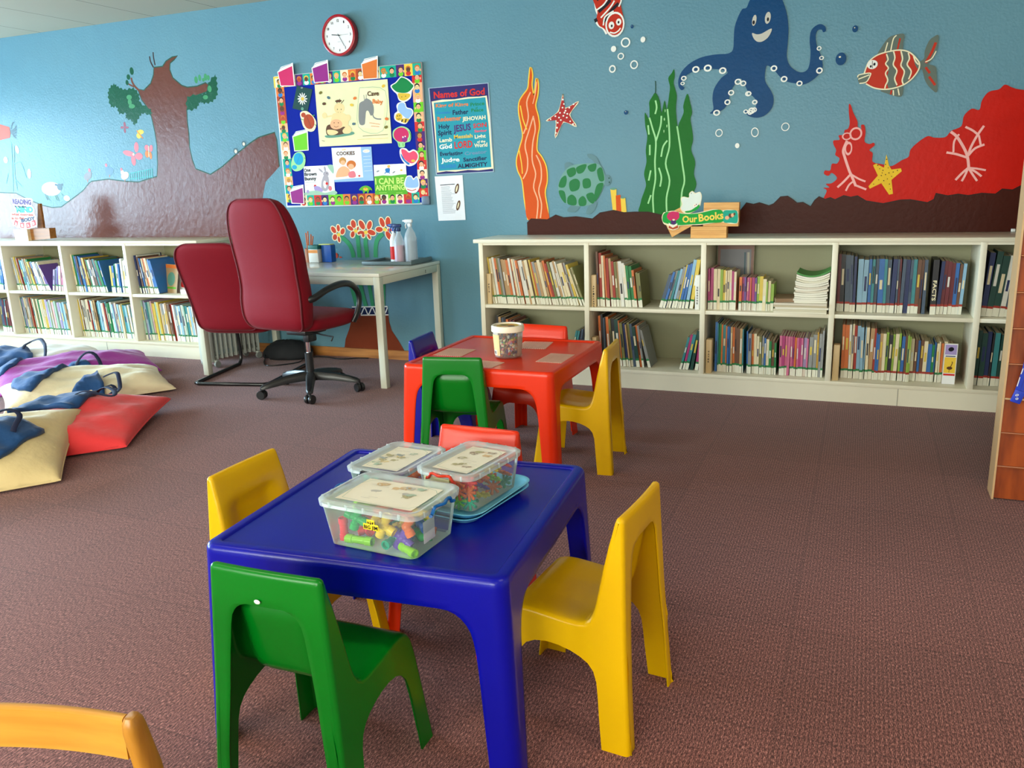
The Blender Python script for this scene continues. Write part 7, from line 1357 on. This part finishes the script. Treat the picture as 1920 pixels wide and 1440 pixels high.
for k in range(2):
    t_ = empty('shallow_tray', (1.395 + k * .003, -3.125 + k * .004, TH - .0052 + k * .0105), radians(-9 + k * 2), ['lower', 'upper'][k] + ' pale blue shallow tray under the box with the red clip', 'tray')
    mb = MB(); hx, hy = .104, .148
    rings = [rrect(.001, .001, .0005, .003), rrect(hx - .03, hy - .03, .03, .003), rrect(hx - .018, hy - .018, .036, .006), rrect(hx - .008, hy - .008, .042, .016), rrect(hx, hy, .045, .0205), rrect(hx + .002, hy + .002, .046, .0195), rrect(hx, hy, .045, .0175), rrect(hx - .010, hy - .010, .042, .013), rrect(hx - .019, hy - .019, .036, .0025), rrect(hx - .03, hy - .03, .03, 0), rrect(.001, .001, .0005, 0)]
    mb.loft(rings, cap=False); mb.build('tray', LBL, t_, angle=60)
# toys inside
TC = {'red': (255, 50, 60), 'green': (10, 176, 80), 'lime green': (160, 230, 30), 'yellow': (255, 214, 50), 'purple': (110, 60, 180), 'orange': (255, 120, 50), 'blue': (20, 120, 220), 'teal': (10, 180, 140)}
def tm(c): return plastic('toy_' + c.replace(' ', '_'), TC[c])
def connector(kind, c, R_, p, par, label, arm=.030):
    o_ = MB(); rr_ = .0108
    def stub(d, L_):
        d = Vector(d).normalized(); q = d.to_track_quat('Z', 'Y').to_matrix()
        o_.lathe([(rr_ * .85, 0), (rr_ * .85, L_ * .45), (rr_, L_ * .5), (rr_, L_), (rr_ * .72, L_), (rr_ * .70, L_ * .6), (.0005, L_ * .6)], (0, 0, 0), 14, 0, q, cap=False)
    if kind == 'cross': [stub(d, arm) for d in ((1, 0, 0), (-1, 0, 0), (0, 1, 0), (0, -1, 0))]; o_.sphere((0, 0, 0), rr_ * 1.02)
    elif kind == 'tube': stub((1, 0, 0), arm); stub((-1, 0, 0), arm)
    elif kind == 'elbow': stub((1, 0, 0), arm); stub((-.5, .8, 0), arm); o_.sphere((0, 0, 0), rr_ * .98)
    elif kind == 'tee': [stub(d, arm) for d in ((1, 0, 0), (-1, 0, 0), (0, 1, 0))]; o_.sphere((0, 0, 0), rr_ * 1.02)
    me = o_.mesh('toy_connector', tm(c)); ob = bpy.data.objects.new('toy_connector', me); COL.objects.link(ob)
    T = Matrix.Translation(par[0]) @ Matrix.Rotation(par[1], 4, 'Z') @ Matrix.Translation(p) @ R_.to_4x4()
    ob.matrix_world = T; tag(ob, label, 'toy', par[2]); return ob
E3 = lambda x, y, z: (Matrix.Rotation(z, 3, 'Z') @ Matrix.Rotation(y, 3, 'Y') @ Matrix.Rotation(x, 3, 'X'))
par1 = (B1, B1r, 'plastic tube connectors in the large clear box')
vis = [('tube', 'red', E3(0, pi / 2, 0), (-.088, -.062, .036), 'red tube connector standing upright in the left front corner of the large box', .026),
       ('cross', 'green', E3(pi / 2, .35, .1), (-.052, -.058, .066), 'green cross connector at the left front of the large box', .028),
       ('tube', 'lime green', E3(0, 0, .08), (-.048, -.060, .014), 'lime green tube connector lying at the left front of the large box', .034),
       ('cross', 'yellow', E3(pi / 2, .45, 0), (.024, -.062, .062), 'yellow cross connector at the middle front of the large box', .030),
       ('tube', 'teal', E3(pi / 2, 0, pi / 2), (.030, -.050, .019), 'teal tube connector seen end on at the front of the large box', .02),
       ('cross', 'purple', E3(pi / 2, .6, 0), (.060, -.046, .032), 'purple cross connector at the right front of the large box', .028),
       ('elbow', 'orange', E3(pi / 2, 1.1, .2), (.082, -.060, .068), 'pale orange elbow connector at the right front of the large box', .024),
       ('tube', 'lime green', E3(0, .1, -.35), (.082, -.058, .012), 'lime green tube connector at the bottom right front of the large box', .024)]
for k_, c_, R_, p_, l_, a_ in vis: connector(k_, c_, R_, p_, par1, l_, a_)
rt = random.Random(21); cs = list(TC)
back = [(-.07, .0), (-.02, .01), (.04, .0), (.085, .01), (-.085, .05), (-.035, .05), (.02, .05), (.07, .055)]
pos_w = ['left middle', 'centre left', 'centre right', 'right middle', 'back left', 'back centre left', 'back centre right', 'back right']
for lvl in range(3):
    for i, (a, b_) in enumerate(back):
        c_ = cs[(i * 3 + lvl * 5) % 8]; connector(rt.choice(['tube', 'cross', 'elbow', 'tee']), c_, E3(rt.uniform(-.5, .5), rt.uniform(-.4, .4), rt.uniform(0, 3)), (a * (.9 + .05 * lvl), b_ * .9 - .006, .016 + lvl * .029), par1, '%s connector in the %s layer of the large box, %s' % (c_, ['bottom', 'middle', 'top'][lvl], pos_w[i]), .024)
def flake(c, R_, p, par, label, s=1.0):
    o_ = MB(); 
    for k in range(8): a = k * pi / 4; o_.tube([(0, 0, 0), (.014 * s * cos(a), .014 * s * sin(a), 0)], .0028 * s, 6); o_.sphere((.0155 * s * cos(a), .0155 * s * sin(a), 0), .0038 * s, 0, 8, (1, 1, .7))
    o_.sphere((0, 0, 0), .005 * s, 0, 8)
    ob = bpy.data.objects.new('toy_snowflake', o_.mesh('toy_snowflake', tm(c))); COL.objects.link(ob)
    ob.matrix_world = Matrix.Translation(par[0]) @ Matrix.Rotation(par[1], 4, 'Z') @ Matrix.Translation(p) @ R_.to_4x4(); tag(ob, label, 'toy', par[2])
par2 = (B2, B2r, 'star shaped connectors in the box with the red clip')
cc = ['orange', 'lime green', 'orange', 'red', 'yellow', 'teal', 'orange', 'purple']
for lvl in range(3):
    for i, (a, b_) in enumerate([(.022, -.088), (.05, -.08), (-.045, -.07), (.0, -.05), (.05, -.03), (-.04, -.01), (.045, .03), (0, .02), (-.045, .05), (.05, .075), (.0, .08)]):
        c_ = 'lime green' if (lvl == 0 and i == 0) else ('orange' if i == 0 else cc[(i * 5 + lvl * 3) % 8])
        flake(c_, E3(pi / 2 + rt.uniform(-.4, .4) if i < 2 else rt.uniform(-.9, .9), rt.uniform(-.4, .4), rt.uniform(-.4, .4)), (a, b_, .020 + lvl * .024), par2, '%s star connector, %s layer, %s of the box with the red clip' % (c_, ['bottom', 'middle', 'top'][lvl], ['front middle', 'front right', 'front left', 'near middle', 'near right', 'left middle', 'right middle', 'centre', 'back left', 'back right', 'back centre'][i]), 1.25)
par3 = (B3, B3r, 'plastic tube connectors in the far left box')
for i, (a, b_) in enumerate([(.05, -.06), (-.04, -.06), (.05, 0), (-.04, 0), (.045, .06), (-.04, .06)]):
    for lvl in range(2):
        c_ = ['orange', 'yellow', 'red', 'teal', 'orange', 'purple'][(i + lvl * 2) % 6]; connector(['tee', 'tube', 'cross'][(i + lvl) % 3], c_, E3(rt.uniform(-.4, .4), rt.uniform(-.3, .3), rt.uniform(0, 3)), (a, b_, .018 + lvl * .03), par3, '%s connector in the far left box, %s layer, %s' % (c_, ['bottom', 'top'][lvl], ['front right', 'front left', 'right middle', 'left middle', 'back right', 'back left'][i]), .022)

# ------------------------------------------------------------------ ceiling lights of the room (behind and above the camera)
LE = bpy.data.materials.new('lamp_tube'); LE.use_nodes = True; q_ = LE.node_tree.nodes['Principled BSDF']; q_.inputs['Emission Color'].default_value = (1, .93, .80, 1); q_.inputs['Emission Strength'].default_value = 3.0
LAMPS = [(-3.4, -3.4), (.2, -3.9), (3.2, -3.6), (3.2, -6.0), (.2, -6.2), (-3.4, -6.0)]
for i, (x_, y_) in enumerate(LAMPS):
    r = empty('ceiling_lamp', (x_, y_, ZC), 0, 'rectangular ceiling light fitting %s' % ['front left', 'front middle', 'front right', 'rear right', 'rear middle', 'rear left'][i], 'ceiling lamp', 'ceiling light fittings behind the view')
    MB().rbox((0, 0, -.03), (1.22, .30, .058), .006).build('housing', mat('lamp_housing', (230, 230, 226)), r); MB().box((0, 0, -.060), (1.16, .24, .004)).build('diffuser', LE, r)
    a_ = area('ceiling_lamp_light', (x_, y_, ZC - .07), (0, 0, 0), 1.16, .24, LAMP_W, (1.0, .85, .58))

mural_data_done = True
mural()
for rec in FLAT: flat_thing(rec)
